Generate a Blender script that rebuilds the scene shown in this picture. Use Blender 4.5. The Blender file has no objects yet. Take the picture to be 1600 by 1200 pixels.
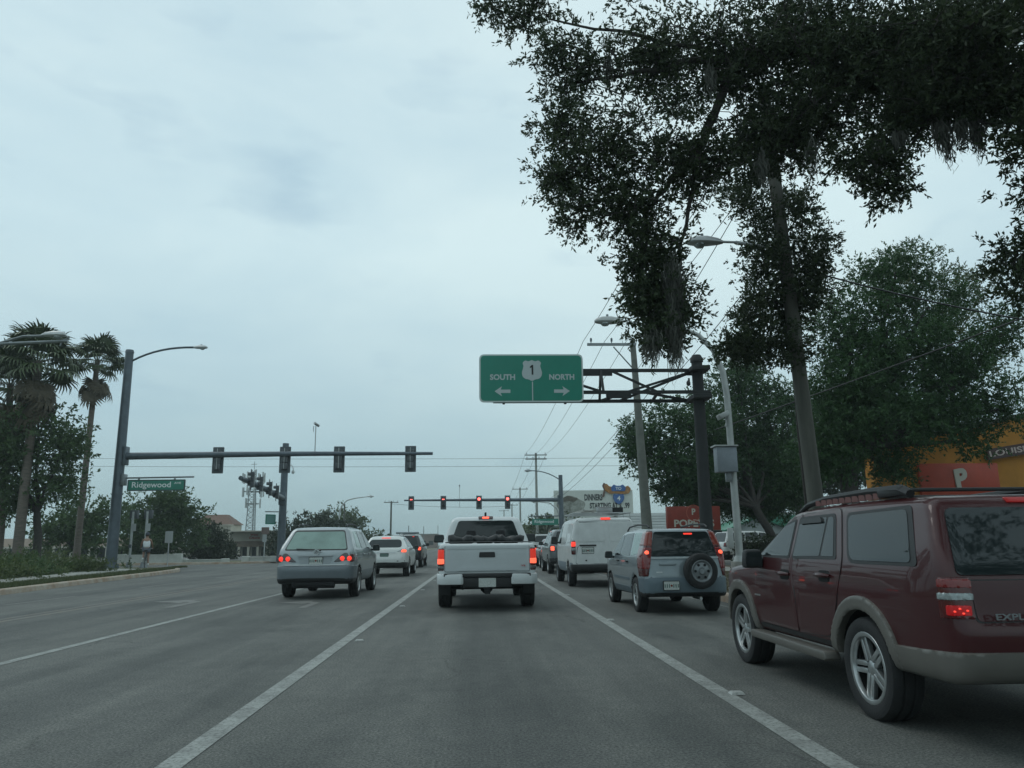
import bpy, bmesh, math, random
import numpy as np
from mathutils import Vector, Matrix, Euler
from mathutils.bvhtree import BVHTree
from mathutils.geometry import delaunay_2d_cdt
random.seed(7); rng = np.random.default_rng(7)
SC = bpy.context.scene
COL = SC.collection
R = math.radians
PI = math.pi
# ------------------------------------------------------------------ camera
PITCH, YAW, ROLL, FPX, EYE = 0.2016546, 0.0424337, -0.0115, 1220.0, 1.19
cam = bpy.data.cameras.new('camera'); cam_o = bpy.data.objects.new('camera', cam); COL.objects.link(cam_o)
CAMR = Matrix.Rotation(-YAW, 3, 'Z') @ Matrix.Rotation(PI/2 + PITCH, 3, 'X') @ Matrix.Rotation(ROLL, 3, 'Z')
cam_o.matrix_world = Matrix.Translation((0, 0, EYE)) @ CAMR.to_4x4()
cam.sensor_width = 36; cam.lens = 36 * FPX / 1600
cam.clip_start = 0.05; cam.clip_end = 3000
SC.camera = cam_o
# ------------------------------------------------------------------ sky, sun, exposure
SUN_EL, SUN_AZ = R(58), R(-60)      # high, to the left and ahead, behind cloud
w = bpy.data.worlds.new('World'); SC.world = w; w.use_nodes = True
nt = w.node_tree; N = nt.nodes; LK = nt.links; N.clear()
out = N.new('ShaderNodeOutputWorld'); bg = N.new('ShaderNodeBackground'); bg.inputs['Strength'].default_value = 0.1
sky = N.new('ShaderNodeTexSky'); sky.sky_type = 'NISHITA'; sky.sun_disc = False
sky.sun_elevation = SUN_EL; sky.sun_rotation = SUN_AZ
tc = N.new('ShaderNodeTexCoord'); sep = N.new('ShaderNodeSeparateXYZ'); LK.new(tc.outputs['Generated'], sep.inputs[0])
ramp = N.new('ShaderNodeValToRGB')
els = [(0.0, (0.4, 0.56, 0.581)), (0.06, (0.454, 0.624, 0.652)), (0.13, (0.53, 0.71, 0.745)), (0.22, (0.624, 0.807, 0.842)), (0.36, (0.718, 0.904, 0.935)), (0.6, (0.73, 0.904, 0.935)), (1.0, (0.73, 0.893, 0.924))]
cr = ramp.color_ramp
while len(cr.elements) < len(els): cr.elements.new(0.5)
for e, (p, c) in zip(cr.elements, els): e.position = p; e.color = (*c, 1)
LK.new(sep.outputs[2], ramp.inputs[0])
mp = N.new('ShaderNodeMapping'); mp.inputs['Scale'].default_value = (1.6, 1.6, 4.5); mp.inputs['Location'].default_value = (3.1, 0.4, 1.7)
LK.new(tc.outputs['Generated'], mp.inputs[0])
n1 = N.new('ShaderNodeTexNoise'); n1.inputs['Scale'].default_value = 1.0; n1.inputs['Detail'].default_value = 7; n1.inputs['Roughness'].default_value = .52; n1.inputs['Distortion'].default_value = .25
LK.new(mp.outputs[0], n1.inputs['Vector'])
r1 = N.new('ShaderNodeValToRGB'); r1.color_ramp.elements[0].position = .32; r1.color_ramp.elements[0].color = (.80, .86, .92, 1)
r1.color_ramp.elements[1].position = .62; r1.color_ramp.elements[1].color = (1.04, 1.03, 1.03, 1)
LK.new(n1.outputs['Fac'], r1.inputs[0])
mp2 = N.new('ShaderNodeMapping'); mp2.inputs['Scale'].default_value = (5, 5, 14); mp2.inputs['Location'].default_value = (0.3, 5.2, .6)
LK.new(tc.outputs['Generated'], mp2.inputs[0])
n2 = N.new('ShaderNodeTexNoise'); n2.inputs['Scale'].default_value = 1.0; n2.inputs['Detail'].default_value = 5; n2.inputs['Roughness'].default_value = .5
LK.new(mp2.outputs[0], n2.inputs['Vector'])
r2 = N.new('ShaderNodeValToRGB'); r2.color_ramp.elements[0].position = .58; r2.color_ramp.elements[0].color = (1, 1, 1, 1)
r2.color_ramp.elements[1].position = .76; r2.color_ramp.elements[1].color = (.80, .84, .89, 1)
LK.new(n2.outputs['Fac'], r2.inputs[0])
def wmul(a, b):
    m = N.new('ShaderNodeMixRGB'); m.blend_type = 'MULTIPLY'; m.inputs[0].default_value = 1
    LK.new(a, m.inputs[1]); LK.new(b, m.inputs[2]); return m.outputs[0]
c = wmul(wmul(ramp.outputs[0], r1.outputs[0]), r2.outputs[0])
sc10 = N.new('ShaderNodeVectorMath'); sc10.operation = 'SCALE'; sc10.inputs['Scale'].default_value = 9.6; LK.new(c, sc10.inputs[0])
mx = N.new('ShaderNodeMixRGB'); mx.inputs[0].default_value = .05
LK.new(sc10.outputs[0], mx.inputs[1]); LK.new(sky.outputs[0], mx.inputs[2])
LK.new(mx.outputs[0], bg.inputs['Color']); LK.new(bg.outputs[0], out.inputs['Surface'])
sun = bpy.data.lights.new('sun', 'SUN'); sun.energy = 0.5; sun.angle = R(25); sun.color = (1, .98, .95)
sun_o = bpy.data.objects.new('sun', sun); COL.objects.link(sun_o)
sd = Vector((math.sin(SUN_AZ)*math.cos(SUN_EL), math.cos(SUN_AZ)*math.cos(SUN_EL), math.sin(SUN_EL)))
sun_o.rotation_euler = sd.to_track_quat('Z', 'Y').to_euler(); sun_o.location = (-20, 10, 40)
vs = SC.view_settings; vs.view_transform = 'Standard'; vs.look = 'None'; vs.exposure = 0.0; vs.gamma = 1; vs.use_curve_mapping = False
SC.cycles.max_bounces = 6; SC.cycles.diffuse_bounces = 3; SC.cycles.glossy_bounces = 3; SC.cycles.transmission_bounces = 4; SC.cycles.transparent_max_bounces = 6
SC.cycles.volume_bounces = 0

# ------------------------------------------------------------------ helpers: layout
def at(px, py, Y):
    d = CAMR @ Vector(((px-800)/FPX, -(py-600)/FPX, -1)); t = Y/d.y
    return Vector((d.x*t, Y, EYE + d.z*t))
# ------------------------------------------------------------------ helpers: objects
def tag(o, label=None, cat=None, group=None, kind=None):
    if label: o['label'] = label
    if cat: o['category'] = cat
    if group: o['group'] = group
    if kind: o['kind'] = kind
    return o
def thing(name, loc, label, cat, rz=0, group=None):
    o = bpy.data.objects.new(name, None); o.empty_display_size = .2; COL.objects.link(o)
    o.location = loc; o.rotation_euler = (0, 0, rz)
    return tag(o, label, cat, group)
def link(name, me, parent=None, loc=None, rot=None):
    o = bpy.data.objects.new(name, me); COL.objects.link(o)
    if parent is not None: o.parent = parent
    if loc is not None: o.location = loc
    if rot is not None: o.rotation_euler = rot
    return o
def mesh_np(name, V, F, mat, smooth=False):
    me = bpy.data.meshes.new(name); V = np.asarray(V, np.float32); F = np.asarray(F, np.int32)
    k = F.shape[1]
    me.vertices.add(len(V)); me.vertices.foreach_set('co', V.ravel())
    me.loops.add(F.size); me.loops.foreach_set('vertex_index', F.ravel())
    me.polygons.add(len(F)); me.polygons.foreach_set('loop_start', np.arange(0, F.size, k, dtype=np.int32))
    if smooth: me.polygons.foreach_set('use_smooth', np.ones(len(F), bool))
    me.update(calc_edges=True)
    for m in (mat if isinstance(mat, (list, tuple)) else [mat]): me.materials.append(m)
    return me
class MB:
    def __init__(s): s.v = []; s.f = []
    def add(s, vs, fs):
        b = len(s.v); s.v += [tuple(v) for v in vs]; s.f += [tuple(i+b for i in f) for f in fs]; return s
    def box(s, c, d, rot=None, taper=1.0):
        x, y, z = d[0]/2, d[1]/2, d[2]/2
        P = [Vector((a*x*(taper if e > 0 else 1), b*y*(taper if e > 0 else 1), e*z)) for e in (-1, 1) for a, b in ((-1, -1), (1, -1), (1, 1), (-1, 1))]
        if rot is not None:
            M = rot if isinstance(rot, Matrix) else Euler(rot).to_matrix(); P = [M @ p for p in P]
        c = Vector(c)
        return s.add([p+c for p in P], [(3, 2, 1, 0), (4, 5, 6, 7), (0, 1, 5, 4), (1, 2, 6, 5), (2, 3, 7, 6), (3, 0, 4, 7)])
    def tube(s, pts, rad, n=8, cap=True, square=False):
        pts = [Vector(p) for p in pts]
        if not hasattr(rad, '__len__'): rad = [rad]*len(pts)
        up = None; rings = []
        for i, p in enumerate(pts):
            t = (pts[min(i+1, len(pts)-1)] - pts[max(i-1, 0)]).normalized()
            if up is None:
                a = Vector((0, 0, 1)) if abs(t.z) < .9 else Vector((1, 0, 0)); up = (a - t*a.dot(t)).normalized()
            else: up = (up - t*up.dot(t)).normalized()
            sd_ = t.cross(up); ph = PI/n if square else 0
            rings.append([p + (up*math.cos(2*PI*k/n+ph) + sd_*math.sin(2*PI*k/n+ph))*rad[i] for k in range(n)])
        vs = [v for r in rings for v in r]; fs = []
        for i in range(len(pts)-1):
            for k in range(n): fs.append((i*n+k, i*n+(k+1) % n, (i+1)*n+(k+1) % n, (i+1)*n+k))
        if cap: fs.append(tuple(range(n))[::-1]); fs.append(tuple((len(pts)-1)*n+k for k in range(n)))
        return s.add(vs, fs)
    def lathe(s, prof, n=24, axis='z', c=(0, 0, 0)):
        vs = []
        for k in range(n):
            a = 2*PI*k/n
            for r, h in prof:
                q = (r*math.cos(a), r*math.sin(a), h)
                if axis == 'x': q = (h, r*math.cos(a), r*math.sin(a))
                if axis == 'y': q = (r*math.cos(a), h, r*math.sin(a))
                vs.append((q[0]+c[0], q[1]+c[1], q[2]+c[2]))
        m = len(prof); fs = []
        for k in range(n):
            for i in range(m-1):
                a, b = k*m+i, ((k+1) % n)*m+i
                fs.append((a, b, b+1, a+1))
        return s.add(vs, fs)
    def prism(s, poly, axis, a0, a1):
        """2D polygon extruded along an axis: 'x' poly=(y,z), 'y' poly=(x,z), 'z' poly=(x,y)"""
        def P(p, h): return (h, p[0], p[1]) if axis == 'x' else (p[0], h, p[1]) if axis == 'y' else (p[0], p[1], h)
        n = len(poly); vs = [P(p, a0) for p in poly] + [P(p, a1) for p in poly]
        fs = [tuple(range(n)), tuple(range(2*n-1, n-1, -1))] + [(i, n+i, n+(i+1) % n, (i+1) % n) for i in range(n)]
        return s.add(vs, fs)
    def mesh(s, name, mat, smooth=False, bevel=0, fix=True):
        me = bpy.data.meshes.new(name); me.from_pydata(s.v, [], s.f)
        if fix or bevel:
            bm = bmesh.new(); bm.from_mesh(me)
            if bevel:
                es = [e for e in bm.edges if len(e.link_faces) == 2 and e.calc_face_angle(0) > .5]
                bmesh.ops.bevel(bm, geom=es, offset=bevel, segments=2, profile=.5, affect='EDGES')
            bmesh.ops.recalc_face_normals(bm, faces=bm.faces); bm.to_mesh(me); bm.free()
        me.materials.append(mat)
        if smooth:
            me.polygons.foreach_set('use_smooth', [True]*len(me.polygons))
            try: me.set_sharp_from_angle(angle=R(40))
            except Exception: pass
        me.update(); return me
    def build(s, name, mat, parent=None, smooth=False, bevel=0, loc=None, rot=None, fix=True):
        return link(name, s.mesh(name, mat, smooth, bevel, fix), parent, loc, rot)
def ptsbend(a, b, c, n=8):
    a, b, c = Vector(a), Vector(b), Vector(c)
    return [a*(1-t)**2 + b*2*t*(1-t) + c*t*t for t in [i/n for i in range(n+1)]]
def fillet(pts, r=.03, n=4):
    out = []; m = len(pts)
    for i in range(m):
        p0, p, p1 = Vector(pts[i-1][:2]), Vector(pts[i][:2]), Vector(pts[(i+1) % m][:2])
        rr = pts[i][2] if len(pts[i]) > 2 else r
        d = min(rr, (p-p0).length*.45, (p1-p).length*.45)
        a = p + (p0-p).normalized()*d; b = p + (p1-p).normalized()*d
        for k in range(n+1):
            t = k/n; out.append(tuple(a*(1-t)**2 + p*2*t*(1-t) + b*t*t))
    return out
# ------------------------------------------------------------------ helpers: materials
def mat(name, col, rough=.6, metal=0., noise=None, bump=None, coat=0., emit=None, es=0., spec=.5, col2=None, trans=0., alpha=1.):
    m = bpy.data.materials.new(name); m.use_nodes = True; t = m.node_tree; b = t.nodes['Principled BSDF']
    b.inputs['Base Color'].default_value = (*col, 1); b.inputs['Roughness'].default_value = rough; b.inputs['Metallic'].default_value = metal
    b.inputs['Specular IOR Level'].default_value = spec
    b.inputs['Coat Weight'].default_value = coat; b.inputs['Coat Roughness'].default_value = .05
    if emit: b.inputs['Emission Color'].default_value = (*emit, 1); b.inputs['Emission Strength'].default_value = es
    if noise or bump:
        g = t.nodes.new('ShaderNodeTexCoord')
    if noise:
        sc_, amt = noise[0], noise[1]
        n = t.nodes.new('ShaderNodeTexNoise'); n.inputs['Scale'].default_value = sc_; n.inputs['Detail'].default_value = 6; n.inputs['Roughness'].default_value = .65
        if len(noise) > 2:
            q = t.nodes.new('ShaderNodeMapping'); q.inputs['Scale'].default_value = noise[2]; t.links.new(g.outputs['Object'], q.inputs[0]); t.links.new(q.outputs[0], n.inputs['Vector'])
        else: t.links.new(g.outputs['Object'], n.inputs['Vector'])
        r = t.nodes.new('ShaderNodeValToRGB'); r.color_ramp.elements[0].position = .3; r.color_ramp.elements[1].position = .72
        c2 = col2 or tuple(x*(1-amt) for x in col)
        r.color_ramp.elements[0].color = (*c2, 1); r.color_ramp.elements[1].color = (*[min(1, x*(1+amt*.3)) for x in col], 1)
        t.links.new(n.outputs['Fac'], r.inputs[0]); t.links.new(r.outputs[0], b.inputs['Base Color'])
    if bump:
        n = t.nodes.new('ShaderNodeTexNoise'); n.inputs['Scale'].default_value = bump[0]; n.inputs['Detail'].default_value = 4
        t.links.new(g.outputs['Object'], n.inputs['Vector'])
        k = t.nodes.new('ShaderNodeBump'); k.inputs['Strength'].default_value = bump[1]; k.inputs['Distance'].default_value = .02
        t.links.new(n.outputs['Fac'], k.inputs['Height']); t.links.new(k.outputs[0], b.inputs['Normal'])
    return m
def leaf_mat(name, c1, c2, trans=.25, rough=.55):
    m = bpy.data.materials.new(name); m.use_nodes = True; t = m.node_tree; t.nodes.clear()
    o = t.nodes.new('ShaderNodeOutputMaterial'); ge = t.nodes.new('ShaderNodeNewGeometry')
    r = t.nodes.new('ShaderNodeValToRGB'); r.color_ramp.elements[0].color = (*c1, 1); r.color_ramp.elements[1].color = (*c2, 1)
    t.links.new(ge.outputs['Random Per Island'], r.inputs[0])
    d = t.nodes.new('ShaderNodeBsdfPrincipled'); d.inputs['Roughness'].default_value = rough; d.inputs['Specular IOR Level'].default_value = .3
    tr = t.nodes.new('ShaderNodeBsdfTranslucent'); mx_ = t.nodes.new('ShaderNodeMixShader'); mx_.inputs[0].default_value = trans
    t.links.new(r.outputs[0], d.inputs['Base Color']); t.links.new(r.outputs[0], tr.inputs['Color'])
    t.links.new(d.outputs[0], mx_.inputs[1]); t.links.new(tr.outputs[0], mx_.inputs[2]); t.links.new(mx_.outputs[0], o.inputs['Surface'])
    return m
M = {}
M['concrete'] = mat('concrete', (.34, .34, .31), .85, noise=(6, .35), bump=(60, .3))
M['kerb'] = mat('kerb', (.36, .33, .28), .85, noise=(2.5, .5), col2=(.26, .17, .11), bump=(40, .3))
M['bark'] = mat('bark', (.05, .045, .04), .9, noise=(14, .5), bump=(30, .8))
M['weathered_pole'] = mat('weathered_pole', (.15, .16, .14), .85, noise=(3, .3), bump=(30, .2))
M['wood_pole'] = mat('wood_pole', (.11, .11, .094), .9, noise=(5, .4, (1, 1, .12)), bump=(40, .4))
M['conc_pole'] = mat('conc_pole', (.27, .28, .26), .8, noise=(3, .25), bump=(30, .2))
M['steel_dark'] = mat('steel_dark', (.012, .014, .015), .7, .0, noise=(4, .3))
M['steel_blue'] = mat('steel_blue', (.095, .118, .14), .45, .35, noise=(3, .3))
M['steel_grey'] = mat('steel_grey', (.22, .24, .25), .4, .6, noise=(4, .25))
M['alum'] = mat('alum', (.42, .44, .44), .4, .45, noise=(5, .2))
M['black'] = mat('black', (.012, .013, .014), .5)
M['rubber'] = mat('rubber', (.016, .017, .018), .8, noise=(12, .3), bump=(90, .25))
M['under'] = mat('underbody', (.010, .011, .012), .9)
M['trim'] = mat('black_trim', (.014, .015, .016), .55)
M['glass'] = mat('tinted_glass', (.014, .02, .021), .03, 0, spec=.45)
M['glass_light'] = mat('greenish_sky_glass', (.20, .30, .265), .05, .3, spec=.9, noise=(1.2, .35))  # green tint, with brightness of sky seen through and reflected put into the base
M['mirror'] = mat('mirror_glass', (.4, .45, .45), .03, 1.)
M['chrome'] = mat('chrome', (.6, .62, .62), .15, 1.)
M['alloy'] = mat('alloy', (.46, .48, .48), .3, .8, noise=(8, .2))
M['red_lens'] = mat('red_lens', (.16, .008, .008), .12, coat=.6)
M['red_dim'] = mat('red_lens_dark', (.07, .006, .006), .12, coat=.6)
M['brake'] = mat('brake_lamp', (.3, .01, .01), .2, emit=(1, .06, .035), es=1.05)
M['brake_hot'] = mat('brake_lamp_bright', (.4, .02, .01), .2, emit=(1, .12, .06), es=1.7)
M['amber'] = mat('amber_lens', (.20, .025, .012), .15, coat=.6)
M['clear_lens'] = mat('clear_lens', (.35, .4, .4), .15, .3, coat=.5, noise=(30, .5))
M['plate'] = mat('plate', (.52, .55, .52), .4, noise=(40, .3))
M['plate_dark'] = mat('plate_print', (.10, .16, .14), .5)
M['sign_green'] = mat('sign_green', (.008, .20, .14), .4, noise=(1.5, .12))
M['sign_white'] = mat('sign_white', (.68, .70, .70), .4)
M['sign_black'] = mat('sign_black', (.01, .01, .01), .4)
M['white_paint'] = mat('white_paint', (.62, .63, .60), .6, noise=(1.5, .2))
M['wire'] = mat('wire', (.02, .022, .024), .6)
# ------------------------------------------------------------------ rounded bodies from silhouettes
def poly_sd(px, py, poly):
    """signed distance of points to a closed 2D polygon (negative inside)"""
    P = np.asarray(poly, float); d = np.full(np.broadcast(px, py).shape, 1e9); inside = np.zeros(d.shape, bool)
    for i in range(len(P)):
        ax, ay = P[i-1]; bx, by = P[i]; ex, ey = bx-ax, by-ay
        L2 = ex*ex+ey*ey
        if L2 < 1e-12: continue
        t = np.clip(((px-ax)*ex+(py-ay)*ey)/L2, 0, 1)
        d = np.minimum(d, (px-ax-t*ex)**2+(py-ay-t*ey)**2)
        if ey != 0:
            c = ((ay > py) != (by > py)) & (px < ex*(py-ay)/ey+ax); inside ^= c
    d = np.sqrt(d); return np.where(inside, -d, d)
def smax(a, b, k): h = np.clip(.5-.5*(a-b)/-k, 0, 1) if False else np.maximum(k-np.abs(a-b), 0)/k; return np.maximum(a, b)+h*h*k*.25
def smin(a, b, k): return -smax(-a, -b, k)
def nets(f, lo, hi, h, newton=True):
    """surface nets over f(X,Y,Z); returns vertices and quads"""
    lo = np.array(lo, float)-h*1.5; hi = np.array(hi, float)+h*1.5
    n = np.maximum(3, np.ceil((hi-lo)/h).astype(int)+1)
    X = (lo[0]+h*np.arange(n[0]))[:, None, None]; Y = (lo[1]+h*np.arange(n[1]))[None, :, None]; Z = (lo[2]+h*np.arange(n[2]))[None, None, :]
    V = np.asarray(f(X, Y, Z)); V = np.broadcast_to(V, tuple(n)).copy(); V[np.abs(V) < 1e-7] = 1e-7
    ins = V < 0
    C = [(a, b, c) for a in (0, 1) for b in (0, 1) for c in (0, 1)]
    def sl(A, c): return A[c[0]:n[0]-1+c[0], c[1]:n[1]-1+c[1], c[2]:n[2]-1+c[2]]
    cnt = sum(sl(ins, c).astype(np.int8) for c in C)
    idx = np.argwhere((cnt > 0) & (cnt < 8))
    if len(idx) == 0: return np.zeros((0, 3)), np.zeros((0, 4), int)
    acc = np.zeros((len(idx), 3)); num = np.zeros(len(idx))
    for c in C:
        for ax in range(3):
            if c[ax]: continue
            c2 = list(c); c2[ax] = 1
            i0 = idx+np.array(c); i1 = idx+np.array(c2)
            a = V[i0[:, 0], i0[:, 1], i0[:, 2]]; b = V[i1[:, 0], i1[:, 1], i1[:, 2]]
            m = (a < 0) != (b < 0); t = np.where(m, a/np.where(m, a-b, 1), 0)
            p = i0.astype(float); p[:, ax] += t; acc[m] += p[m]; num[m] += 1
    P = lo+h*acc/num[:, None]
    if newton:
        e = h*.1
        for _ in range(2):
            x, y, z = P[:, 0], P[:, 1], P[:, 2]; d = f(x, y, z)
            g = np.stack([(f(x+e, y, z)-f(x-e, y, z)), (f(x, y+e, z)-f(x, y-e, z)), (f(x, y, z+e)-f(x, y, z-e))], 1)/(2*e)
            s = -(d/np.maximum((g*g).sum(1), .3))[:, None]*g; s = np.clip(s, -h*.4, h*.4); P = P+s
    vid = -np.ones(tuple(n-1), int); vid[idx[:, 0], idx[:, 1], idx[:, 2]] = np.arange(len(idx))
    Q = []
    for ax in range(3):
        u, v = (ax+1) % 3, (ax+2) % 3
        s0 = [slice(1, n[k]-1) for k in range(3)]; s0[ax] = slice(0, n[ax]-1); s1 = list(s0); s1[ax] = slice(1, n[ax])
        A = ins[tuple(s0)]; B = ins[tuple(s1)]
        for flip in (0, 1):
            e_ = np.argwhere((A & ~B) if not flip else (~A & B))
            if len(e_) == 0: continue
            e_ = e_ + np.array([0 if k == ax else 1 for k in range(3)])
            def cell(du, dv): q = e_.copy(); q[:, u] += du; q[:, v] += dv; return vid[q[:, 0], q[:, 1], q[:, 2]]
            q = np.stack([cell(-1, -1), cell(0, -1), cell(0, 0), cell(-1, 0)], 1)
            Q.append(q if not flip else q[:, ::-1])
    return P, np.concatenate(Q)
def mirror_poly(half):
    """half: list of (x>=0, v) going from one centre point to the other"""
    return [(x, v) for x, v in half] + [(-x, v) for x, v in reversed(half) if x > 1e-6]
class Car:
    def __init__(s, name, label, cat, loc, rz, side, rear, plan, paint, wheels, arch, h=.04, k=.07, extra=None, group=None, lower=None, sr=.08, tw=.23, W=1.8):
        s.root = thing(name, loc, label, cat, rz, group); s.paint = paint; s.W = W
        s.S = fillet(side, sr, 4); s.Rr = fillet(mirror_poly(rear), .06, 4); s.P = fillet(mirror_poly(plan), .12, 4)
        s.k = k; s.wheels = wheels; s.arch = arch; s.extra = extra; s.tw = tw
        ys = [p[0] for p in side]; zs = [p[1] for p in side]; xs = [p[0] for p in rear]
        s.lo = (-max(xs), min(ys), min(zs)); s.hi = (max(xs), max(ys), max(zs)); s.L = max(ys)
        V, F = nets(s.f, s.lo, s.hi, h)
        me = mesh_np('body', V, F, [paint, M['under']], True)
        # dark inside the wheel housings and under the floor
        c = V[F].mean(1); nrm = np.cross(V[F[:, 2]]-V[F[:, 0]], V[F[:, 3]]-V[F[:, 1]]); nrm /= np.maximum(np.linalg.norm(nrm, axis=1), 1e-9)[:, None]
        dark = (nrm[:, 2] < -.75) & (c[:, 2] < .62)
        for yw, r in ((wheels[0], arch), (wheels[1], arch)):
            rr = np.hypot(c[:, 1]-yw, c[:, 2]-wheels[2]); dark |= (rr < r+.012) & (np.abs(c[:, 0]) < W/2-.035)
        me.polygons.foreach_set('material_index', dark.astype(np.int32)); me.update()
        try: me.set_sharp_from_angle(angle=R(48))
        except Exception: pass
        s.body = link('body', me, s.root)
        s.bvh = BVHTree.FromPolygons([tuple(v) for v in V], [tuple(int(i) for i in q) for q in F])
    def f0(s, X, Y, Z):
        d = smax(poly_sd(Y, Z, s.S), poly_sd(X, Z, s.Rr), s.k); return smax(d, poly_sd(X, Y, s.P), s.k)
    def archd(s, X, Y, Z, r):
        a = np.minimum(np.hypot(Y-s.wheels[0], Z-s.wheels[2]), np.hypot(Y-s.wheels[1], Z-s.wheels[2]))-r
        return np.maximum(a, .30-np.abs(X)+(s.W/2-.62))
    def f(s, X, Y, Z):
        d = s.f0(X, Y, Z)
        if s.extra: d = s.extra(X, Y, Z, d)
        return np.maximum(d, -s.archd(X, Y, Z, s.arch))
    def panel(s, name, reg, t, m, lo, hi, h=.03, parent=None, cut=True, label=None):
        def g(X, Y, Z):
            d = np.maximum(s.f0(X, Y, Z)-t, reg(X, Y, Z))
            d = np.maximum(d, -(s.f0(X, Y, Z)+.04))
            return np.maximum(d, -s.archd(X, Y, Z, s.arch)) if cut else d
        V, F = nets(g, lo, hi, h)
        if len(V) == 0: return None
        me = mesh_np(name, V, F, m, True)
        try: me.set_sharp_from_angle(angle=R(45))
        except Exception: pass
        o = link(name, me, parent or s.root)
        if label: o['label'] = label
        return o
    def ray(s, side, a, b):
        if side == 'L': o, d = (-3, a, b), (1, 0, 0)
        elif side == 'R': o, d = (3, a, b), (-1, 0, 0)
        elif side == 'B': o, d = (a, -3, b), (0, 1, 0)
        elif side == 'F': o, d = (a, 12, b), (0, -1, 0)
        else: o, d = (a, b, 6), (0, 0, -1)
        hit = s.bvh.ray_cast(Vector(o), Vector(d)); return hit[0], Vector(d)
    def patch(s, name, poly, side, m, off=.004, r=.03, parent=None, step=.09, depth=.015, label=None):
        """a sheet with rim laid over the body as seen from one side"""
        P = fillet(poly, r, 4) if r else [tuple(p[:2]) for p in poly]
        n = len(P); xs = [p[0] for p in P]; ys = [p[1] for p in P]
        pts = [Vector(p) for p in P]
        A = np.array(P)
        gx = np.arange(min(xs)+step/2, max(xs), step); gy = np.arange(min(ys)+step/2, max(ys), step)
        if len(gx) and len(gy):
            GX, GY = np.meshgrid(gx, gy); sd_ = poly_sd(GX.ravel(), GY.ravel(), A)
            pts += [Vector((x, y)) for x, y, q in zip(GX.ravel(), GY.ravel(), sd_) if q < -step*.3]
        res = delaunay_2d_cdt(pts, [(i, (i+1) % n) for i in range(n)], [], 1, 1e-5)
        v2, e2, f2 = res[0], res[1], res[2]; vs = []; ok = []; last = None; hits = []
        for v in v2:
            hp, d = s.ray(side, v[0], v[1]); hits.append(hp)
        good = [hp for hp in hits if hp is not None]
        if not good: return None
        for v, hp in zip(v2, hits):
            if hp is None:
                hp = min(((Vector(v)-Vector(q)).length, i) for i, q in enumerate(v2) if hits[i] is not None); hq = hits[hp[1]]
                hp = Vector((hq.x, v[0], v[1])) if side in 'LR' else Vector((v[0], hq.y, v[1])) if side in 'BF' else Vector((v[0], v[1], hq.z))
            vs.append(hp - d*off)
        mb = MB(); mb.add(vs, [tuple(f_) for f_ in f2])
        bm = bmesh.new(); me = bpy.data.meshes.new(name); me.from_pydata(mb.v, [], mb.f); bm.from_mesh(me)
        bm.normal_update()
        # consistent outward facing
        for f_ in bm.faces:
            if f_.normal.dot(d) > 0: f_.normal_flip()
        be = [e for e in bm.edges if len(e.link_faces) == 1]
        ex = bmesh.ops.extrude_edge_only(bm, edges=be)
        bmesh.ops.translate(bm, vec=d*(off+depth), verts=[g for g in ex['geom'] if isinstance(g, bmesh.types.BMVert)])
        bmesh.ops.recalc_face_normals(bm, faces=bm.faces)
        tot = sum(f_.normal.dot(d)*f_.calc_area() for f_ in bm.faces)
        if tot > 0: bmesh.ops.reverse_faces(bm, faces=bm.faces)
        bm.to_mesh(me); bm.free(); me.materials.append(m)
        me.polygons.foreach_set('use_smooth', [True]*len(me.polygons))
        try: me.set_sharp_from_angle(angle=R(35))
        except Exception: pass
        o = link(name, me, parent or s.root)
        if label: o['label'] = label
        return o
    def both(s, name, poly, m, **k):
        return s.patch(name, poly, 'L', m, **k), s.patch(name, poly, 'R', m, **k)
    def rear2(s, name, poly, m, **k):
        return s.patch(name, [(-p[0], *p[1:]) for p in poly], 'B', m, **k), s.patch(name, poly, 'B', m, **k)
    def add_wheels(s, rad, rimr, kind='spoke5', rimmat=None):
        tw = s.tw; rimmat = rimmat or M['alloy']
        t = MB(); hw = tw/2
        t.lathe([(rimr, -hw*.86), (rimr+.03, -hw*.98), (rad-.05, -hw), (rad-.018, -hw*.92), (rad-.003, -hw*.72), (rad, -hw*.4), (rad-.012, -hw*.34), (rad-.012, -hw*.26), (rad, -hw*.2), (rad, hw*.2), (rad-.012, hw*.26), (rad-.012, hw*.34), (rad, hw*.4), (rad-.003, hw*.72), (rad-.018, hw*.92), (rad-.05, hw), (rimr+.03, hw*.98), (rimr, hw*.86), (rimr, -hw*.86)], 40, 'x')
        tyre = t.mesh('tyre', M['rubber'], True)
        b = MB(); b.lathe([(.0, hw*.2), (rimr*.95, hw*.2), (rimr*.98, -hw*.8), (rimr*.6, -hw*.8), (0, -hw*.8)], 24, 'x')
        hub = b.mesh('wheel', M['under'], True)
        q = MB(); q.lathe([(rimr*.88, hw*.62), (rimr*.9, hw*.9), (rimr*1.03, hw*.92), (rimr*1.04, hw*.80), (rimr*.93, hw*.55), (rimr*.88, hw*.62)], 32, 'x')
        q.lathe([(0, hw*.72), (rimr*.16, hw*.70), (rimr*.27, hw*.58), (rimr*.30, hw*.3)], 16, 'x')
        ns = {'spoke5': 5, 'spoke6': 6, 'steel': 8}[kind]
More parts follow.
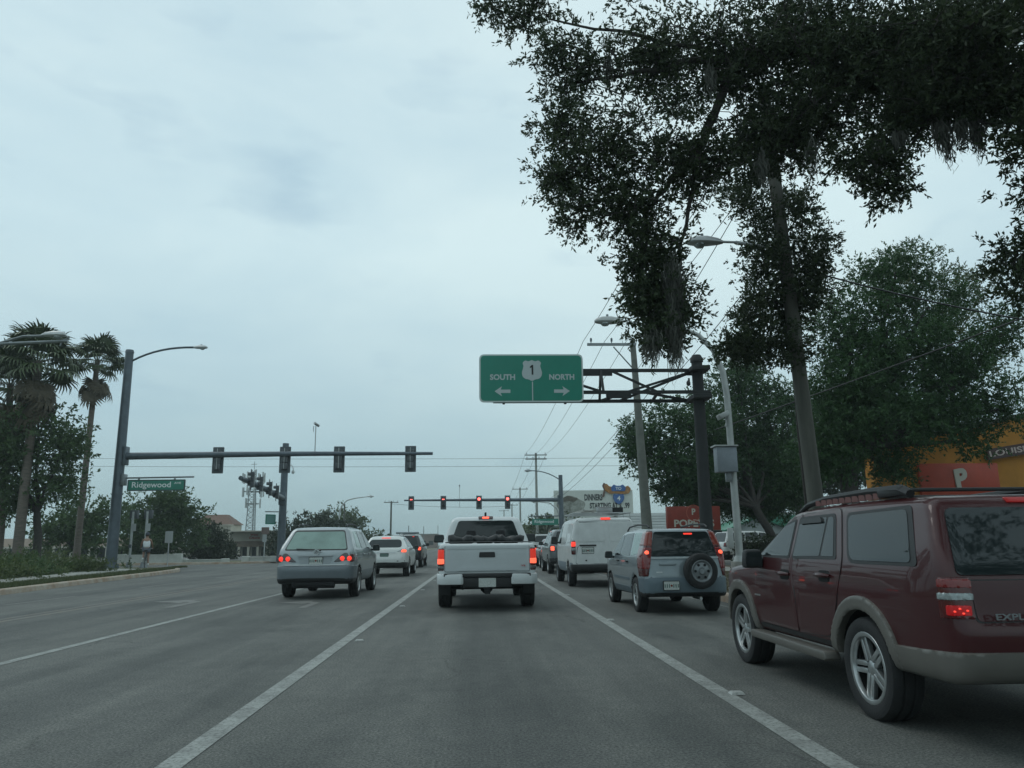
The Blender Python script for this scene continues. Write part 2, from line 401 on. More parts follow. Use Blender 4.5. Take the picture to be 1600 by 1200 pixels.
        for i in range(ns):
            a = 2*PI*i/ns; ca, sa = math.cos(a), math.sin(a)
            Mx = Matrix(((1, 0, 0), (0, ca, -sa), (0, sa, ca)))
            if kind == 'steel':
                q.box(Mx @ Vector((hw*.35, rimr*.6, 0)), (hw*.25, rimr*.7, rimr*.30), Mx)
            else:
                for sg in ((-1, 1) if kind == 'spoke5' else (0,)):
                    wd = rimr*.15 if kind == 'spoke5' else rimr*.24
                    off = sg*rimr*.105
                    q.box(Mx @ Vector((hw*.55, rimr*.58, off)), (hw*.32, rimr*.74, wd), Mx)
        rim = q.mesh('rim', rimmat, True, bevel=.004 if kind != 'steel' else 0)
        for yw in s.wheels[:2]:
            for sx in (-1, 1):
                x = sx*(s.W/2-hw-.02)
                wh = link('wheel', hub, s.root, (x, yw, s.wheels[2]), (0, 0, 0 if sx > 0 else PI))
                wh.rotation_euler = (random.random()*6, 0, 0 if sx > 0 else PI)
                link('tyre', tyre, wh); link('rim', rim, wh)
        s.rim = rim; s.tyre = tyre
    def mirrors(s, y, z, m, w=.19, h=.17, d=.12, out=.13, x0=None):
        for sx in (-1, 1):
            x = sx*((x0 or s.W/2-.05)+out)
            hd = MB(); hd.box((x, y, z), (w, d, h), taper=.85); o = hd.build('wing_mirror', m, s.root, True, bevel=.035)
            g = MB(); g.prism(fillet([(x-w*.40, z-h*.36), (x+w*.40, z-h*.36), (x+w*.38, z+h*.36), (x-w*.38, z+h*.36)], .03), 'y', y-d/2-.004, y-d/2+.01); g.build('mirror_glass', M['glass'], o)
            a = MB(); a.box((x-sx*w*.6, y+.01, z-h*.3), (w*.6, .06, .05)); a.build('mirror_arm', M['trim'], o)
    def box(s, name, c, d, m, rot=None, bevel=.01, parent=None, smooth=True):
        b = MB(); b.box(c, d, rot); return b.build(name, m, parent or s.root, smooth, bevel)
    def plate(s, x, z, y=None, w=.31, h=.155, txt=None, frame=True, m=None):
        hp, d = s.ray('B', x, z); y0 = (hp.y if hp else 0) - .012 if y is None else y
        fr = MB(); fr.prism(fillet([(x-w/2-.012, z-h/2-.012), (x+w/2+.012, z-h/2-.012), (x+w/2+.012, z+h/2+.012), (x-w/2-.012, z+h/2+.012)], .015), 'y', y0, y0+.03)
        o = fr.build('licence_plate', M['trim'] if frame else (m or M['plate']), s.root)
        p = MB(); p.prism(fillet([(x-w/2, z-h/2), (x+w/2, z-h/2), (x+w/2, z+h/2), (x-w/2, z+h/2)], .012), 'y', y0-.006, y0+.004); fc = p.build('plate_face', m or M['plate'], o)
        if m is None:
            g = MB(); g.lathe([(0, -.001), (.022, -.001), (.022, .001)], 12, 'y', (x, y0-.008, z)); g.build('plate_motif', M['amber'], fc)
            for i in range(6):
                xx = x+(i-2.5)*w*.145+(.018 if i > 2 else -.018)*1.2; g = MB(); g.box((xx, y0-.0075, z-.004), (w*.075, .003, h*.42)); g.build('plate_character', M['plate_dark'], fc)
        return o
def text(s, m, parent, loc, width=None, size=1., rot=(PI/2, 0, 0), depth=.003, bold=0., name='lettering', shear=0.):
    cu = bpy.data.curves.new('t', 'FONT'); cu.body = s; cu.size = size; cu.align_x = 'CENTER'; cu.align_y = 'CENTER'; cu.extrude = depth; cu.offset = bold*size; cu.resolution_u = 3; cu.shear = shear
    o = bpy.data.objects.new('t', cu); me = bpy.data.meshes.new_from_object(o); bpy.data.objects.remove(o); bpy.data.curves.remove(cu)
    me.name = name; me.materials.clear(); me.materials.append(m)
    co = np.zeros(len(me.vertices)*3, np.float32); me.vertices.foreach_get('co', co); co = co.reshape(-1, 3)
    co[:, 0] -= (co[:, 0].max()+co[:, 0].min())/2; co[:, 1] -= (co[:, 1].max()+co[:, 1].min())/2
    if width: co[:, 0] *= width/max(1e-6, np.ptp(co[:, 0]))
    me.vertices.foreach_set('co', co.ravel()); me.update()
    return link(name, me, parent, loc, rot)
def paint(name, c, rough=.35, metal=.0, coat=.8, dirt=.12):
    m = mat(name, c, rough, metal, noise=(2.2, dirt), coat=coat, spec=.25); m.node_tree.nodes['Principled BSDF'].inputs['Coat Roughness'].default_value = .02; return m
def box_reg(x0, x1, y0, y1, z0, z1, sym=True):
    def g(X, Y, Z):
        a = np.abs(X) if sym else X
        return np.maximum(np.maximum(np.maximum(x0-a, a-x1), np.maximum(y0-Y, Y-y1)), np.maximum(z0-Z, Z-z1))
    return g
CARGRP = 'vehicles queued at the red lights'

# ---------------- dark red SUV, nearest, right lane
def red_suv():
    pm = paint('maroon_paint', (.042, .0034, .005), .4, .0, .55)
    tan = mat('tan_cladding', (.115, .108, .095), .5, .1, noise=(3, .15), coat=.2)
    side = [(.06, .47), (.0, .58), (-.02, .78), (.03, .86), (.05, 1.14), (.32, 1.65), (.41, 1.71), (1.2, 1.745), (2.1, 1.735), (2.70, 1.675), (3.52, 1.20), (3.66, 1.15), (4.45, 1.08), (4.80, .97), (4.90, .75), (4.91, .5), (4.80, .40), (3.4, .42), (.4, .46)]
    rear = [(0, .40), (.86, .40), (.925, .56), (.93, .98), (.905, 1.16), (.755, 1.665), (.67, 1.735), (0, 1.76)]
    plan = [(0, -.03), (.70, -.02), (.86, .06), (.93, .40), (.935, 2.5), (.925, 4.2), (.85, 4.65), (.65, 4.88), (0, 4.93)]
    yr, yf, zr = 1.17, 4.04, .385
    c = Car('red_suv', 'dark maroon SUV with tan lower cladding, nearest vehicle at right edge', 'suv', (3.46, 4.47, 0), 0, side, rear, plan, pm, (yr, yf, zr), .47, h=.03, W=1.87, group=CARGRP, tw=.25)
    def arches(X, Y, Z):
        a = np.minimum(np.hypot(Y-yr, Z-zr), np.hypot(Y-yf, Z-zr)); return np.maximum(np.maximum(np.maximum(.46-a, a-.555), .62-np.abs(X)), .40-Z)
    for ya in (yr, yf):
        for sg in (-1, 1):
            def reg(X, Y, Z, ya=ya, sg=sg):
                a = np.hypot(Y-ya, Z-zr); return np.maximum(np.maximum(np.maximum(.452-a, a-.56), .70-sg*X), .44-Z)
            c.panel('wheel_arch_flare', reg, .030, tan, (min(sg*.6, sg*.99), ya-.58, .42), (max(sg*.6, sg*.99), ya+.58, .97), h=.018, cut=False)
    c.panel('rear_bumper', lambda X, Y, Z: np.maximum(np.maximum(Y-.74, Z-.655+.04*np.clip(Y, 0, 1)), .44-Z), .028, tan, (-1, -.08, .43), (1, .78, .84), h=.02)
    c.panel('front_bumper', box_reg(-1, 1, 4.5, 5, .4, .72), .02, tan, (-1, 4.48, .4), (1, 4.96, .75), h=.035)
    for sg in (-1, 1):
        b = MB(); b.prism(fillet([(1.70, .36), (3.52, .36), (3.50, .44), (1.72, .44)], .03), 'x', sg*.86, sg*1.0); b.build('running_board', tan, c.root, True, bevel=.015)
        c.patch('step_pad', [(1.78, .475), (3.44, .475), (3.44, .52), (1.78, .52)], 'L' if sg < 0 else 'R', M['trim'], off=.006, r=.01)
    seam = M['black']
    belt0, belt1 = 1.235, 1.205
    # doors as raised panels over dark shut lines
    fd = [(2.42, .53), (3.42, .53, .1), (3.52, .80), (3.50, 1.16), (2.80, 1.60), (2.46, 1.645)]
    rd = [(1.60, .80, .1), (1.72, .56, .1), (2.39, .53), (2.43, 1.645), (1.66, 1.67, .08), (1.45, 1.20, .1)]
    def grow(p, e):
        cx = sum(q[0] for q in p)/len(p); cy = sum(q[1] for q in p)/len(p)
        return [(q[0]+math.copysign(e, q[0]-cx), q[1]+math.copysign(e, q[1]-cy), *q[2:]) for q in p]
    for sd_ in 'LR':
        for p in (fd, rd):
            g = c.patch('door_gap', grow(p, .007), sd_, seam, off=.0025, r=.04, step=.07)
            d = c.patch('door', p, sd_, pm, off=.0065, r=.035, step=.055, depth=.004)
        c.patch('window', [(2.56, 1.215), (3.44, 1.215, .02), (3.36, 1.27), (2.84, 1.56, .05), (2.56, 1.61)], sd_, M['trim'], off=.010, r=.04, step=.06)
        c.patch('pane', [(2.59, 1.24), (3.34, 1.24, .02), (2.83, 1.535, .04), (2.59, 1.585)], sd_, M['glass'], off=.0125, r=.03, step=.06)
        c.patch('window', [(1.56, 1.225), (2.50, 1.215), (2.50, 1.62), (1.74, 1.63, .06)], sd_, M['trim'], off=.010, r=.04, step=.06)
        c.patch('pane', [(1.90, 1.25), (2.47, 1.24), (2.47, 1.59), (1.90, 1.60)], sd_, M['glass'], off=.0125, r=.02, step=.06)
        c.patch('pane', [(1.62, 1.25), (1.865, 1.25), (1.865, 1.60), (1.765, 1.60, .04)], sd_, M['glass'], off=.0125, r=.02, step=.06)
        c.patch('rain_visor', [(1.95, 1.555), (2.44, 1.55), (2.42, 1.595), (2.0, 1.605)], sd_, M['black'], off=.03, r=.02, depth=.01)
        c.patch('window', [(.34, 1.20), (1.36, 1.20, .1), (1.55, 1.625, .08), (.55, 1.645)], sd_, M['trim'], off=.005, r=.05, step=.06)
        c.patch('pane', [(.42, 1.225), (1.33, 1.225, .1), (1.505, 1.60, .08), (.60, 1.615)], sd_, M['glass'], off=.009, r=.05, step=.06)
        for yh, zh in ((1.78, 1.075), (2.66, 1.055)):
            h0 = c.patch('handle_recess', fillet([(yh-.11, zh-.05), (yh+.11, zh-.05), (yh+.11, zh+.05), (yh-.11, zh+.05)], .045), sd_, M['under'], off=.009, r=0)
            hp, _ = c.ray(sd_, yh, zh); sx = -1 if sd_ == 'L' else 1
            b = MB(); b.tube([(hp.x+sx*.012, yh-.12, zh+.005), (hp.x+sx*.045, yh-.08, zh+.01), (hp.x+sx*.05, yh, zh+.01), (hp.x+sx*.045, yh+.08, zh+.01), (hp.x+sx*.012, yh+.12, zh+.005)], [.014, .019, .022, .019, .014], 8)
            b.build('door_handle', pm, c.root, True)
        hp, _ = c.ray(sd_, 3.42, .80)
        c.patch('side_badge', [(3.36, .80), (3.52, .80), (3.52, .815), (3.36, .815)], sd_, M['alloy'], off=.012, r=0)
    # roof rails with louvred feet
    slm = mat('maroon_slat', (.16, .07, .065), .5)
    for sg in (-1, 1):
        b = MB(); x = sg*.68
        b.tube([(x, .70, 1.735), (x, .82, 1.775), (x, 1.3, 1.79), (x, 2.1, 1.78), (x, 2.5, 1.74), (x, 2.70, 1.68)], [.035, .042, .034, .030, .028, .02], 8)
        b.build('roof_rail', M['trim'], c.root, True)
        b = MB(); b.box((x, .95, 1.765), (.075, .36, .08)); b.build('rail_foot', M['trim'], c.root, True, bevel=.02)
        b = MB(); b.box((0, 0, 0), (.03, .055, .05), (0, 0, .5)); sl = b.mesh('rail_slat', slm)
        for i in range(10): link('rail_slat', sl, c.root, (x+sg*.02, 1.15+i*.12, 1.742))
    for y in (1.0, 2.0): c.box('cross_bar', (0, y, 1.785), (1.36, .05, .03), M['trim'])
    c.mirrors(3.30, 1.20, M['trim'], .21, .20, .13, .10, .90)
    # tail: glass, lamps, badge
    c.patch('rear_window', [(-.80, 1.15), (.80, 1.15), (.69, 1.61, .06), (-.69, 1.61, .06)], 'B', M['glass'], off=.012, r=.05, step=.06)
    c.patch('tailgate_gap', [(-.72, .84), (.72, .84), (.74, 1.12), (-.74, 1.12)], 'B', seam, off=.003, r=.03)
    c.patch('tailgate', [(-.71, .85), (.71, .85), (.73, 1.112), (-.73, 1.112)], 'B', pm, off=.007, r=.03)
    for sg in (-1, 1):
        xr = lambda z0, z1: (lambda X, Y, Z: np.maximum(np.maximum(.72-sg*X, Y-.15), np.maximum(z0-Z, Z-z1)))
        bx = ((min(sg*.66, sg*1), -.1, .8), (max(sg*.66, sg*1), .32, 1.2))
        hs = c.panel('tail_light', xr(.865, 1.135), .008, M['red_dim'], *bx, h=.011)
        c.panel('lamp_segment', xr(1.065, 1.125), .013, M['red_lens'], *bx, h=.010, parent=hs)
        c.panel('reversing_lamp', xr(.985, 1.035), .014, M['clear_lens'], *bx, h=.010, parent=hs)
        c.panel('brake_lamp', lambda X, Y, Z: np.maximum(np.maximum(.74-sg*X, Y-.10), np.maximum(.885-Z, Z-.955)), .013, mat('lamp_deep_red', (.25, .008, .008), .2, emit=(1, .01, .02), es=.12), *bx, h=.010, parent=hs)
        b = MB()
        for i, (dy, dz) in enumerate(((0, 0), (.035, .012), (.02, -.018), (.06, -.006))):
            b.lathe([(0, -.012), (.006, -.004), (.007, .006)], 10, 'y', (sg*(.80+dy*1.2), -.022+abs(dy)*.3, .925+dz))
        b.build('bulb', M['brake'], hs)
    c.panel('high_brake_light', lambda X, Y, Z: np.maximum(np.abs(X)-.22, np.maximum(np.abs(Z-1.665)-.02, Y-.6)), .012, mat('high_lamp_dim', (.16, .01, .01), .3, emit=(1, .03, .03), es=.10), (-.25, .2, 1.60), (.25, .7, 1.74), h=.014)
    text('EXPLORER', M['steel_grey'], c.root, (-.44, -.045, .885), width=.40, size=.055, bold=.02, name='badge')
    c.plate(0, .70)
    c.patch('windscreen', [(-.72, 1.26), (.72, 1.26), (.64, 1.61), (-.64, 1.61)], 'F', M['glass'], off=.006)
    c.rear2('headlight', [(.5, .78), (.86, .80), (.86, .98), (.5, .94)], M['clear_lens']) if False else [c.patch('headlight', [(sg*.5, .80), (sg*.84, .82), (sg*.84, 1.0), (sg*.5, .96)], 'F', M['clear_lens'], off=.01) for sg in (-1, 1)]
    c.patch('grille', [(-.45, .74), (.45, .74), (.45, .98), (-.45, .98)], 'F', M['chrome'], off=.012)
    c.add_wheels(.395, .27, 'spoke5')
    c.root.scale = (.90, .90, .855)
red_suv()

# ---------------- silver crossover with spare wheel, right lane
def spare_suv():
    pm = paint('silver_blue_paint', (.24, .285, .305), .35, .35)
    lowm = mat('blue_grey_bumper', (.115, .155, .18), .5, .1, noise=(3, .15))
    side = [(.10, .36), (.02, .42), (.0, .62), (.05, .70), (.09, 1.06), (.30, 1.58), (.40, 1.64), (1.4, 1.675), (2.3, 1.63), (2.62, 1.55), (3.30, 1.10), (3.45, 1.06), (4.0, .98), (4.32, .84), (4.40, .55), (4.32, .3), (4.1, .26), (.5, .33)]
    rear = [(0, .26), (.80, .28), (.88, .48), (.89, .92), (.87, 1.06), (.70, 1.57), (.62, 1.645), (0, 1.68)]
    plan = [(0, -.01), (.66, .0), (.84, .10), (.89, .5), (.89, 3.6), (.82, 4.1), (.6, 4.36), (0, 4.42)]
    c = Car('compact_suv', 'silver blue compact SUV with spare wheel on its tailgate, right lane', 'suv', (3.45, 13.3, 0), R(1.0), side, rear, plan, pm, (.86, 3.48, .335), .395, h=.037, W=1.78, group=CARGRP, tw=.215)
    c.panel('rear_bumper', lambda X, Y, Z: np.maximum(np.maximum(Y-.46, Z-.70), .30-Z), .022, lowm, (-1, -.05, .3), (1, .5, .75), h=.028)
    c.panel('lower_valance', lambda X, Y, Z: np.maximum(np.maximum(Y-.45, Z-.42), .29-Z), .025, M['trim'], (-1, -.06, .28), (1, .5, .45), h=.03)
    for sd_ in 'LR':
        c.patch('window', [(2.28, 1.10), (3.16, 1.10, .02), (2.60, 1.50, .05), (2.30, 1.545)], sd_, M['glass'], off=.006, r=.03)
        c.patch('window', [(1.32, 1.10), (2.20, 1.10), (2.22, 1.55), (1.42, 1.57)], sd_, M['glass'], off=.006, r=.04)
        c.patch('window', [(.52, 1.16), (1.20, 1.10), (1.30, 1.565), (.62, 1.565)], sd_, M['glass_light'], off=.006, r=.06)
        for y in (1.26, 2.24, 3.2):
            c.patch('door_gap', [(y-.006, .5), (y+.006, .5), (y+.006, 1.09), (y-.006, 1.09)], sd_, M['black'], off=.002, r=0)
        for y in (1.5, 2.45):
            hp, _ = c.ray(sd_, y, .98); c.box('door_handle', (hp.x+(-.02 if sd_ == 'L' else .02), y, .98), (.03, .17, .035), M['trim'])
        c.patch('sill_trim', [(1.35, .34), (2.98, .34), (2.98, .47), (1.35, .47)], sd_, lowm, off=.012, r=.03)
        c.patch('body_side_moulding', [(1.36, .60), (2.95, .60), (2.95, .655), (1.36, .655)], sd_, lowm, off=.012, r=.01)
    for sg in (-1, 1):
        b = MB(); b.tube([(sg*.62, .42, 1.66), (sg*.62, .6, 1.715), (sg*.62, 1.4, 1.735), (sg*.62, 2.2, 1.70), (sg*.62, 2.42, 1.62)], .018, 6); b.build('roof_rail', M['trim'], c.root, True)
        reg = lambda z0, z1: (lambda X, Y, Z: np.maximum(np.maximum((.765 - .19*np.clip((Z-.72)/.9, 0, 1))-sg*X, Y-.58+.1*np.clip(1.2-Z, 0, 1)*3), np.maximum(z0-Z, Z-z1)))
        bx = ((min(sg*.4, sg*1), -.05, .68), (max(sg*.4, sg*1), .62, 1.66))
        hs = c.panel('tail_light', reg(.72, 1.60), .014, M['red_dim'], *bx, h=.02)
        c.panel('turn_signal', reg(1.30, 1.57), .020, M['amber'], *bx, h=.02, parent=hs)
        c.panel('lamp_segment', reg(.86, 1.27), .020, M['red_lens'], *bx, h=.02, parent=hs)
        hp, _ = c.ray('B', sg*.77, 1.17)
        b = MB(); b.lathe([(0, -.03), (.035, -.02), (.05, .0), (.05, .02)], 14, 'y', (sg*.765, (hp.y if hp else .2)-.012, 1.165)); b.build('brake_lamp', M['brake_hot'], hs, True)
    c.patch('rear_window', [(-.70, 1.10), (.70, 1.10), (.56, 1.575, .05), (-.56, 1.575, .05)], 'B', M['glass'], off=.008, r=.05)
    c.patch('high_brake_light', [(.06, 1.515), (.24, 1.515), (.24, 1.545), (.06, 1.545)], 'B', M['brake'], off=.014, r=.01)
    c.patch('tailgate_gap', [(-.72, .70), (.72, .70), (.72, .712), (-.72, .712)], 'B', M['black'], off=.004, r=0)
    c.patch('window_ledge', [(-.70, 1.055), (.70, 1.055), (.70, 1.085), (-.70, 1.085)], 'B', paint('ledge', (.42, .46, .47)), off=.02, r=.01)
    c.box('tailgate_handle', (-.36, .05, .95), (.34, .04, .04), pm)
    # spare wheel
    sx, sz = .26, .82
    o = link('spare_wheel', c_mesh(M['rubber']), c.root, (sx, -.10, sz), None)
    q = MB(); q.lathe([(0, -.115), (.05, -.115), (.07, -.085), (.16, -.07), (.20, -.095), (.215, -.09), (.215, .0)], 32, 'y'); r_ = q.build('spare_rim', M['steel_grey'], o, True)
    for i in range(6):
        a = 2*PI*i/6; b = MB(); b.lathe([(0, -.003), (.026, -.003), (.026, .01)], 10, 'y', (.13*math.cos(a), -.086, .13*math.sin(a))); b.build('rim_hole', M['under'], r_)
    c.plate(-.33, .55, y=-.035, txt=True)
    c.patch('badge', [(-.60, .79), (-.48, .79), (-.48, .81), (-.60, .81)], 'B', M['alloy'], off=.006, r=0)
    b = MB(); b.tube([(.28, .02, .30), (.28, .5, .30)], .03, 8); b.build('exhaust', M['alloy'], c.root, True)
    c.mirrors(3.02, 1.10, M['trim'], .2, .16, .12, .1, .88)
    c.patch('windscreen', [(-.62, 1.14), (.62, 1.14), (.52, 1.54), (-.52, 1.54)], 'F', M['glass'], off=.006)
    c.add_wheels(.345, .22, 'spoke5')
    c.root.scale = (.825, .91, .865)
def c_mesh(m):
    t = MB(); t.lathe([(.21, -.09), (.24, -.105), (.29, -.105), (.325, -.08), (.335, -.04), (.335, .06), (.31, .10), (.15, .10), (0, .10)], 36, 'y'); return t.mesh('spare_wheel', m, True)
spare_suv()

# ---------------- white cargo van with roof rack
def van():
    pm = paint('van_white', (.60, .62, .61), .4, 0, .5, .18)
    side = [(.06, .44), (.0, .52), (.03, .66), (.05, 1.2), (.14, 1.80), (.26, 1.88), (1.4, 1.90), (2.7, 1.87), (3.1, 1.78), (3.95, 1.16), (4.2, 1.08), (4.6, .92), (4.74, .66), (4.74, .38), (4.6, .28), (.5, .36)]
    rear = [(0, .34), (.84, .36), (.93, .5), (.94, 1.05), (.90, 1.3), (.80, 1.80), (.70, 1.885), (0, 1.91)]
    plan = [(0, .0), (.78, .01), (.90, .08), (.94, .4), (.94, 3.7), (.86, 4.3), (.6, 4.7), (0, 4.76)]
    c = Car('cargo_van', 'white panel van with loaded roof rack, ahead of the spare wheel SUV', 'van', (3.40, 21.55, 0), R(0.3), side, rear, plan, pm, (.98, 3.98, .33), .40, h=.042, W=1.88, group=CARGRP, tw=.215)
    c.panel('rear_bumper', lambda X, Y, Z: np.maximum(np.maximum(Y-.3, Z-.62), .40-Z), .03, M['trim'], (-1, -.06, .38), (1, .35, .66), h=.035)
    lowb = mat('van_lower', (.15, .19, .22), .5, noise=(3, .2))
    xs = .06
    for a, b_ in ((-.80, xs-.006), (xs+.006, .80)):
        c.patch('door_gap', [(a-.008, .63), (b_+.008, .63), (b_*.9+.008 if b_ > .5 else b_+.008, 1.80), (a*.93-.008 if a < -.5 else a-.008, 1.80)], 'B', M['black'], off=.002, r=.03)
        c.patch('rear_door', [(a, .64), (b_, .64), (b_*.9 if b_ > .5 else b_, 1.79), (a*.93 if a < -.5 else a, 1.79)], 'B', pm, off=.008, r=.03)
        aa = a+.07; bb = b_-.07
        c.patch('door_panel', [(aa, 1.22), (bb, 1.22), (bb*.95, 1.72), (aa*.95, 1.72)], 'B', pm, off=.018, r=.05)
    c.patch('handle_bar', [(-.70, 1.10), (-.24, 1.10), (-.24, 1.14), (-.70, 1.14)], 'B', M['trim'], off=.03, r=.01)
    c.plate(-.47, .985)
    c.patch('lock', [(-.55, .70), (-.50, .70), (-.50, .74), (-.55, .74)], 'B', M['black'], off=.015, r=.02)
    for sg in (-1, 1):
        bx = ((min(sg*.6, sg*1), -.05, .85), (max(sg*.6, sg*1), .3, 1.28))
        rg = lambda z0, z1: (lambda X, Y, Z: np.maximum(np.maximum(.805-sg*X, Y-.14), np.maximum(z0-Z, Z-z1)))
        hs = c.panel('tail_light', rg(.88, 1.25), .014, M['red_dim'], *bx, h=.022)
        c.panel('reversing_lamp', rg(.98, 1.05), .02, M['clear_lens'], *bx, h=.02, parent=hs)
        c.panel('brake_lamp', rg(1.09, 1.22), .022, M['brake'], *bx, h=.022, parent=hs)
    c.panel('high_brake_light', lambda X, Y, Z: np.maximum(np.abs(X-.06)-.13, np.maximum(np.abs(Z-1.84)-.03, Y-.5)), .03, M['brake'], (-.1, .0, 1.78), (.25, .5, 1.92), h=.018)
    for sd_ in 'LR':
        c.patch('window', [(2.72, 1.18), (3.72, 1.18), (3.10, 1.68), (2.76, 1.70)], sd_, M['glass'], off=.006, r=.04)
        c.patch('side_panel', [(1.45, 1.2), (2.55, 1.2), (2.55, 1.70), (1.45, 1.70)], sd_, pm, off=.012, r=.06)
        c.patch('side_panel', [(.35, 1.2), (1.33, 1.2), (1.33, 1.72), (.40, 1.72)], sd_, pm, off=.012, r=.06)
        for y in (1.40, 2.62): c.patch('door_gap', [(y-.007, .55), (y+.007, .55), (y+.007, 1.75), (y-.007, 1.75)], sd_, M['black'], off=.003, r=0)
        c.patch('lower_cladding', [(1.45, .40), (3.5, .40), (3.5, .66), (1.45, .66)], sd_, lowb, off=.006, r=.03)
        c.patch('lower_cladding', [(.08, .46), (.52, .46), (.52, .66), (.10, .66)], sd_, lowb, off=.006, r=.03)
    # rack with ladders and toolbox
    rk = MB()
    for y in (.5, 1.5, 2.5):
        rk.tube([(-.82, y, 1.84), (-.80, y, 2.0), (.80, y, 2.0), (.82, y, 1.84)], .02, 6)
    for sg in (-1, 1): rk.tube([(sg*.78, .3, 2.0), (sg*.78, 2.7, 2.0)], .018, 6)
    rk.build('roof_rack', M['alum'], c.root)
    lad = MB()
    for x in (-.55, -.22): lad.box((x, 1.4, 2.06), (.035, 2.7, .07))
    for i in range(9): lad.tube([(-.55, .2+i*.3, 2.06), (-.22, .2+i*.3, 2.06)], .016, 6)
    l = lad.build('ladder', mat('fibreglass', (.36, .36, .33), .6, noise=(5, .3)), None); l.matrix_world = c.root.matrix_basis.copy(); tag(l, 'pale ladder lying on the roof rack of the white van', 'ladder')
    for (x, y, z, sx, sy, sz, mm, nm, lb) in ((.12, .75, 2.085, .42, .4, .13, 'alum', 'tool_box', 'grey metal tool box on the roof of the white van'), (.50, 1.2, 2.08, .34, .9, .12, 'steel_dark', 'dark_case', 'dark case strapped on the right of the van roof rack')):
        b = MB(); b.box((x, y, z-.0), (sx, sy, sz)); b.box((x, y, z+sz/2+.012), (sx+.02, sy+.02, .03)); o = b.build(nm, M[mm], None, True, bevel=.012); o.matrix_world = c.root.matrix_basis.copy(); tag(o, lb, 'tool box')
    c.mirrors(3.55, 1.28, M['trim'], .2, .24, .14, .12, .92)
    c.patch('windscreen', [(-.72, 1.2), (.72, 1.2), (.62, 1.74), (-.62, 1.74)], 'F', M['glass'], off=.006)
    c.add_wheels(.33, .205, 'steel', M['steel_grey'])
van()

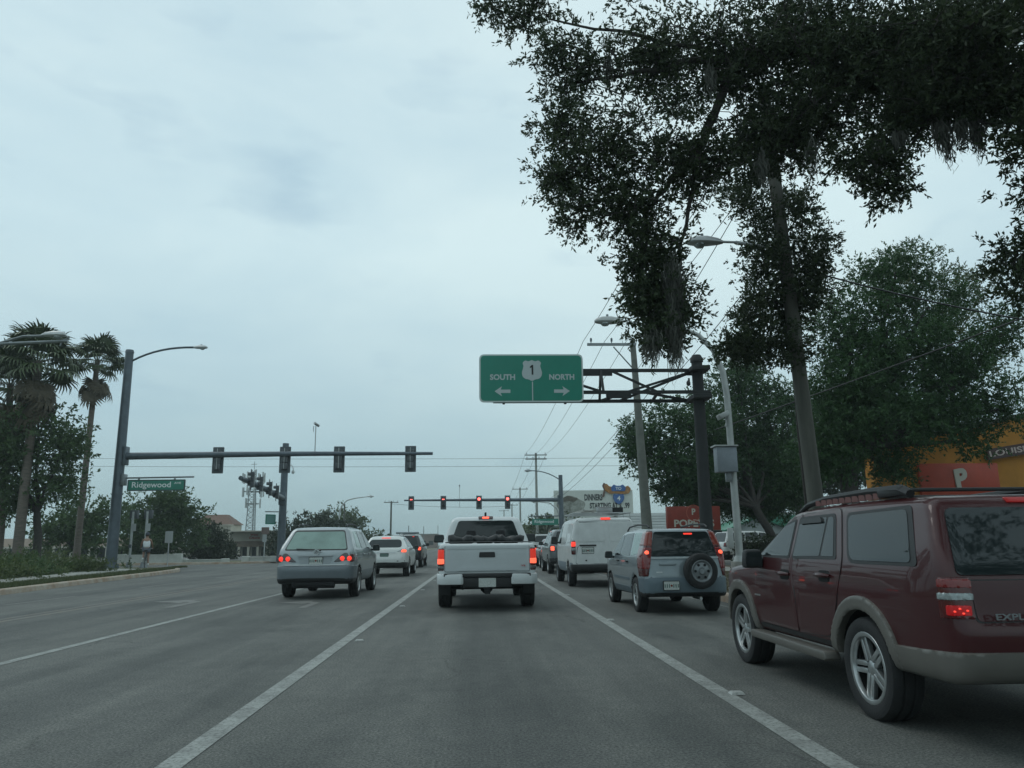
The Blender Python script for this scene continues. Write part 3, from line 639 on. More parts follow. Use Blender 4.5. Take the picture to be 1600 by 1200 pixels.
# ---------------- white pickup straight ahead
def pickup():
    pm = paint('pickup_white', (.58, .61, .61), .35, 0, .7, .10)
    side = [(.10, .56), (.04, .62), (.04, 1.165), (.10, 1.20), (1.60, 1.205), (1.68, 1.24), (1.90, 1.68), (2.02, 1.755), (2.8, 1.78), (3.25, 1.74), (3.95, 1.28), (4.12, 1.22), (4.95, 1.12), (5.28, .96), (5.36, .6), (5.2, .44), (3.2, .46), (.4, .54)]
    rear = [(0, .44), (.86, .46), (.92, .6), (.93, .95), (.91, 1.10), (.885, 1.22), (.70, 1.70), (.60, 1.765), (0, 1.79)]
    plan = [(0, .02), (.80, .03), (.88, .08), (.92, .4), (.935, 1.2), (.91, 1.65), (.92, 2.4), (.935, 4.2), (.86, 4.9), (.6, 5.3), (0, 5.38)]
    def extra(X, Y, Z, d):
        bed = np.maximum(np.maximum(np.abs(X)-.755, np.maximum(.13-Y, Y-1.60)), .76-Z); return np.maximum(d, -bed)
    c = Car('pickup_truck', 'white double cab pickup truck straight ahead in the centre lane', 'truck', (.13, 14.55, 0), R(0.3), side, rear, plan, pm, (1.24, 4.48, .375), .445, h=.036, W=1.89, group=CARGRP, tw=.255, extra=extra)
    # tailgate
    c.patch('tailgate_gap', [(-.775, .70), (.775, .70), (.775, 1.16), (-.775, 1.16)], 'B', M['black'], off=.002, r=.02)
    grey = paint('tailgate_shaded_white', (.50, .535, .545), .4, 0, .6, .08)  # pickup white darkened, the tailgate's shading put into its colour
    tg = c.patch('tailgate', [(-.765, .705), (.765, .705), (.765, 1.165), (-.765, 1.165)], 'B', grey, off=.022, r=.02)
    c.patch('tailgate_step', [(-.74, 1.105), (.74, 1.105), (.74, 1.15), (-.74, 1.15)], 'B', grey, off=.034, r=.02)
    c.patch('tailgate_swage', [(-.55, .715), (.55, .715), (.44, .785), (-.44, .785)], 'B', grey, off=.034, r=.03)
    c.patch('tailgate_handle', [(-.15, .95), (.15, .95), (.14, 1.045), (-.14, 1.045)], 'B', M['trim'], off=.030, r=.02)
    text('V6', mat('red_badge', (.4, .03, .03), .4), c.root, (.655, .008, .80), width=.08, size=.04, bold=.02, name='badge')
    for sg in (-1, 1):
        bx = ((min(sg*.6, sg*1), -.05, .70), (max(sg*.6, sg*1), .32, 1.18))
        rg = lambda z0, z1: (lambda X, Y, Z: np.maximum(np.maximum(.785-sg*X, Y-.20), np.maximum(z0-Z, Z-z1)))
        hs = c.panel('tail_light', rg(.72, 1.12), .012, M['red_dim'], *bx, h=.02)
        c.panel('lamp_segment', rg(.93, 1.10), .018, mat('lamp_upper', (.2, .01, .01), .2, emit=(1, .06, .03), es=.45), *bx, h=.018, parent=hs)
        c.panel('brake_lamp', rg(.835, .93), .020, M['brake_hot'], *bx, h=.018, parent=hs)
        c.panel('reversing_lamp', rg(.74, .80), .018, mat('smoked_lens', (.09, .09, .09), .2, coat=.5), *bx, h=.018, parent=hs)
        b = MB(); b.prism(fillet([(sg*.43, -.10), (sg*.80, -.08), (sg*.915, .04), (sg*.925, .44), (sg*.80, .44), (sg*.43, .10)], .06), 'z', .475, .665); b.build('bumper_corner', pm, c.root, True, bevel=.025)
        c.patch('arch_moulding', [(.5, .5)], 'L', pm) if False else None
        b = MB(); b.box((sg*.80, .80, .40), (.22, .02, .30)); b.build('mud_flap', M['rubber'], c.root)
    b = MB(); b.box((0, .0, .635), (1.58, .16, .07)); b.build('bumper_step', M['trim'], c.root, True, bevel=.02)
    b = MB(); b.prism(fillet([(-.44, .42), (.44, .42), (.44, .60), (-.44, .60)], .03), 'y', -.05, .25); b.build('bumper_centre', M['trim'], c.root, True, bevel=.02)
    c.plate(0, .51, y=-.06, m=M['plate'])
    b = MB(); b.box((0, -.02, .36), (.10, .24, .09)); b.tube([(-.45, 1.0, .42), (-.45, .3, .40)], .035, 8); b.build('tow_hitch', M['under'], c.root, True)
    b = MB(); b.tube([(-.80, 1.24, .375), (.80, 1.24, .375)], .05, 10); b.tube([(0, 1.1, .375), (0, 1.4, .375)], .13, 12); b.build('rear_axle', M['under'], c.root, True)
    # rolled black bed cover, lumpy
    pts = []; rr = []
    for i in range(25):
        x = -.74+i*1.48/24; pts.append((x, 1.36+.02*math.sin(i*1.7), 1.27+.012*math.sin(i*2.3)+.02*math.cos(i*.8))); rr.append(.082+.016*math.sin(i*1.3)+.01*math.sin(i*3.1))
    b = MB(); b.tube(pts, rr, 12); b.prism(fillet([(.16, 1.215), (1.5, 1.215), (1.5, 1.24), (.16, 1.23)], .005), 'x', -.77, .77)
    b.build('bed_cover', mat('black_vinyl', (.014, .016, .017), .45, bump=(9, .6)), c.root, True)
    # cab glass
    c.patch('rear_window', [(-.70, 1.26), (.70, 1.26), (.56, 1.665, .06), (-.56, 1.665, .06)], 'B', M['glass'], off=.008, r=.06)
    for sg in (-1, 1): c.patch('headrest', fillet([(sg*.30-.11, 1.30), (sg*.30+.11, 1.30), (sg*.30+.09, 1.46), (sg*.30-.09, 1.46)], .04), 'B', M['under'], off=.0085, r=0)
    c.panel('high_brake_light', lambda X, Y, Z: np.maximum(np.abs(X)-.15, np.maximum(np.abs(Z-1.725)-.034, Y-2.4)), .02, mat('smoked_red', (.05, .02, .02), .3), (-.2, 1.8, 1.66), (.2, 2.4, 1.80), h=.018)
    c.panel('brake_lamp', lambda X, Y, Z: np.maximum(np.abs(X)-.07, np.maximum(np.abs(Z-1.725)-.02, Y-2.4)), .028, M['brake_hot'], (-.1, 1.8, 1.66), (.1, 2.4, 1.80), h=.014)
    b = MB(); b.prism([(2.2, 1.77), (2.36, 1.77), (2.24, 1.845), (2.21, 1.845)], 'x', -.022, .022); b.build('antenna_fin', M['trim'], c.root, True, bevel=.008)
    for sd_ in 'LR':
        c.patch('window', [(1.95, 1.26), (2.72, 1.26), (2.74, 1.68), (2.08, 1.66)], sd_, M['glass'], off=.006, r=.04)
        c.patch('window', [(2.82, 1.26), (3.78, 1.26), (3.22, 1.66), (2.84, 1.68)], sd_, M['glass'], off=.006, r=.04)
        for y in (1.72, 2.77, 3.85): c.patch('door_gap', [(y-.006, .6), (y+.006, .6), (y+.006, 1.25), (y-.006, 1.25)], sd_, M['black'], off=.003, r=0)
        for y in (1.9, 2.95):
            hp, _ = c.ray(sd_, y, 1.14); c.box('door_handle', (hp.x+(-.02 if sd_ == 'L' else .02), y, 1.14), (.03, .2, .04), pm)
    c.mirrors(3.62, 1.32, M['trim'], .25, .18, .13, .14, .90)
    c.patch('windscreen', [(-.66, 1.32), (.66, 1.32), (.56, 1.70), (-.56, 1.70)], 'F', M['glass'], off=.006)
    c.add_wheels(.375, .225, 'spoke6')
pickup()

# ---------------- silver crossover, left lane
def silver_suv():
    pm = paint('silver_paint', (.30, .335, .345), .35, .4)
    low = mat('grey_lower', (.13, .155, .17), .5, .2, noise=(3, .15), coat=.3)
    side = [(.10, .36), (.02, .44), (.0, .66), (.06, .74), (.09, 1.02), (.14, 1.09), (.60, 1.58), (.72, 1.63), (1.5, 1.665), (2.3, 1.62), (2.55, 1.55), (3.22, 1.12), (3.4, 1.07), (4.1, .98), (4.48, .84), (4.57, .55), (4.45, .32), (4.2, .26), (.5, .34)]
    rear = [(0, .30), (.80, .32), (.89, .48), (.905, .85), (.88, 1.06), (.68, 1.56), (.60, 1.63), (0, 1.665)]
    plan = [(0, -.01), (.68, .0), (.85, .10), (.905, .5), (.905, 3.7), (.84, 4.2), (.6, 4.52), (0, 4.59)]
    c = Car('silver_suv', 'silver SUV with twin round tail lights in the left lane', 'suv', (-3.79, 18.50, 0), R(-.5), side, rear, plan, pm, (.95, 3.57, .345), .40, h=.038, W=1.815, group=CARGRP, tw=.22)
    c.panel('rear_bumper', lambda X, Y, Z: np.maximum(np.maximum(Y-.52, Z-.745), .36-Z), .024, low, (-1, -.06, .34), (1, .56, .78), h=.028)
    c.panel('bumper_strip', lambda X, Y, Z: np.maximum(np.maximum(Y-.35, np.abs(Z-.755)-.014), np.abs(X)-.70), .032, paint('strip', (.5, .53, .53)), (-.8, -.08, .70), (.8, .4, .8), h=.018)
    c.patch('rear_window', [(-.73, 1.09), (.73, 1.09), (.58, 1.555, .06), (-.58, 1.555, .06)], 'B', M['trim'], off=.005, r=.05)
    c.patch('rear_pane', [(-.70, 1.115), (.70, 1.115), (.57, 1.52, .05), (-.57, 1.52, .05)], 'B', M['glass_light'], off=.009, r=.05)
    b = MB(); b.tube([(.12, .06, 1.085), (.05, .10, 1.10), (-.45, .13, 1.125)], [.02, .014, .01], 6); b.build('wiper', M['black'], c.root)
    b = MB(); b.lathe([(.055, -.008), (.068, -.008), (.068, .01), (.055, .01), (.055, -.008)], 20, 'y', (.02, .068, 1.045)); b.tube([(-.02, .066, 1.02), (.03, .066, 1.065), (.05, .066, 1.02)], .007, 5); b.build('emblem', M['chrome'], c.root)
    c.patch('chrome_strip', [(-.40, .955), (.40, .955), (.40, .985), (-.40, .985)], 'B', paint('chr', (.34, .37, .38)), off=.03, r=.01)
    c.patch('plate_recess', [(-.34, .76), (.34, .76), (.40, .95), (-.40, .95)], 'B', paint('recess', (.27, .30, .31)), off=.004, r=.04)
    c.plate(0.02, .855, w=.30, h=.15)
    for sg in (-1, 1):
        P = [(sg*.42, .825), (sg*.88, .825), (sg*.885, .99), (sg*.66, 1.035, .05)]
        o = c.patch('tail_light', P, 'B', mat('smoked_lamp', (.05, .035, .035), .15, coat=.8), off=.018, r=.03)
        def reg(X, Y, Z): return np.maximum(np.maximum(.78-sg*X, Y-.26), np.maximum(.825-Z, Z-1.0))
        c.panel('lamp_side', reg, .012, M['red_dim'], (min(sg*.7, sg*1), 0, .8), (max(sg*.7, sg*1), .3, 1.03), h=.022, parent=o)
        for xx in (.62, .775):
            hp, _ = c.ray('B', sg*xx, .90)
            b = MB(); b.lathe([(0, -.022), (.04, -.018), (.056, -.004), (.058, .03)], 20, 'y', (sg*xx, hp.y-.012, .90)); b.build('brake_lamp', M['brake'], o, True)
    c.panel('lower_valance', lambda X, Y, Z: np.maximum(np.maximum(Y-.5, Z-.47), .34-Z), .027, M['trim'], (-1, -.06, .32), (1, .55, .5), h=.03)
    for sd_ in 'LR':
        c.patch('window', [(2.22, 1.12), (3.06, 1.12, .02), (2.52, 1.50, .05), (2.24, 1.54)], sd_, M['glass'], off=.006, r=.03)
        c.patch('window', [(1.36, 1.12), (2.14, 1.12), (2.16, 1.545), (1.45, 1.55)], sd_, M['glass'], off=.006, r=.04)
        c.patch('window', [(.66, 1.14), (1.26, 1.12), (1.36, 1.545), (.92, 1.53, .06)], sd_, M['glass_light'], off=.006, r=.05)
        for y in (1.30, 2.18, 3.1): c.patch('door_gap', [(y-.006, .45), (y+.006, .45), (y+.006, 1.1), (y-.006, 1.1)], sd_, M['black'], off=.002, r=0)
        c.patch('lower_cladding', [(1.42, .34), (3.1, .34), (3.1, .60), (1.42, .60)], sd_, low, off=.010, r=.03)
        for y in (1.5, 2.4):
            hp, _ = c.ray(sd_, y, .98); c.box('door_handle', (hp.x+(-.02 if sd_ == 'L' else .02), y, .98), (.03, .17, .035), pm)
    for sg in (-1, 1):
        b = MB(); b.tube([(sg*.58, .75, 1.645), (sg*.58, .9, 1.69), (sg*.58, 1.6, 1.71), (sg*.58, 2.15, 1.68), (sg*.58, 2.3, 1.62)], .018, 6); b.build('roof_rail', M['trim'], c.root, True)
    c.mirrors(2.98, 1.13, M['trim'], .2, .17, .12, .1, .89)
    b = MB(); b.tube([(-.5, .12, .33), (.45, .12, .33)], .09, 10); b.tube([(-.82, .95, .34), (.82, .95, .34)], .05, 8); b.build('exhaust', M['under'], c.root, True)
    c.patch('windscreen', [(-.62, 1.16), (.62, 1.16), (.52, 1.54), (-.52, 1.54)], 'F', M['glass'], off=.006)
    c.add_wheels(.345, .22, 'spoke5')
silver_suv()

# ---------------- white crossover, second in the left lane
def white_suv():
    pm = paint('pearl_white', (.60, .62, .60), .3, 0, .9, .08)
    side = [(.12, .36), (.03, .46), (.0, .66), (.07, .82), (.14, 1.03), (.22, 1.10), (.62, 1.47), (.72, 1.535), (1.5, 1.57), (2.3, 1.53), (2.6, 1.45), (3.3, 1.06), (4.2, .93), (4.55, .76), (4.62, .5), (4.5, .30), (.5, .34)]
    rear = [(0, .28), (.80, .30), (.90, .50), (.91, .80), (.87, 1.0), (.62, 1.46), (.53, 1.535), (0, 1.57)]
    plan = [(0, -.02), (.62, .0), (.82, .12), (.905, .6), (.905, 3.7), (.82, 4.2), (.55, 4.56), (0, 4.63)]
    c = Car('white_suv', 'rounded white SUV between the silver SUV and the dark police SUV', 'suv', (-3.62, 30.35, 0), 0, side, rear, plan, pm, (.95, 3.75, .36), .415, h=.045, W=1.81, group=CARGRP, tw=.24)
    c.panel('rear_bumper', lambda X, Y, Z: np.maximum(np.maximum(Y-.4, Z-.56), .30-Z), .016, M['trim'], (-1, -.06, .3), (1, .45, .6), h=.04)
    c.patch('rear_window', [(-.64, 1.10, .12), (.64, 1.10, .12), (.60, 1.40, .14), (-.60, 1.40, .14)], 'B', M['glass'], off=.008, r=.1)
    c.patch('high_brake_light', [(-.17, 1.445), (.17, 1.445), (.17, 1.475), (-.17, 1.475)], 'B', M['brake'], off=.012, r=.01)
    for sg in (-1, 1):
        o = c.patch('tail_light', [(sg*.46, .945), (sg*.80, .90), (sg*.85, .95), (sg*.82, 1.05), (sg*.66, 1.04)], 'B', M['clear_lens'], off=.012, r=.03)
        c.patch('brake_lamp', [(sg*.62, .93), (sg*.80, .915), (sg*.83, .96), (sg*.80, 1.03), (sg*.66, 1.02)], 'B', M['brake_hot'], off=.02, r=.04, parent=o)
        c.patch('reflector', [(sg*.48, .58), (sg*.78, .58), (sg*.78, .61), (sg*.48, .61)], 'B', M['trim'], off=.012, r=.01)
    c.patch('chrome_strip', [(-.42, .90), (.42, .90), (.42, .93), (-.42, .93)], 'B', M['alloy'], off=.015, r=.01)
    c.plate(0, .80, w=.3, h=.15, m=M['plate_dark'])
    for sd_ in 'LR':
        c.patch('window', [(2.2, 1.07), (3.1, 1.05, .02), (2.5, 1.43), (2.22, 1.455)], sd_, M['glass'], off=.006, r=.03)
        c.patch('window', [(1.25, 1.09), (2.12, 1.07), (2.14, 1.46), (1.35, 1.46)], sd_, M['glass'], off=.006, r=.04)
        c.patch('window', [(.85, 1.12), (1.15, 1.09), (1.25, 1.45), (1.05, 1.43)], sd_, M['glass'], off=.006, r=.04)
    for sg in (-1, 1):
        b = MB(); b.tube([(sg*.52, .7, 1.54), (sg*.52, .9, 1.60), (sg*.52, 2.0, 1.60), (sg*.52, 2.2, 1.54)], .018, 6); b.build('roof_rail', M['alum'], c.root, True)
    c.mirrors(3.0, 1.10, M['trim'], .2, .15, .12, .1, .88)
    c.patch('windscreen', [(-.6, 1.12), (.6, 1.12), (.5, 1.44), (-.5, 1.44)], 'F', M['glass'], off=.006)
    c.add_wheels(.36, .24, 'spoke5')
white_suv()

# ---------------- generic boxy SUV builder for the far vehicles
def far_suv(name, label, loc, body, kind='suv', lightbar=False, scale=1.0, glass='glass', roofm=None, cat='suv', rz=0, group=CARGRP, lit=True):
    if kind == 'sedan':
        side = [(.1, .36), (0, .46), (.0, .7), (.08, .98), (.6, 1.03), (1.15, 1.36), (1.4, 1.43), (2.2, 1.44), (2.6, 1.36), (3.3, 1.0), (4.2, .88), (4.6, .7), (4.7, .4), (4.5, .26), (.5, .3)]
        rear = [(0, .28), (.8, .3), (.88, .5), (.89, .85), (.85, 1.0), (.62, 1.36), (.54, 1.43), (0, 1.45)]; H = 1.44; zw = (1.02, 1.34); rwz = (1.06, 1.34); tl = (.72, .92)
    elif kind == 'truck':
        side = [(.08, .55), (.02, .62), (.02, 1.12), (.08, 1.16), (1.6, 1.17), (1.7, 1.22), (1.9, 1.66), (2.0, 1.74), (3.0, 1.75), (3.9, 1.24), (4.9, 1.1), (5.2, .95), (5.3, .5), (5.1, .42), (.4, .5)]
        rear = [(0, .42), (.86, .44), (.93, .6), (.93, 1.0), (.9, 1.2), (.70, 1.68), (.6, 1.74), (0, 1.77)]; zw = (1.24, 1.66); rwz = (1.26, 1.64); tl = (.72, 1.1)
    else:
        side = [(.1, .42), (0, .52), (0, .75), (.06, 1.05), (.12, 1.12), (.34, 1.62), (.45, 1.71), (1.4, 1.755), (2.3, 1.74), (2.8, 1.64), (3.5, 1.18), (4.4, 1.06), (4.8, .9), (4.9, .55), (4.75, .36), (.5, .4)]
        rear = [(0, .36), (.84, .38), (.93, .55), (.94, .95), (.90, 1.12), (.70, 1.65), (.62, 1.74), (0, 1.765)]; zw = (1.17, 1.64); rwz = (1.14, 1.64); tl = (.86, 1.10)
    L = max(p[0] for p in side); plan = [(0, -.01), (.7, .0), (.88, .1), (.935, .5), (.935, L-1.0), (.85, L-.45), (.6, L-.05), (0, L+.02)]
    c = Car(name, label, cat, loc, rz, side, rear, plan, body, (.98 if kind != 'truck' else 1.15, L-.9, .35), .41, h=.055, W=1.88, group=group, tw=.24)
    def extra_bed(): pass
    c.panel('rear_bumper', lambda X, Y, Z: np.maximum(np.maximum(Y-.35, Z-.64), .4-Z), .02, M['trim'], (-1, -.06, .38), (1, .4, .68), h=.05)
    if kind == 'truck': c.patch('tonneau', [(-.74, .15), (.74, .15), (.74, 1.55), (-.74, 1.55)], 'T', M['trim'], off=.01)
    c.patch('rear_window', [(-.70, rwz[0]), (.70, rwz[0]), (.58, rwz[1], .08), (-.58, rwz[1], .08)], 'B', M[glass], off=.008, r=.06)
    for sg in (-1, 1):
        o = c.patch('tail_light', [(sg*.70, tl[0]), (sg*.88, tl[0]), (sg*.88, tl[1]), (sg*.70, tl[1])], 'B', M['red_dim'], off=.012, r=.03)
        c.patch('brake_lamp', [(sg*.72, tl[0]+.05), (sg*.86, tl[0]+.05), (sg*.86, tl[1]-.03), (sg*.72, tl[1]-.03)], 'B', M['brake_hot'] if lit else M['red_lens'], off=.02, r=.03, parent=o)
    c.plate(0, (tl[0]+tl[1])/2-.1)
    x0, x1 = (.5, L-1.45)
    for sd_ in 'LR':
        ym = {'sedan': 2.15, 'truck': 2.75}.get(kind, 2.25); ya = {'sedan': 1.25, 'truck': 2.0}.get(kind, 1.35); yz = {'sedan': 3.05, 'truck': 3.65}.get(kind, 3.3)
        c.patch('window', [(ym+.05, zw[0]), (yz, zw[0], .02), (yz-.62, zw[1]-.03), (ym+.06, zw[1])], sd_, M[glass], off=.006)
        c.patch('window', [(ya, zw[0]), (ym-.03, zw[0]), (ym-.03, zw[1]), (ya+.08, zw[1])], sd_, M[glass], off=.006)
        if kind == 'suv': c.patch('window', [(.42, zw[0]), (ya-.08, zw[0]), (ya-.02, zw[1]), (.56, zw[1])], sd_, M[glass], off=.006)
        for y in (ya-.05, ym, yz+.1): c.patch('door_gap', [(y-.007, .5), (y+.007, .5), (y+.007, zw[0]-.03), (y-.007, zw[0]-.03)], sd_, M['black'], off=.003, r=0)
    c.mirrors(yz-.1, zw[0]+.02, M['trim'], .2, .16, .12, .1, .9)
    c.patch('windscreen', [(-.62, zw[0]+.06), (.62, zw[0]+.06), (.54, zw[1]), (-.54, zw[1])], 'F', M['glass'], off=.006)
    for sg in (-1, 1): c.patch('headlight', [(sg*.5, .70), (sg*.82, .72), (sg*.82, .88), (sg*.5, .85)], 'F', M['clear_lens'], off=.01)
    c.add_wheels(.35, .22, 'spoke5')
    if roofm:
        c.panel('roof_panel', lambda X, Y, Z: np.maximum(1.66-Z, np.maximum(.3-Y, Y-2.9)), .008, roofm, (-.9, .2, 1.6), (.9, 3, 1.8), h=.05)
    if lightbar:
        b = MB(); b.box((0, 1.75, 1.83), (1.25, .28, .10)); b.build('light_bar', mat('lightbar', (.14, .17, .18), .2, coat=.5), c.root, True, bevel=.02)
        b = MB(); b.box((0, 1.75, 1.775), (.9, .2, .04)); b.build('light_bar_mount', M['trim'], c.root)
        for sg in (-1, 1): c.patch('roof_lamp', [(sg*.40, 1.60), (sg*.48, 1.60), (sg*.48, 1.63), (sg*.40, 1.63)], 'B', M['brake'], off=.012, r=0)
    return c
far_suv('police_suv', 'dark SUV with roof light bar at the head of the left lane', (-3.98, 42.2, 0), paint('police_dark', (.022, .026, .028), .35), lightbar=True, roofm=paint('police_roof', (.5, .52, .52)))
far_suv('grey_suv', 'dark grey SUV directly ahead of the white van, mostly hidden', (3.62, 31.0, 0), paint('grey_paint', (.11, .125, .13), .35, .3), rz=0)
far_suv('red_sedan', 'red car just past the right shoulder of the pickup', (3.85, 38.6, 0), paint('red_paint', (.12, .012, .02), .35), kind='sedan', cat='car')
far_suv('beige_pickup', 'pale pickup at the head of the right lane queue', (4.0, 46.5, 0), paint('pale_paint', (.36, .38, .37), .35), kind='truck', cat='truck')
PK = 'cars parked behind the hedge'
wp = paint('parked_white', (.62, .64, .63), .35)
far_suv('parked_suv', 'white SUV parked side on behind the dark hedge', (18.1, 43.0, .12), wp, rz=R(90-180), group=PK, lit=False) if False else None
far_suv('parked_suv', 'white SUV parked behind the dark hedge, its front towards the right', (13.5, 45.0, .02), wp, rz=R(-78), group=PK, lit=False)
far_suv('parked_pickup', 'white pickup parked left of the white SUV behind the hedge', (10.3, 47.6, .02), wp, kind='truck', rz=R(-84), group=PK, lit=False, cat='truck')
# ------------------------------------------------------------------ ground, road, verges
def asphalt():
    m = bpy.data.materials.new('asphalt'); m.use_nodes = True; t = m.node_tree; b = t.nodes['Principled BSDF']; n = t.nodes; l = t.links
    g = n.new('ShaderNodeTexCoord'); geo = n.new('ShaderNodeNewGeometry')
    def noise(scale, det=5, sc=None, rough=.6):
        q = n.new('ShaderNodeTexNoise'); q.inputs['Scale'].default_value = scale; q.inputs['Detail'].default_value = det; q.inputs['Roughness'].default_value = rough
        if sc:
            mp_ = n.new('ShaderNodeMapping'); mp_.inputs['Scale'].default_value = sc; l.new(geo.outputs['Position'], mp_.inputs[0]); l.new(mp_.outputs[0], q.inputs['Vector'])
        else: l.new(geo.outputs['Position'], q.inputs['Vector'])
        return q.outputs['Fac']
    def ramp_(f, p0, c0, p1, c1):
        r = n.new('ShaderNodeValToRGB'); r.color_ramp.elements[0].position = p0; r.color_ramp.elements[0].color = (*c0, 1); r.color_ramp.elements[1].position = p1; r.color_ramp.elements[1].color = (*c1, 1); l.new(f, r.inputs[0]); return r.outputs[0]
    def mul(a, b_, f=1.):
        q = n.new('ShaderNodeMixRGB'); q.blend_type = 'MULTIPLY'; q.inputs[0].default_value = f; l.new(a, q.inputs[1]); l.new(b_, q.inputs[2]); return q.outputs[0]
    base = ramp_(noise(.35, 6), .3, (.110, .114, .107), .7, (.156, .160, .150))
    agg = ramp_(noise(55, 4, None, .9), .40, (.35, .36, .37), .62, (1.6, 1.58, 1.54))
    blot = ramp_(noise(.9, 4, (1, .35, 1)), .32, (.72, .74, .75), .52, (1, 1, 1))
    # oil and tyre wear down each lane
    streak = ramp_(noise(1.6, 5, (1, .03, 1)), .35, (.74, .75, .76), .62, (1.04, 1.04, 1.03))
    stain = ramp_(noise(.55, 6, (1, .55, 1), .7), .60, (1, 1, 1), .70, (.66, .68, .69))
    patchy = ramp_(noise(6, 4), .3, (.86, .87, .88), .7, (1.08, 1.07, 1.06))
    vo = n.new('ShaderNodeTexVoronoi'); vo.feature = 'DISTANCE_TO_EDGE'; vo.inputs['Scale'].default_value = .33
    wv = n.new('ShaderNodeVectorMath'); wv.operation = 'ADD'; nd = n.new('ShaderNodeTexNoise'); nd.inputs['Scale'].default_value = 1.3; nd.inputs['Detail'].default_value = 6
    l.new(geo.outputs['Position'], nd.inputs['Vector']); l.new(geo.outputs['Position'], wv.inputs[0]); l.new(nd.outputs['Color'], wv.inputs[1]); l.new(wv.outputs[0], vo.inputs['Vector'])
    crack = ramp_(vo.outputs['Distance'], .0025, (.55, .55, .55), .006, (1, 1, 1))
    ms = ramp_(noise(.22, 3), .50, (0, 0, 0), .60, (1, 1, 1))
    mc = n.new('ShaderNodeMixRGB'); mc.inputs[1].default_value = (1, 1, 1, 1); l.new(ms, mc.inputs[0]); l.new(crack, mc.inputs[2])
    # tyre polished and oil dripped bands along the lanes
    sx = n.new('ShaderNodeSeparateXYZ'); l.new(geo.outputs['Position'], sx.inputs[0])
    ma = n.new('ShaderNodeMath'); ma.operation = 'MULTIPLY_ADD'; ma.inputs[1].default_value = 2*PI/3.6; ma.inputs[2].default_value = -.12*2*PI/3.6+PI/2; l.new(sx.outputs[0], ma.inputs[0])
    sn = n.new('ShaderNodeMath'); sn.operation = 'SINE'; l.new(ma.outputs[0], sn.inputs[0])
    band = ramp_(sn.outputs[0], .55, (1, 1, 1), 1.0, (.80, .81, .82))
    c = mul(mul(mul(mul(mul(mul(mul(base, agg, 1.0), blot), streak), stain), patchy), mc.outputs[0]), band)
    l.new(c, b.inputs['Base Color']); b.inputs['Roughness'].default_value = .82; b.inputs['Specular IOR Level'].default_value = .35
    bu = n.new('ShaderNodeBump'); bu.inputs['Strength'].default_value = .5; bu.inputs['Distance'].default_value = .01; l.new(noise(120, 3), bu.inputs['Height']); l.new(bu.outputs[0], b.inputs['Normal'])
    return m
def worn(name, col, wear=.5, under=(.14, .138, .128)):
    m = mat(name, col, .7); t = m.node_tree; b = t.nodes['Principled BSDF']; geo = t.nodes.new('ShaderNodeNewGeometry')
    def nz(s, d):
        q = t.nodes.new('ShaderNodeTexNoise'); q.inputs['Scale'].default_value = s; q.inputs['Detail'].default_value = d; q.inputs['Roughness'].default_value = .7; t.links.new(geo.outputs['Position'], q.inputs['Vector']); return q
    a = nz(5, 8); r = t.nodes.new('ShaderNodeValToRGB'); r.color_ramp.elements[0].position = wear-.12; r.color_ramp.elements[1].position = wear+.14
    r.color_ramp.elements[0].color = (*under, 1); r.color_ramp.elements[1].color = (*col, 1)
    t.links.new(a.outputs['Fac'], r.inputs[0])
    f = nz(40, 4); r2_ = t.nodes.new('ShaderNodeValToRGB'); r2_.color_ramp.elements[0].position = .36; r2_.color_ramp.elements[0].color = (.5, .5, .5, 1); r2_.color_ramp.elements[1].position = .5
    t.links.new(f.outputs['Fac'], r2_.inputs[0]); mm = t.nodes.new('ShaderNodeMixRGB'); mm.blend_type = 'MULTIPLY'; mm.inputs[0].default_value = 1
    t.links.new(r.outputs[0], mm.inputs[1]); t.links.new(r2_.outputs[0], mm.inputs[2]); t.links.new(mm.outputs[0], b.inputs['Base Color']); return m
M['asphalt'] = asphalt()
M['line'] = worn('road_paint', (.29, .305, .285), .45, (.16, .165, .155))
M['line_worn'] = worn('worn_road_paint', (.21, .215, .20), .58)
M['line_yellow'] = worn('worn_yellow_paint', (.24, .165, .085), .60)
M['grass'] = mat('grass', (.075, .095, .04), .95, noise=(3, .5), col2=(.06, .062, .028), bump=(50, .8))
M['soil'] = mat('leaf_litter', (.10, .085, .06), .95, noise=(9, .6), bump=(40, .9))
M['ground'] = mat('far_ground', (.10, .105, .07), .95, noise=(.4, .4))
def sheet(name, poly, z, m, parent=None, kind='structure'):
    b = MB(); b.add([(x, y, z) for x, y in poly], [tuple(range(len(poly)))]); o = b.build(name, m, parent, fix=False)
    bm = bmesh.new(); bm.from_mesh(o.data); bm.normal_update()
    for f in bm.faces:
        if f.normal.z < 0: f.normal_flip()
    bm.to_mesh(o.data); bm.free()
    if parent is None: o['kind'] = kind
    return o
sheet('ground', [(-700, -80), (700, -80), (700, 1200), (-700, 1200)], -.012, M['ground'])
road = sheet('road', [(-17, -40), (4.95, -40), (4.95, 30), (4.95, 42), (7.5, 46), (160, 46), (160, 73), (7.5, 73), (5, 77), (5, 900), (-11, 900), (-11, 77), (-14, 73), (-160, 56), (-160, 46), (-17, 46)], 0, M['asphalt'])
def strip(name, pts, wd, z, m, parent=road):
    b = MB(); L = []; Rr_ = []
    pts = [Vector((p[0], p[1], z)) for p in pts]
    for i, p in enumerate(pts):
        t = (pts[min(i+1, len(pts)-1)]-pts[max(i-1, 0)]).normalized(); n_ = Vector((-t.y, t.x, 0)); L.append(p+n_*wd/2); Rr_.append(p-n_*wd/2)
    for i in range(len(pts)-1): b.add([L[i], Rr_[i], Rr_[i+1], L[i+1]], [(0, 1, 2, 3)])
    o = b.build(name, m, parent, fix=False); return o
ys = [-3+i*3. for i in range(16)]
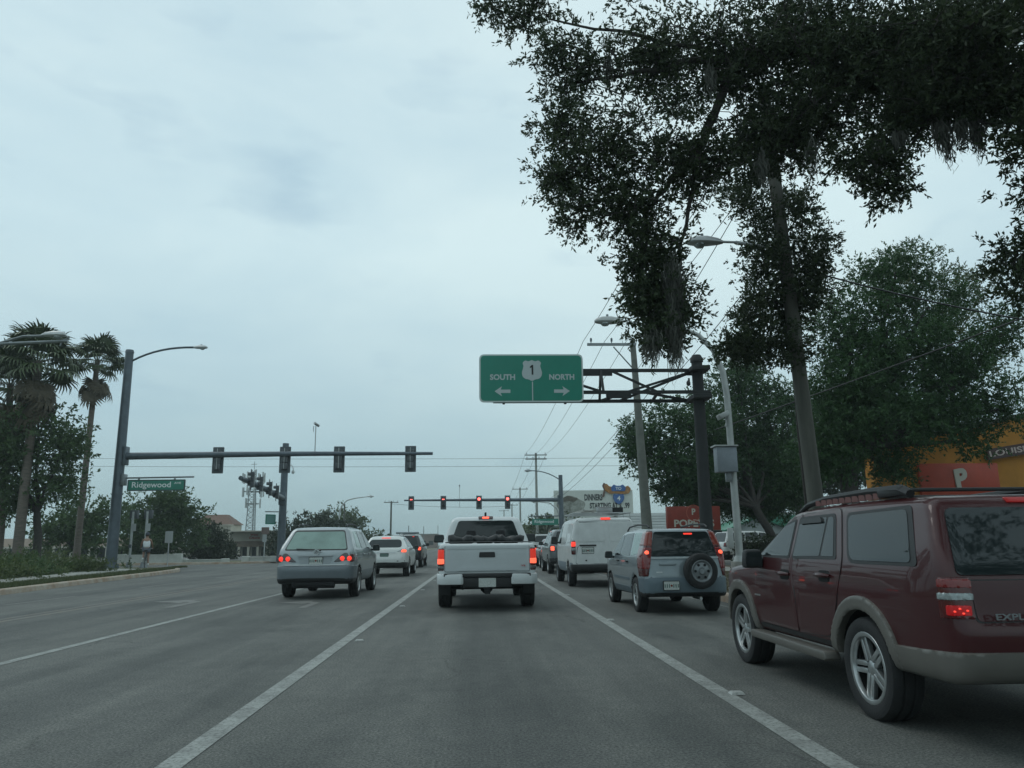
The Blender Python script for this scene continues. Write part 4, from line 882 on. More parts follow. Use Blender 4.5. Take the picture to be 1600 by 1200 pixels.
strip('lane_line', [(-1.72, y) for y in ys], .15, .004, M['line'])
strip('lane_line', [(1.93, y) for y in ys], .15, .004, M['line'])
strip('lane_line', [(-5.08, y) for y in ys], .13, .004, M['line'])
strip('worn_yellow_line', [(-8.02, y) for y in ys], .13, .004, M['line_yellow'])
strip('worn_yellow_line', [(-8.30, y) for y in ys], .10, .004, M['line_yellow'])
for i in range(6): strip('worn_lane_dash', [(-10.35, 4+i*7.), (-10.30, 7+i*7.)], .12, .004, M['line_worn'])
strip('stop_line', [(-5.0, 44.6), (4.6, 44.6)], .5, .0042, M['line_worn'])
strip('kerb_edge_line', [(4.55, y) for y in ys], .09, .0042, M['line_worn'])
def arrow(cx, cy, s=1., m=M['line_worn'], nm='turn_arrow'):
    P = [(-.09, -1.3), (.09, -1.3), (.09, .25), (-.2, .62), (-.2, .95), (-.95, .42), (-.2, -.1), (-.2, .22), (-.09, .1)]
    return sheet(nm, [(cx+x*s, cy+y*s) for x, y in P], .0044, m, road)
arrow(-6.3, 18.0, 1.1); arrow(-6.3, 34, 1.1); arrow(-3.5, 17.2, .9)
# raised pavement markers
rp = MB(); rp.box((0, 0, .009), (.11, .10, .018), taper=.75); rpm = rp.mesh('reflector_marker', mat('marker_white', (.36, .37, .35), .5, noise=(40, .4)))
for x, y0 in ((-1.53, 10.41), (2.03, 6.48)):
    for i in range(0, 6):
        link('reflector_marker', rpm, road, (x, y0+i*6.1 if x > 0 else y0+i*5.57, .004))
# kerbed verges: polygon prism with kerb edging along the path
def verge(name, path, back, top=.15, m=M['grass']):
    poly = list(path)+list(back); b = MB(); b.prism(poly, 'z', -.02, top-.015); o = b.build(name, m); o['kind'] = 'structure'
    kb = MB(); pts = [Vector((p[0], p[1], 0)) for p in path]
    prof = [(-.06, 0.), (-.03, top-.03), (.0, top), (.16, top), (.16, -.02)]
    n = len(pts); sg = 1
    cen = Vector((sum(p[0] for p in poly)/len(poly), sum(p[1] for p in poly)/len(poly), 0))
    rings = []
    for i, p in enumerate(pts):
        t = (pts[min(i+1, n-1)]-pts[max(i-1, 0)]).normalized(); q = Vector((-t.y, t.x, 0))
        if i == 0: sg = 1 if q.dot(cen-p) > 0 else -1
        rings.append([p+q*sg*a+Vector((0, 0, z)) for a, z in prof])
    k = len(prof)
    kb.add([v for r in rings for v in r], [(i*k+j, i*k+j+1, (i+1)*k+j+1, (i+1)*k+j) for i in range(n-1) for j in range(k-1)])
    kb.build('kerb', M['kerb'], o)
    return o
lp = [(-12.3, -40), (-12.35, 0), (-12.6, 14), (-12.78, 22), (-13.6, 29.0), (-14.3, 36), (-14.9, 40.2), (-15.6, 42.3), (-16.9, 43.9), (-18.8, 44.9), (-21.5, 45.5), (-40, 45.7), (-150, 45.7)]
lv = verge('left_verge', lp, [(-150, -40)])
side_m = M['concrete']
sheet('pavement', [(-14.6, -40), (-13.9, 5), (-14.6, 24), (-15.6, 34), (-16.0, 39.5), (-17.2, 41.6), (-19.5, 43.4), (-23, 44.3), (-150, 44.6), (-150, 42.9), (-23, 42.6), (-19.8, 40.5), (-18.0, 35), (-16.4, 24), (-15.5, 5), (-16.1, -40)], .142, side_m)
# right verge
rpth = [(4.93, -40), (4.93, 20), (4.93, 36), (5.1, 40), (5.8, 43), (7.2, 45), (9.5, 45.8), (150, 45.8)]
rv = verge('right_verge', rpth, [(150, -40)], m=M['soil'])
sheet('pavement', [(8.9, -40), (8.9, 41), (10.2, 44.4), (150, 44.6), (150, 43.2), (11.4, 43.0), (10.3, 40), (10.3, -40)], .142, side_m)
sheet('car_park', [(11.0, 33), (60, 33), (60, 42.8), (11.5, 42.8)], .140, M['asphalt'])
# far corners
fl = verge('far_left_verge', [(-150, 57), (-60, 57.5), (-26, 57.2), (-19, 57.0), (-15.5, 58.2), (-13.3, 61), (-12.2, 66), (-11.8, 76), (-11.5, 200), (-11.5, 700)], [(-150, 700)], m=M['grass'])
fr = verge('far_right_verge', [(150, 73.5), (12, 73.5), (8.3, 74.2), (6.3, 76), (5.6, 79), (5.3, 90), (5.3, 700)], [(150, 700)], m=M['grass'])
sheet('shop_car_park', [(-120, 62), (-20, 62), (-16, 68), (-16, 96), (-120, 96)], .142, M['asphalt'])

# ------------------------------------------------------------------ leaves and trees
M['oak_leaf'] = leaf_mat('oak_leaf', (.022, .036, .018), (.058, .084, .036), .3)
M['oak_leaf_mid'] = leaf_mat('oak_leaf_mid', (.020, .055, .018), (.06, .125, .042), .28)
M['olive_leaf'] = leaf_mat('olive_leaf', (.045, .068, .024), (.095, .125, .045), .3)
M['far_leaf'] = leaf_mat('far_leaf', (.036, .068, .026), (.085, .14, .05), .3)
M['shrub_leaf'] = leaf_mat('shrub_leaf', (.04, .065, .02), (.11, .14, .05), .25)
M['hedge_leaf'] = leaf_mat('hedge_leaf', (.016, .026, .012), (.035, .05, .02), .1)
M['moss'] = leaf_mat('spanish_moss', (.075, .08, .07), (.135, .14, .12), .1, .9)
def leaves_mesh(name, C, m, n, ll, lw, spread, flat=.0, droop=0.):
    """C: clump centres (k,3) with radius column; n leaves gathered round them"""
    C = np.asarray(C); k = len(C); pick = rng.integers(0, k, n)
    d = rng.normal(size=(n, 3)); d /= np.linalg.norm(d, axis=1)[:, None]; rr = rng.random(n)**.5
    # leaves sit along short sprigs that grow out of each clump
    ns = max(1, n//11); sp_ = rng.integers(0, ns, n)
    P0 = C[pick[:ns], :3] + d[:ns]*rr[:ns, None]*(C[pick[:ns], 3])[:, None]*np.array([1, 1, .8])
    sd0 = d[:ns]+rng.normal(size=(ns, 3))*.55; sd0[:, 2] -= droop; sd0 /= np.linalg.norm(sd0, axis=1)[:, None]
    P = P0[sp_]+sd0[sp_]*(rng.random(n)*ll*2.6)[:, None]+rng.normal(size=(n, 3))*ll*.12
    a = sd0[sp_]*.9+rng.normal(size=(n, 3))*.62; a /= np.linalg.norm(a, axis=1)[:, None]
    b = np.cross(a, rng.normal(size=(n, 3))); b /= np.maximum(np.linalg.norm(b, axis=1), 1e-6)[:, None]
    L = ll*(.6+.7*rng.random(n))[:, None]; W = lw*(.6+.7*rng.random(n))[:, None]
    V = np.stack([P, P+a*L*.5+b*W*.5, P+a*L, P+a*L*.5-b*W*.5], 1).reshape(-1, 3)
    return mesh_np(name, V, np.arange(4*n).reshape(n, 4), m)
def blobs(E, per=None, shell=.35):
    """clump centres inside a list of ellipsoids (centre, radii, count, clump radius)"""
    out = []
    for c, r, cnt, cr_ in E:
        d = rng.normal(size=(cnt, 3)); d /= np.linalg.norm(d, axis=1)[:, None]
        rad = (shell+(1-shell)*rng.random(cnt))[:, None]
        p = np.array(c)+d*rad*np.array(r); out.append(np.c_[p, cr_*(.6+.8*rng.random(cnt))])
    return np.concatenate(out)
def limb(mb, a, b, r0, r1, wob=.15, n=6, seg=7):
    a, b = Vector(a), Vector(b); L = (b-a).length; pts = []; rad = []
    for i in range(n+1):
        t = i/n; p = a.lerp(b, t); k = math.sin(t*PI)*wob*L*.35
        pts.append(p+Vector((random.uniform(-1, 1)*k*.5, random.uniform(-1, 1)*k*.5, k*.35*random.random()))); rad.append(r0+(r1-r0)*t**.8)
    mb.tube(pts, rad, seg); return pts
def pxE(px, py, Y, rx, ry, cnt, cr_, dy=None):
    c = at(px, py, Y); k = c.y/FPX*1.02
    return ((c.x, c.y, c.z), (rx*k, (dy if dy else (rx+ry)/2*k), ry*k), cnt, cr_)
def tree(name, label, base, E, leafm, n, ll, lw, trunk_r=.2, fork=None, group=None, twigs=40, bark=None, droop=0., shell=.35, cat='tree', limbs=True):
    root = thing(name, base, label, cat, 0, group); B = Vector(base)
    C = blobs(E, shell=shell); C0 = C.copy(); C0[:, :3] -= np.array(B)
    o = link('crown', leaves_mesh('crown', C0, leafm, n, ll, lw, .3, droop=droop), root); o['kind'] = 'stuff'
    mb = MB(); fk = Vector(fork) if fork else B+Vector((0, 0, (np.array([e[0][2] for e in E]).mean()-B.z)*.55)); fk = fk-B
    bs = MB(); bs.tube([(0, 0, -.05), (0, 0, .15), *[tuple(fk*t+Vector((random.uniform(-.06, .06), random.uniform(-.06, .06), 0))) for t in (.3, .6, .85)], tuple(fk)], [trunk_r*1.5, trunk_r*1.15, trunk_r, trunk_r*.92, trunk_r*.88, trunk_r*.8], 12)
    bs.build('trunk', bark or M['bark'], root, True)
    if limbs:
        for e in E:
            c = Vector(e[0])-B; pts = limb(mb, fk-Vector((0, 0, .05)), c, trunk_r*.5, trunk_r*.14)
            for _ in range(max(2, twigs//len(E))):
                q = C0[rng.integers(0, len(C0))]; qv = Vector(q[:3])
                if (qv-c).length < max(e[1])*1.1: limb(mb, random.choice(pts[3:]), qv, trunk_r*.13, .008, .2, 4, 5)
        b = mb.build('branches', bark or M['bark'], root, True); b['kind'] = 'stuff'
    return root
# the near live oak: its trunk stands off the picture to the right, limbs reach over the lanes
def moss_clump(parent, top, length, wd, n, name='moss_clump'):
    top = Vector(top); V = []; F = []
    for i in range(n):
        a = random.uniform(0, 2*PI); r = wd*random.random()**.7
        p = top+Vector((math.cos(a)*r, math.sin(a)*r, random.uniform(-.25, .5)*length*(1-.8*r/wd)))
        L = length*random.uniform(.35, 1.)*(1-.55*r/wd); s = max(3, int(L/.045)); q = p.copy(); w_ = random.uniform(.006, .013)
        dr = Vector((random.uniform(-1, 1), random.uniform(-1, 1), 0)).normalized(); b0 = len(V)
        for j in range(s+1):
            t = j/s; q = q+Vector((random.gauss(0, .017), random.gauss(0, .017), -L/s)); q.x += (top.x-q.x)*.05; q.y += (top.y-q.y)*.05
            wj = w_*(1-.7*t); V += [tuple(q-dr*wj), tuple(q+dr*wj)]
        F += [(b0+2*j, b0+2*j+1, b0+2*j+3, b0+2*j+2) for j in range(s)]
    o = link(name, mesh_np(name, V, F, M['moss']), parent); return o
def big_oak():
    base = Vector((10.5, 8.5, .12)); root = thing('live_oak', base, 'huge dark live oak overhanging the top right, hung with moss', 'tree')
    E = []
    for px, py, Y, rx, ry, cnt in ((775, 8, 11.5, 30, 18, 12), (830, 25, 11.5, 60, 40, 34), (890, 100, 11.3, 70, 70, 60), (880, 190, 11.2, 55, 60, 46), (885, 275, 11, 48, 48, 40), (900, 330, 11, 35, 28, 22), (960, 240, 10.8, 85, 80, 80), (985, 330, 10.8, 70, 55, 60), (1020, 100, 11.3, 110, 110, 130),
            (1015, 400, 10.8, 52, 55, 55), (1035, 475, 10.8, 55, 55, 58), (1035, 530, 10.8, 38, 25, 26), (1000, 450, 10.8, 36, 50, 34), (1080, 250, 10.8, 85, 75, 90), (1150, 110, 11, 120, 120, 150), (1190, 230, 11.3, 95, 75, 110), (1250, 60, 10.5, 150, 110, 170), (1260, 190, 10.5, 90, 70, 100),
            (1350, 120, 10, 130, 90, 160), (1400, 60, 10, 150, 90, 180), (1420, 180, 9.6, 95, 50, 90), (1520, 60, 9, 130, 80, 170), (1490, 150, 9.2, 95, 55, 100), (1570, 150, 9, 60, 50, 60), (1370, 265, 9.6, 38, 34, 24), (1390, 295, 9.6, 30, 16, 12), (1340, 250, 9.8, 40, 25, 22), (1600, 215, 8.6, 40, 40, 26), (1680, 130, 9, 120, 110, 120), (1620, -60, 10, 200, 90, 120), (1300, -60, 11, 200, 80, 120), (1050, -60, 12, 160, 70, 90),
            (1600, 400, 9.0, 36, 45, 26), (1595, 300, 9.5, 22, 18, 9), (1610, 450, 9.0, 40, 20, 14), (1680, 380, 9.0, 60, 90, 50)):
        E.append(pxE(px, py, Y, rx*1.06, ry*1.06, cnt, .25, dy=max(.5, (rx+ry)/2*Y/FPX)))
    C = blobs(E, shell=.15); C[:, :3] -= np.array(base)
    o = link('crown', leaves_mesh('crown', C, M['oak_leaf'], 222000, .075, .030, .2), root); o['kind'] = 'stuff'
    t = MB(); t.tube([(0, 0, -.1), (0, 0, .3), (-.1, .1, 1.6), (-.35, .2, 3.0), (-.6, .3, 4.4)], [.75, .52, .44, .42, .38], 14); t.build('trunk', M['bark'], root, True)
    mb = MB(); fk = Vector((-.6, .3, 4.3))
    def L(a, b, r0, r1, wob=.2): return limb(mb, a, b, r0, r1, wob, 8, 8)
    hub1 = at(1400, 60, 10.2)-base; hub2 = at(1150, 90, 11)-base; hub3 = at(1090, 240, 10.9)-base; hub4 = at(960, 260, 10.9)-base
    L(fk, hub1, .26, .16); L(hub1, hub2, .16, .10); L(hub2, hub3, .09, .06); L(hub3, at(1010, 330, 10.8)-base, .055, .03); L(hub3, at(1075, 330, 10.8)-base, .05, .03); L(at(1075, 330, 10.8)-base, at(1045, 500, 10.8)-base, .03, .012)
    L(hub2, at(900, 130, 11.2)-base, .07, .02); L(at(1010, 330, 10.8)-base, at(900, 290, 11)-base, .03, .012); L(hub2, at(860, 30, 11.5)-base, .05, .015); L(at(1010, 330, 10.8)-base, at(1020, 470, 10.8)-base, .03, .012)
    L(fk, at(1540, 100, 9.2)-base, .18, .08); L(at(1540, 100, 9.2)-base, at(1440, 200, 9.5)-base, .05, .02); L(at(1440, 200, 9.5)-base, at(1385, 290, 9.6)-base, .02, .01)
    L(fk, at(1660, 330, 9.)-base, .10, .05); L(at(1660, 330, 9.)-base, at(1575, 420, 9.)-base, .03, .01); L(at(1470, 190, 9.3)-base, at(1600, 195, 8.8)-base, .02, .012)
    L(at(1400, 240, 9.6)-base, at(1437, 300, 9.6)-base, .010, .006, .1)
    for _ in range(260):
        c = C[rng.integers(0, len(C))]; d = np.linalg.norm(C[:, :3]-c[:3], axis=1); q = C[rng.choice(np.argsort(d)[8:40])]
        limb(mb, c[:3], q[:3], .012, .006, .2, 3, 4)
    Cx = C[:, :3].mean(0)
    for c in C:      # a twig from every clump to a neighbour deeper in the crown
        d = np.linalg.norm(C[:, :3]-c[:3], axis=1)+.6*np.linalg.norm(C[:, :3]-Cx, axis=1); d[d == d[np.argmin(np.linalg.norm(C[:, :3]-c[:3], axis=1))]] = 9e9
        q = C[np.argsort(d)[random.randint(0, 2)]]
        if np.linalg.norm(q[:3]-c[:3]) < 1.6: mb.tube([c[:3], (c[:3]+q[:3])/2+np.array([random.uniform(-.05, .05), random.uniform(-.05, .05), .05]), q[:3]], [.005, .008, .011], 4, cap=False)
    b = mb.build('branches', M['bark'], root, True); b['kind'] = 'stuff'
    # unseen crown added over and behind the viewer to shade the SUV and road
    E2 = [((6.3, 4.6, 7.6), (3.6, 3.8, 1.3), 260, .45), ((8.5, -2.5, 7.6), (4.2, 4.5, 1.4), 260, .45), ((3.6, 1.2, 8.2), (2.6, 3.2, 1.0), 120, .45), ((12.5, 4, 7.2), (3.5, 4.5, 1.6), 220, .45), ((13, 10, 7.5), (3, 3, 1.6), 140, .45)]
    C2 = blobs(E2, shell=.1); C2[:, :3] -= np.array(base)
    o = link('crown', leaves_mesh('crown', C2, M['oak_leaf'], 150000, .095, .042, .2), root); o['kind'] = 'stuff'
    for px, py, Y, ln, wd, n in ((1050, 430, 10.5, 1.1, .17, 300), (1052, 500, 10.5, .95, .13, 300), (1018, 525, 10.5, .55, .17, 170), (1062, 470, 10.6, .8, .10, 150), (1035, 480, 10.7, .6, .16, 160), (1470, 195, 9.2, .62, .11, 170), (1482, 215, 9.2, .52, .05, 40), (1525, 195, 9.1, .56, .09, 150), (1405, 210, 9.4, .45, .12, 130), (1370, 235, 9.5, .45, .12, 110),
            (1336, 270, 9.7, .35, .04, 16), (1396, 300, 9.6, .25, .03, 10), (1190, 250, 10.4, .6, .10, 90), (1110, 110, 10.6, .6, .09, 80), (1270, 230, 10, .6, .11, 90), (950, 95, 11, .6, .07, 60), (1500, 190, 9.1, .5, .10, 100)):
        moss_clump(root, at(px, py, Y)-base, ln, wd, n)
big_oak()
# vine-clad growth round the first utility pole
def vine():
    base = Vector((6.58, 15.42, .12)); E = []
    for px, py, rx, ry, cnt in ((1225, 330, 55, 45, 60), (1255, 390, 42, 45, 48), (1190, 400, 42, 50, 50), (1235, 470, 45, 50, 60), (1180, 490, 36, 40, 40), (1265, 440, 28, 40, 26), (1170, 535, 34, 26, 30), (1225, 545, 50, 36, 50), (1160, 300, 35, 30, 26), (1150, 545, 30, 20, 18)):
        E.append(pxE(px, py, 15.1, rx*1.05, ry, cnt//2+6, .19, dy=.75))
    tree('water_oak', 'slim leafy tree entwined with the leaning wooden utility pole', base, E, M['oak_leaf'], 36000, .085, .036, .05, fork=Vector((6.36, 15.42, 5.4)), twigs=90)
vine()
def ptree(name, label, basepx, spec, Y, leafm, n, ll, lw, cl, tr, forkpx=None, **k):
    E = [pxE(*s[:2], Y+(s[5] if len(s) > 5 else 0), *s[2:4], s[4], cl) for s in spec]
    b = at(basepx[0], 850, Y); b.z = .13 if Y < 46 or Y > 60 else .0
    return tree(name, label, b, E, leafm, n, ll, lw, tr, fork=at(forkpx[0], forkpx[1], Y) if forkpx else None, **k)
ptree('right_tree', 'broad tree with thin olive top behind the dark red SUV', (1330, 900), [(1400, 425, 75, 40, 26, 0), (1450, 480, 95, 45, 30, .5), (1330, 500, 60, 60, 40, 0), (1420, 560, 120, 60, 95, 0), (1330, 600, 80, 70, 90, 0), (1520, 590, 80, 70, 48, 0), (1400, 660, 130, 55, 100, 0), (1300, 690, 60, 60, 60, 0), (1470, 650, 70, 30, 26, 0), (1560, 640, 50, 30, 18, 0), (1570, 520, 40, 60, 18, 0), (1395, 728, 34, 26, 14, 0), (1510, 690, 40, 16, 8, 0)], 25, M['oak_leaf_mid'], 135000, .12, .05, .40, .30, (1325, 700), twigs=120)
ptree('olive_top_tree', 'sparse olive crowned tree rising above the broad right tree', (1470, 900), [(1420, 405, 60, 28, 16, 0), (1480, 440, 70, 38, 26, 0), (1390, 450, 50, 40, 24, 0), (1510, 500, 55, 50, 18, 0), (1440, 510, 70, 40, 26, 0), (1550, 560, 40, 60, 16, 0)], 31, M['olive_leaf'], 17000, .13, .05, .5, .16, (1450, 600), twigs=90)
ptree('middle_tree', 'dense green tree behind the dark sign post', (1225, 900), [(1075, 660, 70, 55, 60, 0), (1015, 708, 48, 38, 30, 0), (1080, 735, 72, 45, 60, 0), (1000, 690, 30, 35, 18, 0), (1140, 640, 60, 70, 60, 2), (1150, 720, 80, 70, 90, 2), (1210, 660, 60, 80, 80, 2), (1230, 740, 60, 50, 60, 2), (1080, 768, 50, 16, 20, 1), (1140, 782, 50, 22, 30, 2), (1200, 795, 50, 18, 24, 2), (1050, 770, 30, 20, 12, 0), (1190, 770, 60, 28, 40, 2), (1150, 590, 40, 30, 22, 2)], 38, M['oak_leaf_mid'], 135000, .16, .068, .50, .22, (1180, 790), twigs=120)
ptree('back_tree', 'dark tree closing the view behind the parked cars', (1250, 880), [(1180, 720, 80, 60, 60, 0), (1250, 740, 90, 45, 70, 0), (1110, 760, 60, 40, 40, 0), (1320, 740, 70, 40, 50, 0), (1290, 660, 60, 60, 50, 0), (1370, 700, 60, 50, 40, 0)], 52, M['hedge_leaf'], 36000, .26, .12, .7, .3, (1250, 790), twigs=40)
# left side
ptree('left_oak', 'round leafy oak at the left edge in front of the palms', (62, 900), [(60, 690, 62, 55, 60, 0), (20, 710, 50, 60, 50, 0), (100, 690, 38, 36, 30, 0), (85, 755, 50, 40, 44, 0), (20, 775, 45, 36, 36, 0), (60, 640, 30, 22, 16, 0), (-40, 700, 60, 80, 40, 0)], 41, M['far_leaf'], 24000, .20, .09, .45, .2, (58, 800), twigs=60)
ptree('corner_tree', 'spreading tree beside the corner behind the blue signal pole', (135, 880), [(110, 815, 42, 30, 30, 0), (160, 810, 40, 26, 30, 0), (80, 830, 40, 30, 26, 0), (135, 835, 60, 22, 36, 0)], 58, M['far_leaf'], 10000, .26, .12, .6, .2, (112, 850), twigs=40)
ptree('street_tree', 'green tree under the hanging street name sign', (255, 880), [(255, 800, 46, 30, 40, 0), (220, 825, 42, 30, 30, 0), (285, 820, 32, 34, 28, 0), (250, 845, 62, 28, 50, 0), (270, 780, 25, 14, 12, 0)], 66, M['far_leaf'], 26000, .26, .12, .6, .2, (250, 850), twigs=40)
ptree('round_shrub_tree', 'dark rounded small tree in front of the shop tower', (330, 880), [(328, 850, 26, 26, 30, 0), (310, 862, 22, 20, 16, 0), (345, 862, 16, 20, 14, 0)], 70, M['hedge_leaf'], 9000, .24, .12, .5, .14, (330, 868), twigs=16)
ptree('far_tree', 'dark domed tree behind the far signal pole', (485, 870), [(470, 835, 36, 25, 30, 0), (505, 832, 40, 22, 34, 0), (440, 852, 20, 16, 14, 0), (530, 845, 40, 20, 24, 0)], 92, M['hedge_leaf'], 13000, .34, .17, .9, .25, (485, 860), twigs=16)
ptree('far_olive_tree', 'ragged olive tree above the roof of the silver SUV', (545, 870), [(525, 815, 28, 12, 12, 0), (505, 820, 22, 12, 12, 0), (555, 825, 30, 16, 18, 0), (580, 842, 20, 14, 10, 0)], 118, M['olive_leaf'], 7000, .42, .2, 1.0, .25, (545, 850), twigs=16)
for i, (px, py, Y, rx, ry, lb) in enumerate(((855, 828, 105, 22, 14, 'low brown green tree below the small street sign'), (895, 830, 100, 20, 14, 'low dull tree below the billboard'), (835, 838, 112, 18, 10, 'low bush at the right roadside far off'))):
    ptree('roadside_tree', lb, (px, 870), [(px, py, rx, ry, 30, 0), (px+rx*.6, py+4, rx*.6, ry*.8, 14, 0)], Y, M['olive_leaf'], 6500, .4, .18, .9, .2, (px, 850), group='low trees below the billboard', twigs=8)
# ------------------------------------------------------------------ palms
def frond_mesh():
    V = []; F = []
    def quad(a, b, c, d): i = len(V); V.extend([tuple(a), tuple(b), tuple(c), tuple(d)]); F.append((i, i+1, i+2, i+3))
    st = Vector((0, 0, 0)); en = Vector((1.0, 0, .12))
    for k in range(5):
        t0, t1 = k/5, (k+1)/5; a = st.lerp(en, t0); b = st.lerp(en, t1); quad(a+Vector((0, -.025, 0)), b+Vector((0, -.02, 0)), b+Vector((0, .02, 0)), a+Vector((0, .025, 0)))
    for i in range(22):
        an = -2.0+4.0*i/21; L = .95*(1-.22*abs(an)/2)*random.uniform(.85, 1.1); d = Vector((math.cos(an), math.sin(an), .18-.06*abs(an))); p = Vector((-d.y, d.x, 0)).normalized()
        q0 = en; q1 = en+d*L*.55; q2 = en+d*L*.85+Vector((0, 0, -.14)); q3 = en+d*L*.98+Vector((0, 0, -.42*random.uniform(.6, 1.2)))
        quad(q0-p*.01, q1-p*.055, q1+p*.055, q0+p*.01); quad(q1-p*.055, q2-p*.035, q2+p*.035, q1+p*.055); quad(q2-p*.035, q3-p*.008, q3+p*.008, q2+p*.035)
    return V, F
M['palm_leaf'] = mat('palm_leaf', (.07, .10, .04), .5, noise=(3, .4))
M['palm_dead'] = mat('palm_dead_leaf', (.085, .068, .042), .8, noise=(4, .4))
M['palm_trunk'] = mat('palm_trunk', (.15, .125, .105), .9, noise=(6, .4, (.6, .6, 3)), bump=(20, .6))
fv = frond_mesh(); fm = mesh_np('frond', *fv, M['palm_leaf']); fd_ = mesh_np('dead_frond', *fv, M['palm_dead'])
def palm(label, base, H, r, nf=34, nd=16, s=1.0, lean=(0, 0), skirt=1.2):
    root = thing('fan_palm', base, label, 'palm tree', 0, 'fan palms on the left corner')
    t = MB(); pts = [(lean[0]*k*k, lean[1]*k*k, -.05+H*k) for k in [i/10 for i in range(11)]]; t.tube(pts, [r*1.25]+[r*(1.05-.3*i/10) for i in range(1, 11)], 12); t.build('trunk', M['palm_trunk'], root, True)
    top = Vector(pts[-1])
    for i in range(nf+nd):
        az = i*2.399+random.uniform(-.2, .2)
        if i < nf: el = 1.25-1.75*(i/nf)+random.uniform(-.12, .12); z = top.z-.25*(i/nf); me = fm
        else: el = -1.05-.4*random.random(); z = top.z-.35-skirt*random.random(); me = fd_
        o = link('frond' if i < nf else 'dead_frond', me, root, (top.x+.08*math.cos(az), top.y+.08*math.sin(az), z), Euler((random.uniform(-.3, .3), -el, az), 'XYZ'))
        k = s*random.uniform(.85, 1.1); o.scale = (k, k, k)
a = at(122, 872, 50); palm('slender fan palm standing clear beside the blue signal pole', (-24.7, 50, .1), 13.0, .20, s=1.02, lean=(.12, 0), skirt=1.0, nd=9)
palm('stout fan palm with brown skirt behind the left oak', (-22.6, 40, .1), 10.6, .24, s=1.12, nf=38, nd=13, lean=(-.05, 0), skirt=1.5)
palm('fan palm at the left edge partly hidden by its stout neighbour', (-24.4, 41.5, .1), 9.7, .2, s=1.15, lean=(-.4, 0), skirt=1.4)
# ------------------------------------------------------------------ traffic signals
M['sig_back'] = mat('signal_backplate', (.075, .088, .098), .6, noise=(4, .2))
M['sig_housing'] = mat('signal_housing', (.07, .08, .088), .5)
M['red_on'] = mat('red_signal_lit', (.4, .02, .02), .3, emit=(1, .13, .11), es=3.5)
M['lamp_off'] = mat('signal_lens_off', (.03, .03, .028), .3)
def signal_meshes():
    P = {}
    b = MB(); b.prism(fillet([(-.30, -.72), (.30, -.72), (.30, .72), (-.30, .72)], .04), 'y', -.015, .015); P['backplate'] = b.mesh('backplate', M['sig_back'])
    b = MB(); b.prism([(-.305, -.725), (.305, -.725), (.305, -.69), (-.305, -.69)], 'y', -.018, .018)
    b = MB()
    for z in (-.36, 0, .36): b.box((0, .10, z), (.33, .20, .345))
    P['housing'] = b.mesh('housing', M['sig_housing'], True, bevel=.02)
    b = MB(); b.lathe([(.0, -.012), (.10, -.006), (.15, .004), (.155, .012)], 20, 'y'); P['lens'] = b.mesh('lens', M['lamp_off'], True); P['lens_on'] = b.mesh('lens_on', M['red_on'], True)
    b = MB(); n = 14
    for i in range(n):
        a0 = PI*(-.15+1.3*i/n); a1 = PI*(-.15+1.3*(i+1)/n)
        b.add([(.16*math.cos(a0), 0, .16*math.sin(a0)), (.16*math.cos(a1), 0, .16*math.sin(a1)), (.16*math.cos(a1), -.20, .16*math.sin(a1)), (.16*math.cos(a0), -.20, .16*math.sin(a0))], [(0, 1, 2, 3)])
    P['visor'] = b.mesh('visor', M['sig_housing'], fix=False)
    b = MB(); b.tube([(0, .22, -.5), (0, .22, .62)], .02, 6); P['bracket'] = b.mesh('bracket', M['alum'])
    b = MB(); b.prism([(-.22, -.018), (-.04, -.13), (-.04, -.05), (.20, -.05), (.20, .05), (-.04, .05), (-.04, .13), (-.22, .018)], 'y', -.02, -.012); P['arrow'] = b.mesh('arrow', M['red_on'])
    return P
SG = signal_meshes()
def signal(parent_label, loc, rz, lit=False, s=1.0, group=None, arrow_=False, pre='traffic_signal'):
    root = thing(pre, loc, parent_label, 'traffic light', rz, group)
    link('backplate', SG['backplate'], root); link('housing', SG['housing'], root, (0, 0, 0)); link('bracket', SG['bracket'], root)
    for i, z in enumerate((.36, 0, -.36)):
        l = link('lens', SG['lens_on'] if lit and i == 0 and not arrow_ else SG['lens'], root, (0, -.025, z)); link('visor', SG['visor'], l, (0, 0, 0))
        if lit and i == 0 and arrow_:
            a_ = link('red_arrow', SG['arrow'], l, (0, 0, 0)); a_.scale = (.62, 1, .62)
    root.scale = (s, s, s); return root
# ------------------------------------------------------------------ lamp heads
def cobra(parent, loc, rz, m=M['alum'], s=1.0, name='lamp_head'):
    V = []; F = []; prof = [(-.42, .05, .05), (-.3, .10, .11), (-.05, .15, .16), (.2, .16, .15), (.36, .12, .10), (.42, .04, .04)]
    b = MB(); n = 12
    rings = [[(x, w_*math.cos(2*PI*k/n), (h*math.sin(2*PI*k/n) if math.sin(2*PI*k/n) > 0 else .45*h*math.sin(2*PI*k/n))) for k in range(n)] for x, w_, h in prof]
    b.add([v for r in rings for v in r], [(i*n+k, i*n+(k+1) % n, (i+1)*n+(k+1) % n, (i+1)*n+k) for i in range(len(prof)-1) for k in range(n)]+[tuple(range(n)), tuple((len(prof)-1)*n+k for k in range(n))])
    o = b.build(name, m, parent, True, loc=loc, rot=(0, 0, rz)); o.scale = (s, s, s)
    q = MB(); q.lathe([(0, -.13), (.08, -.12), (.13, -.07), (.13, -.04)], 14, 'z', (.12, 0, 0)); q.build('lamp_lens', M['clear_lens'], o, True)
    q = MB(); q.lathe([(.035, .13), (.035, .21), (0, .215)], 10, 'z', (.05, 0, 0)); q.build('photocell', M['steel_grey'], o)
    return o
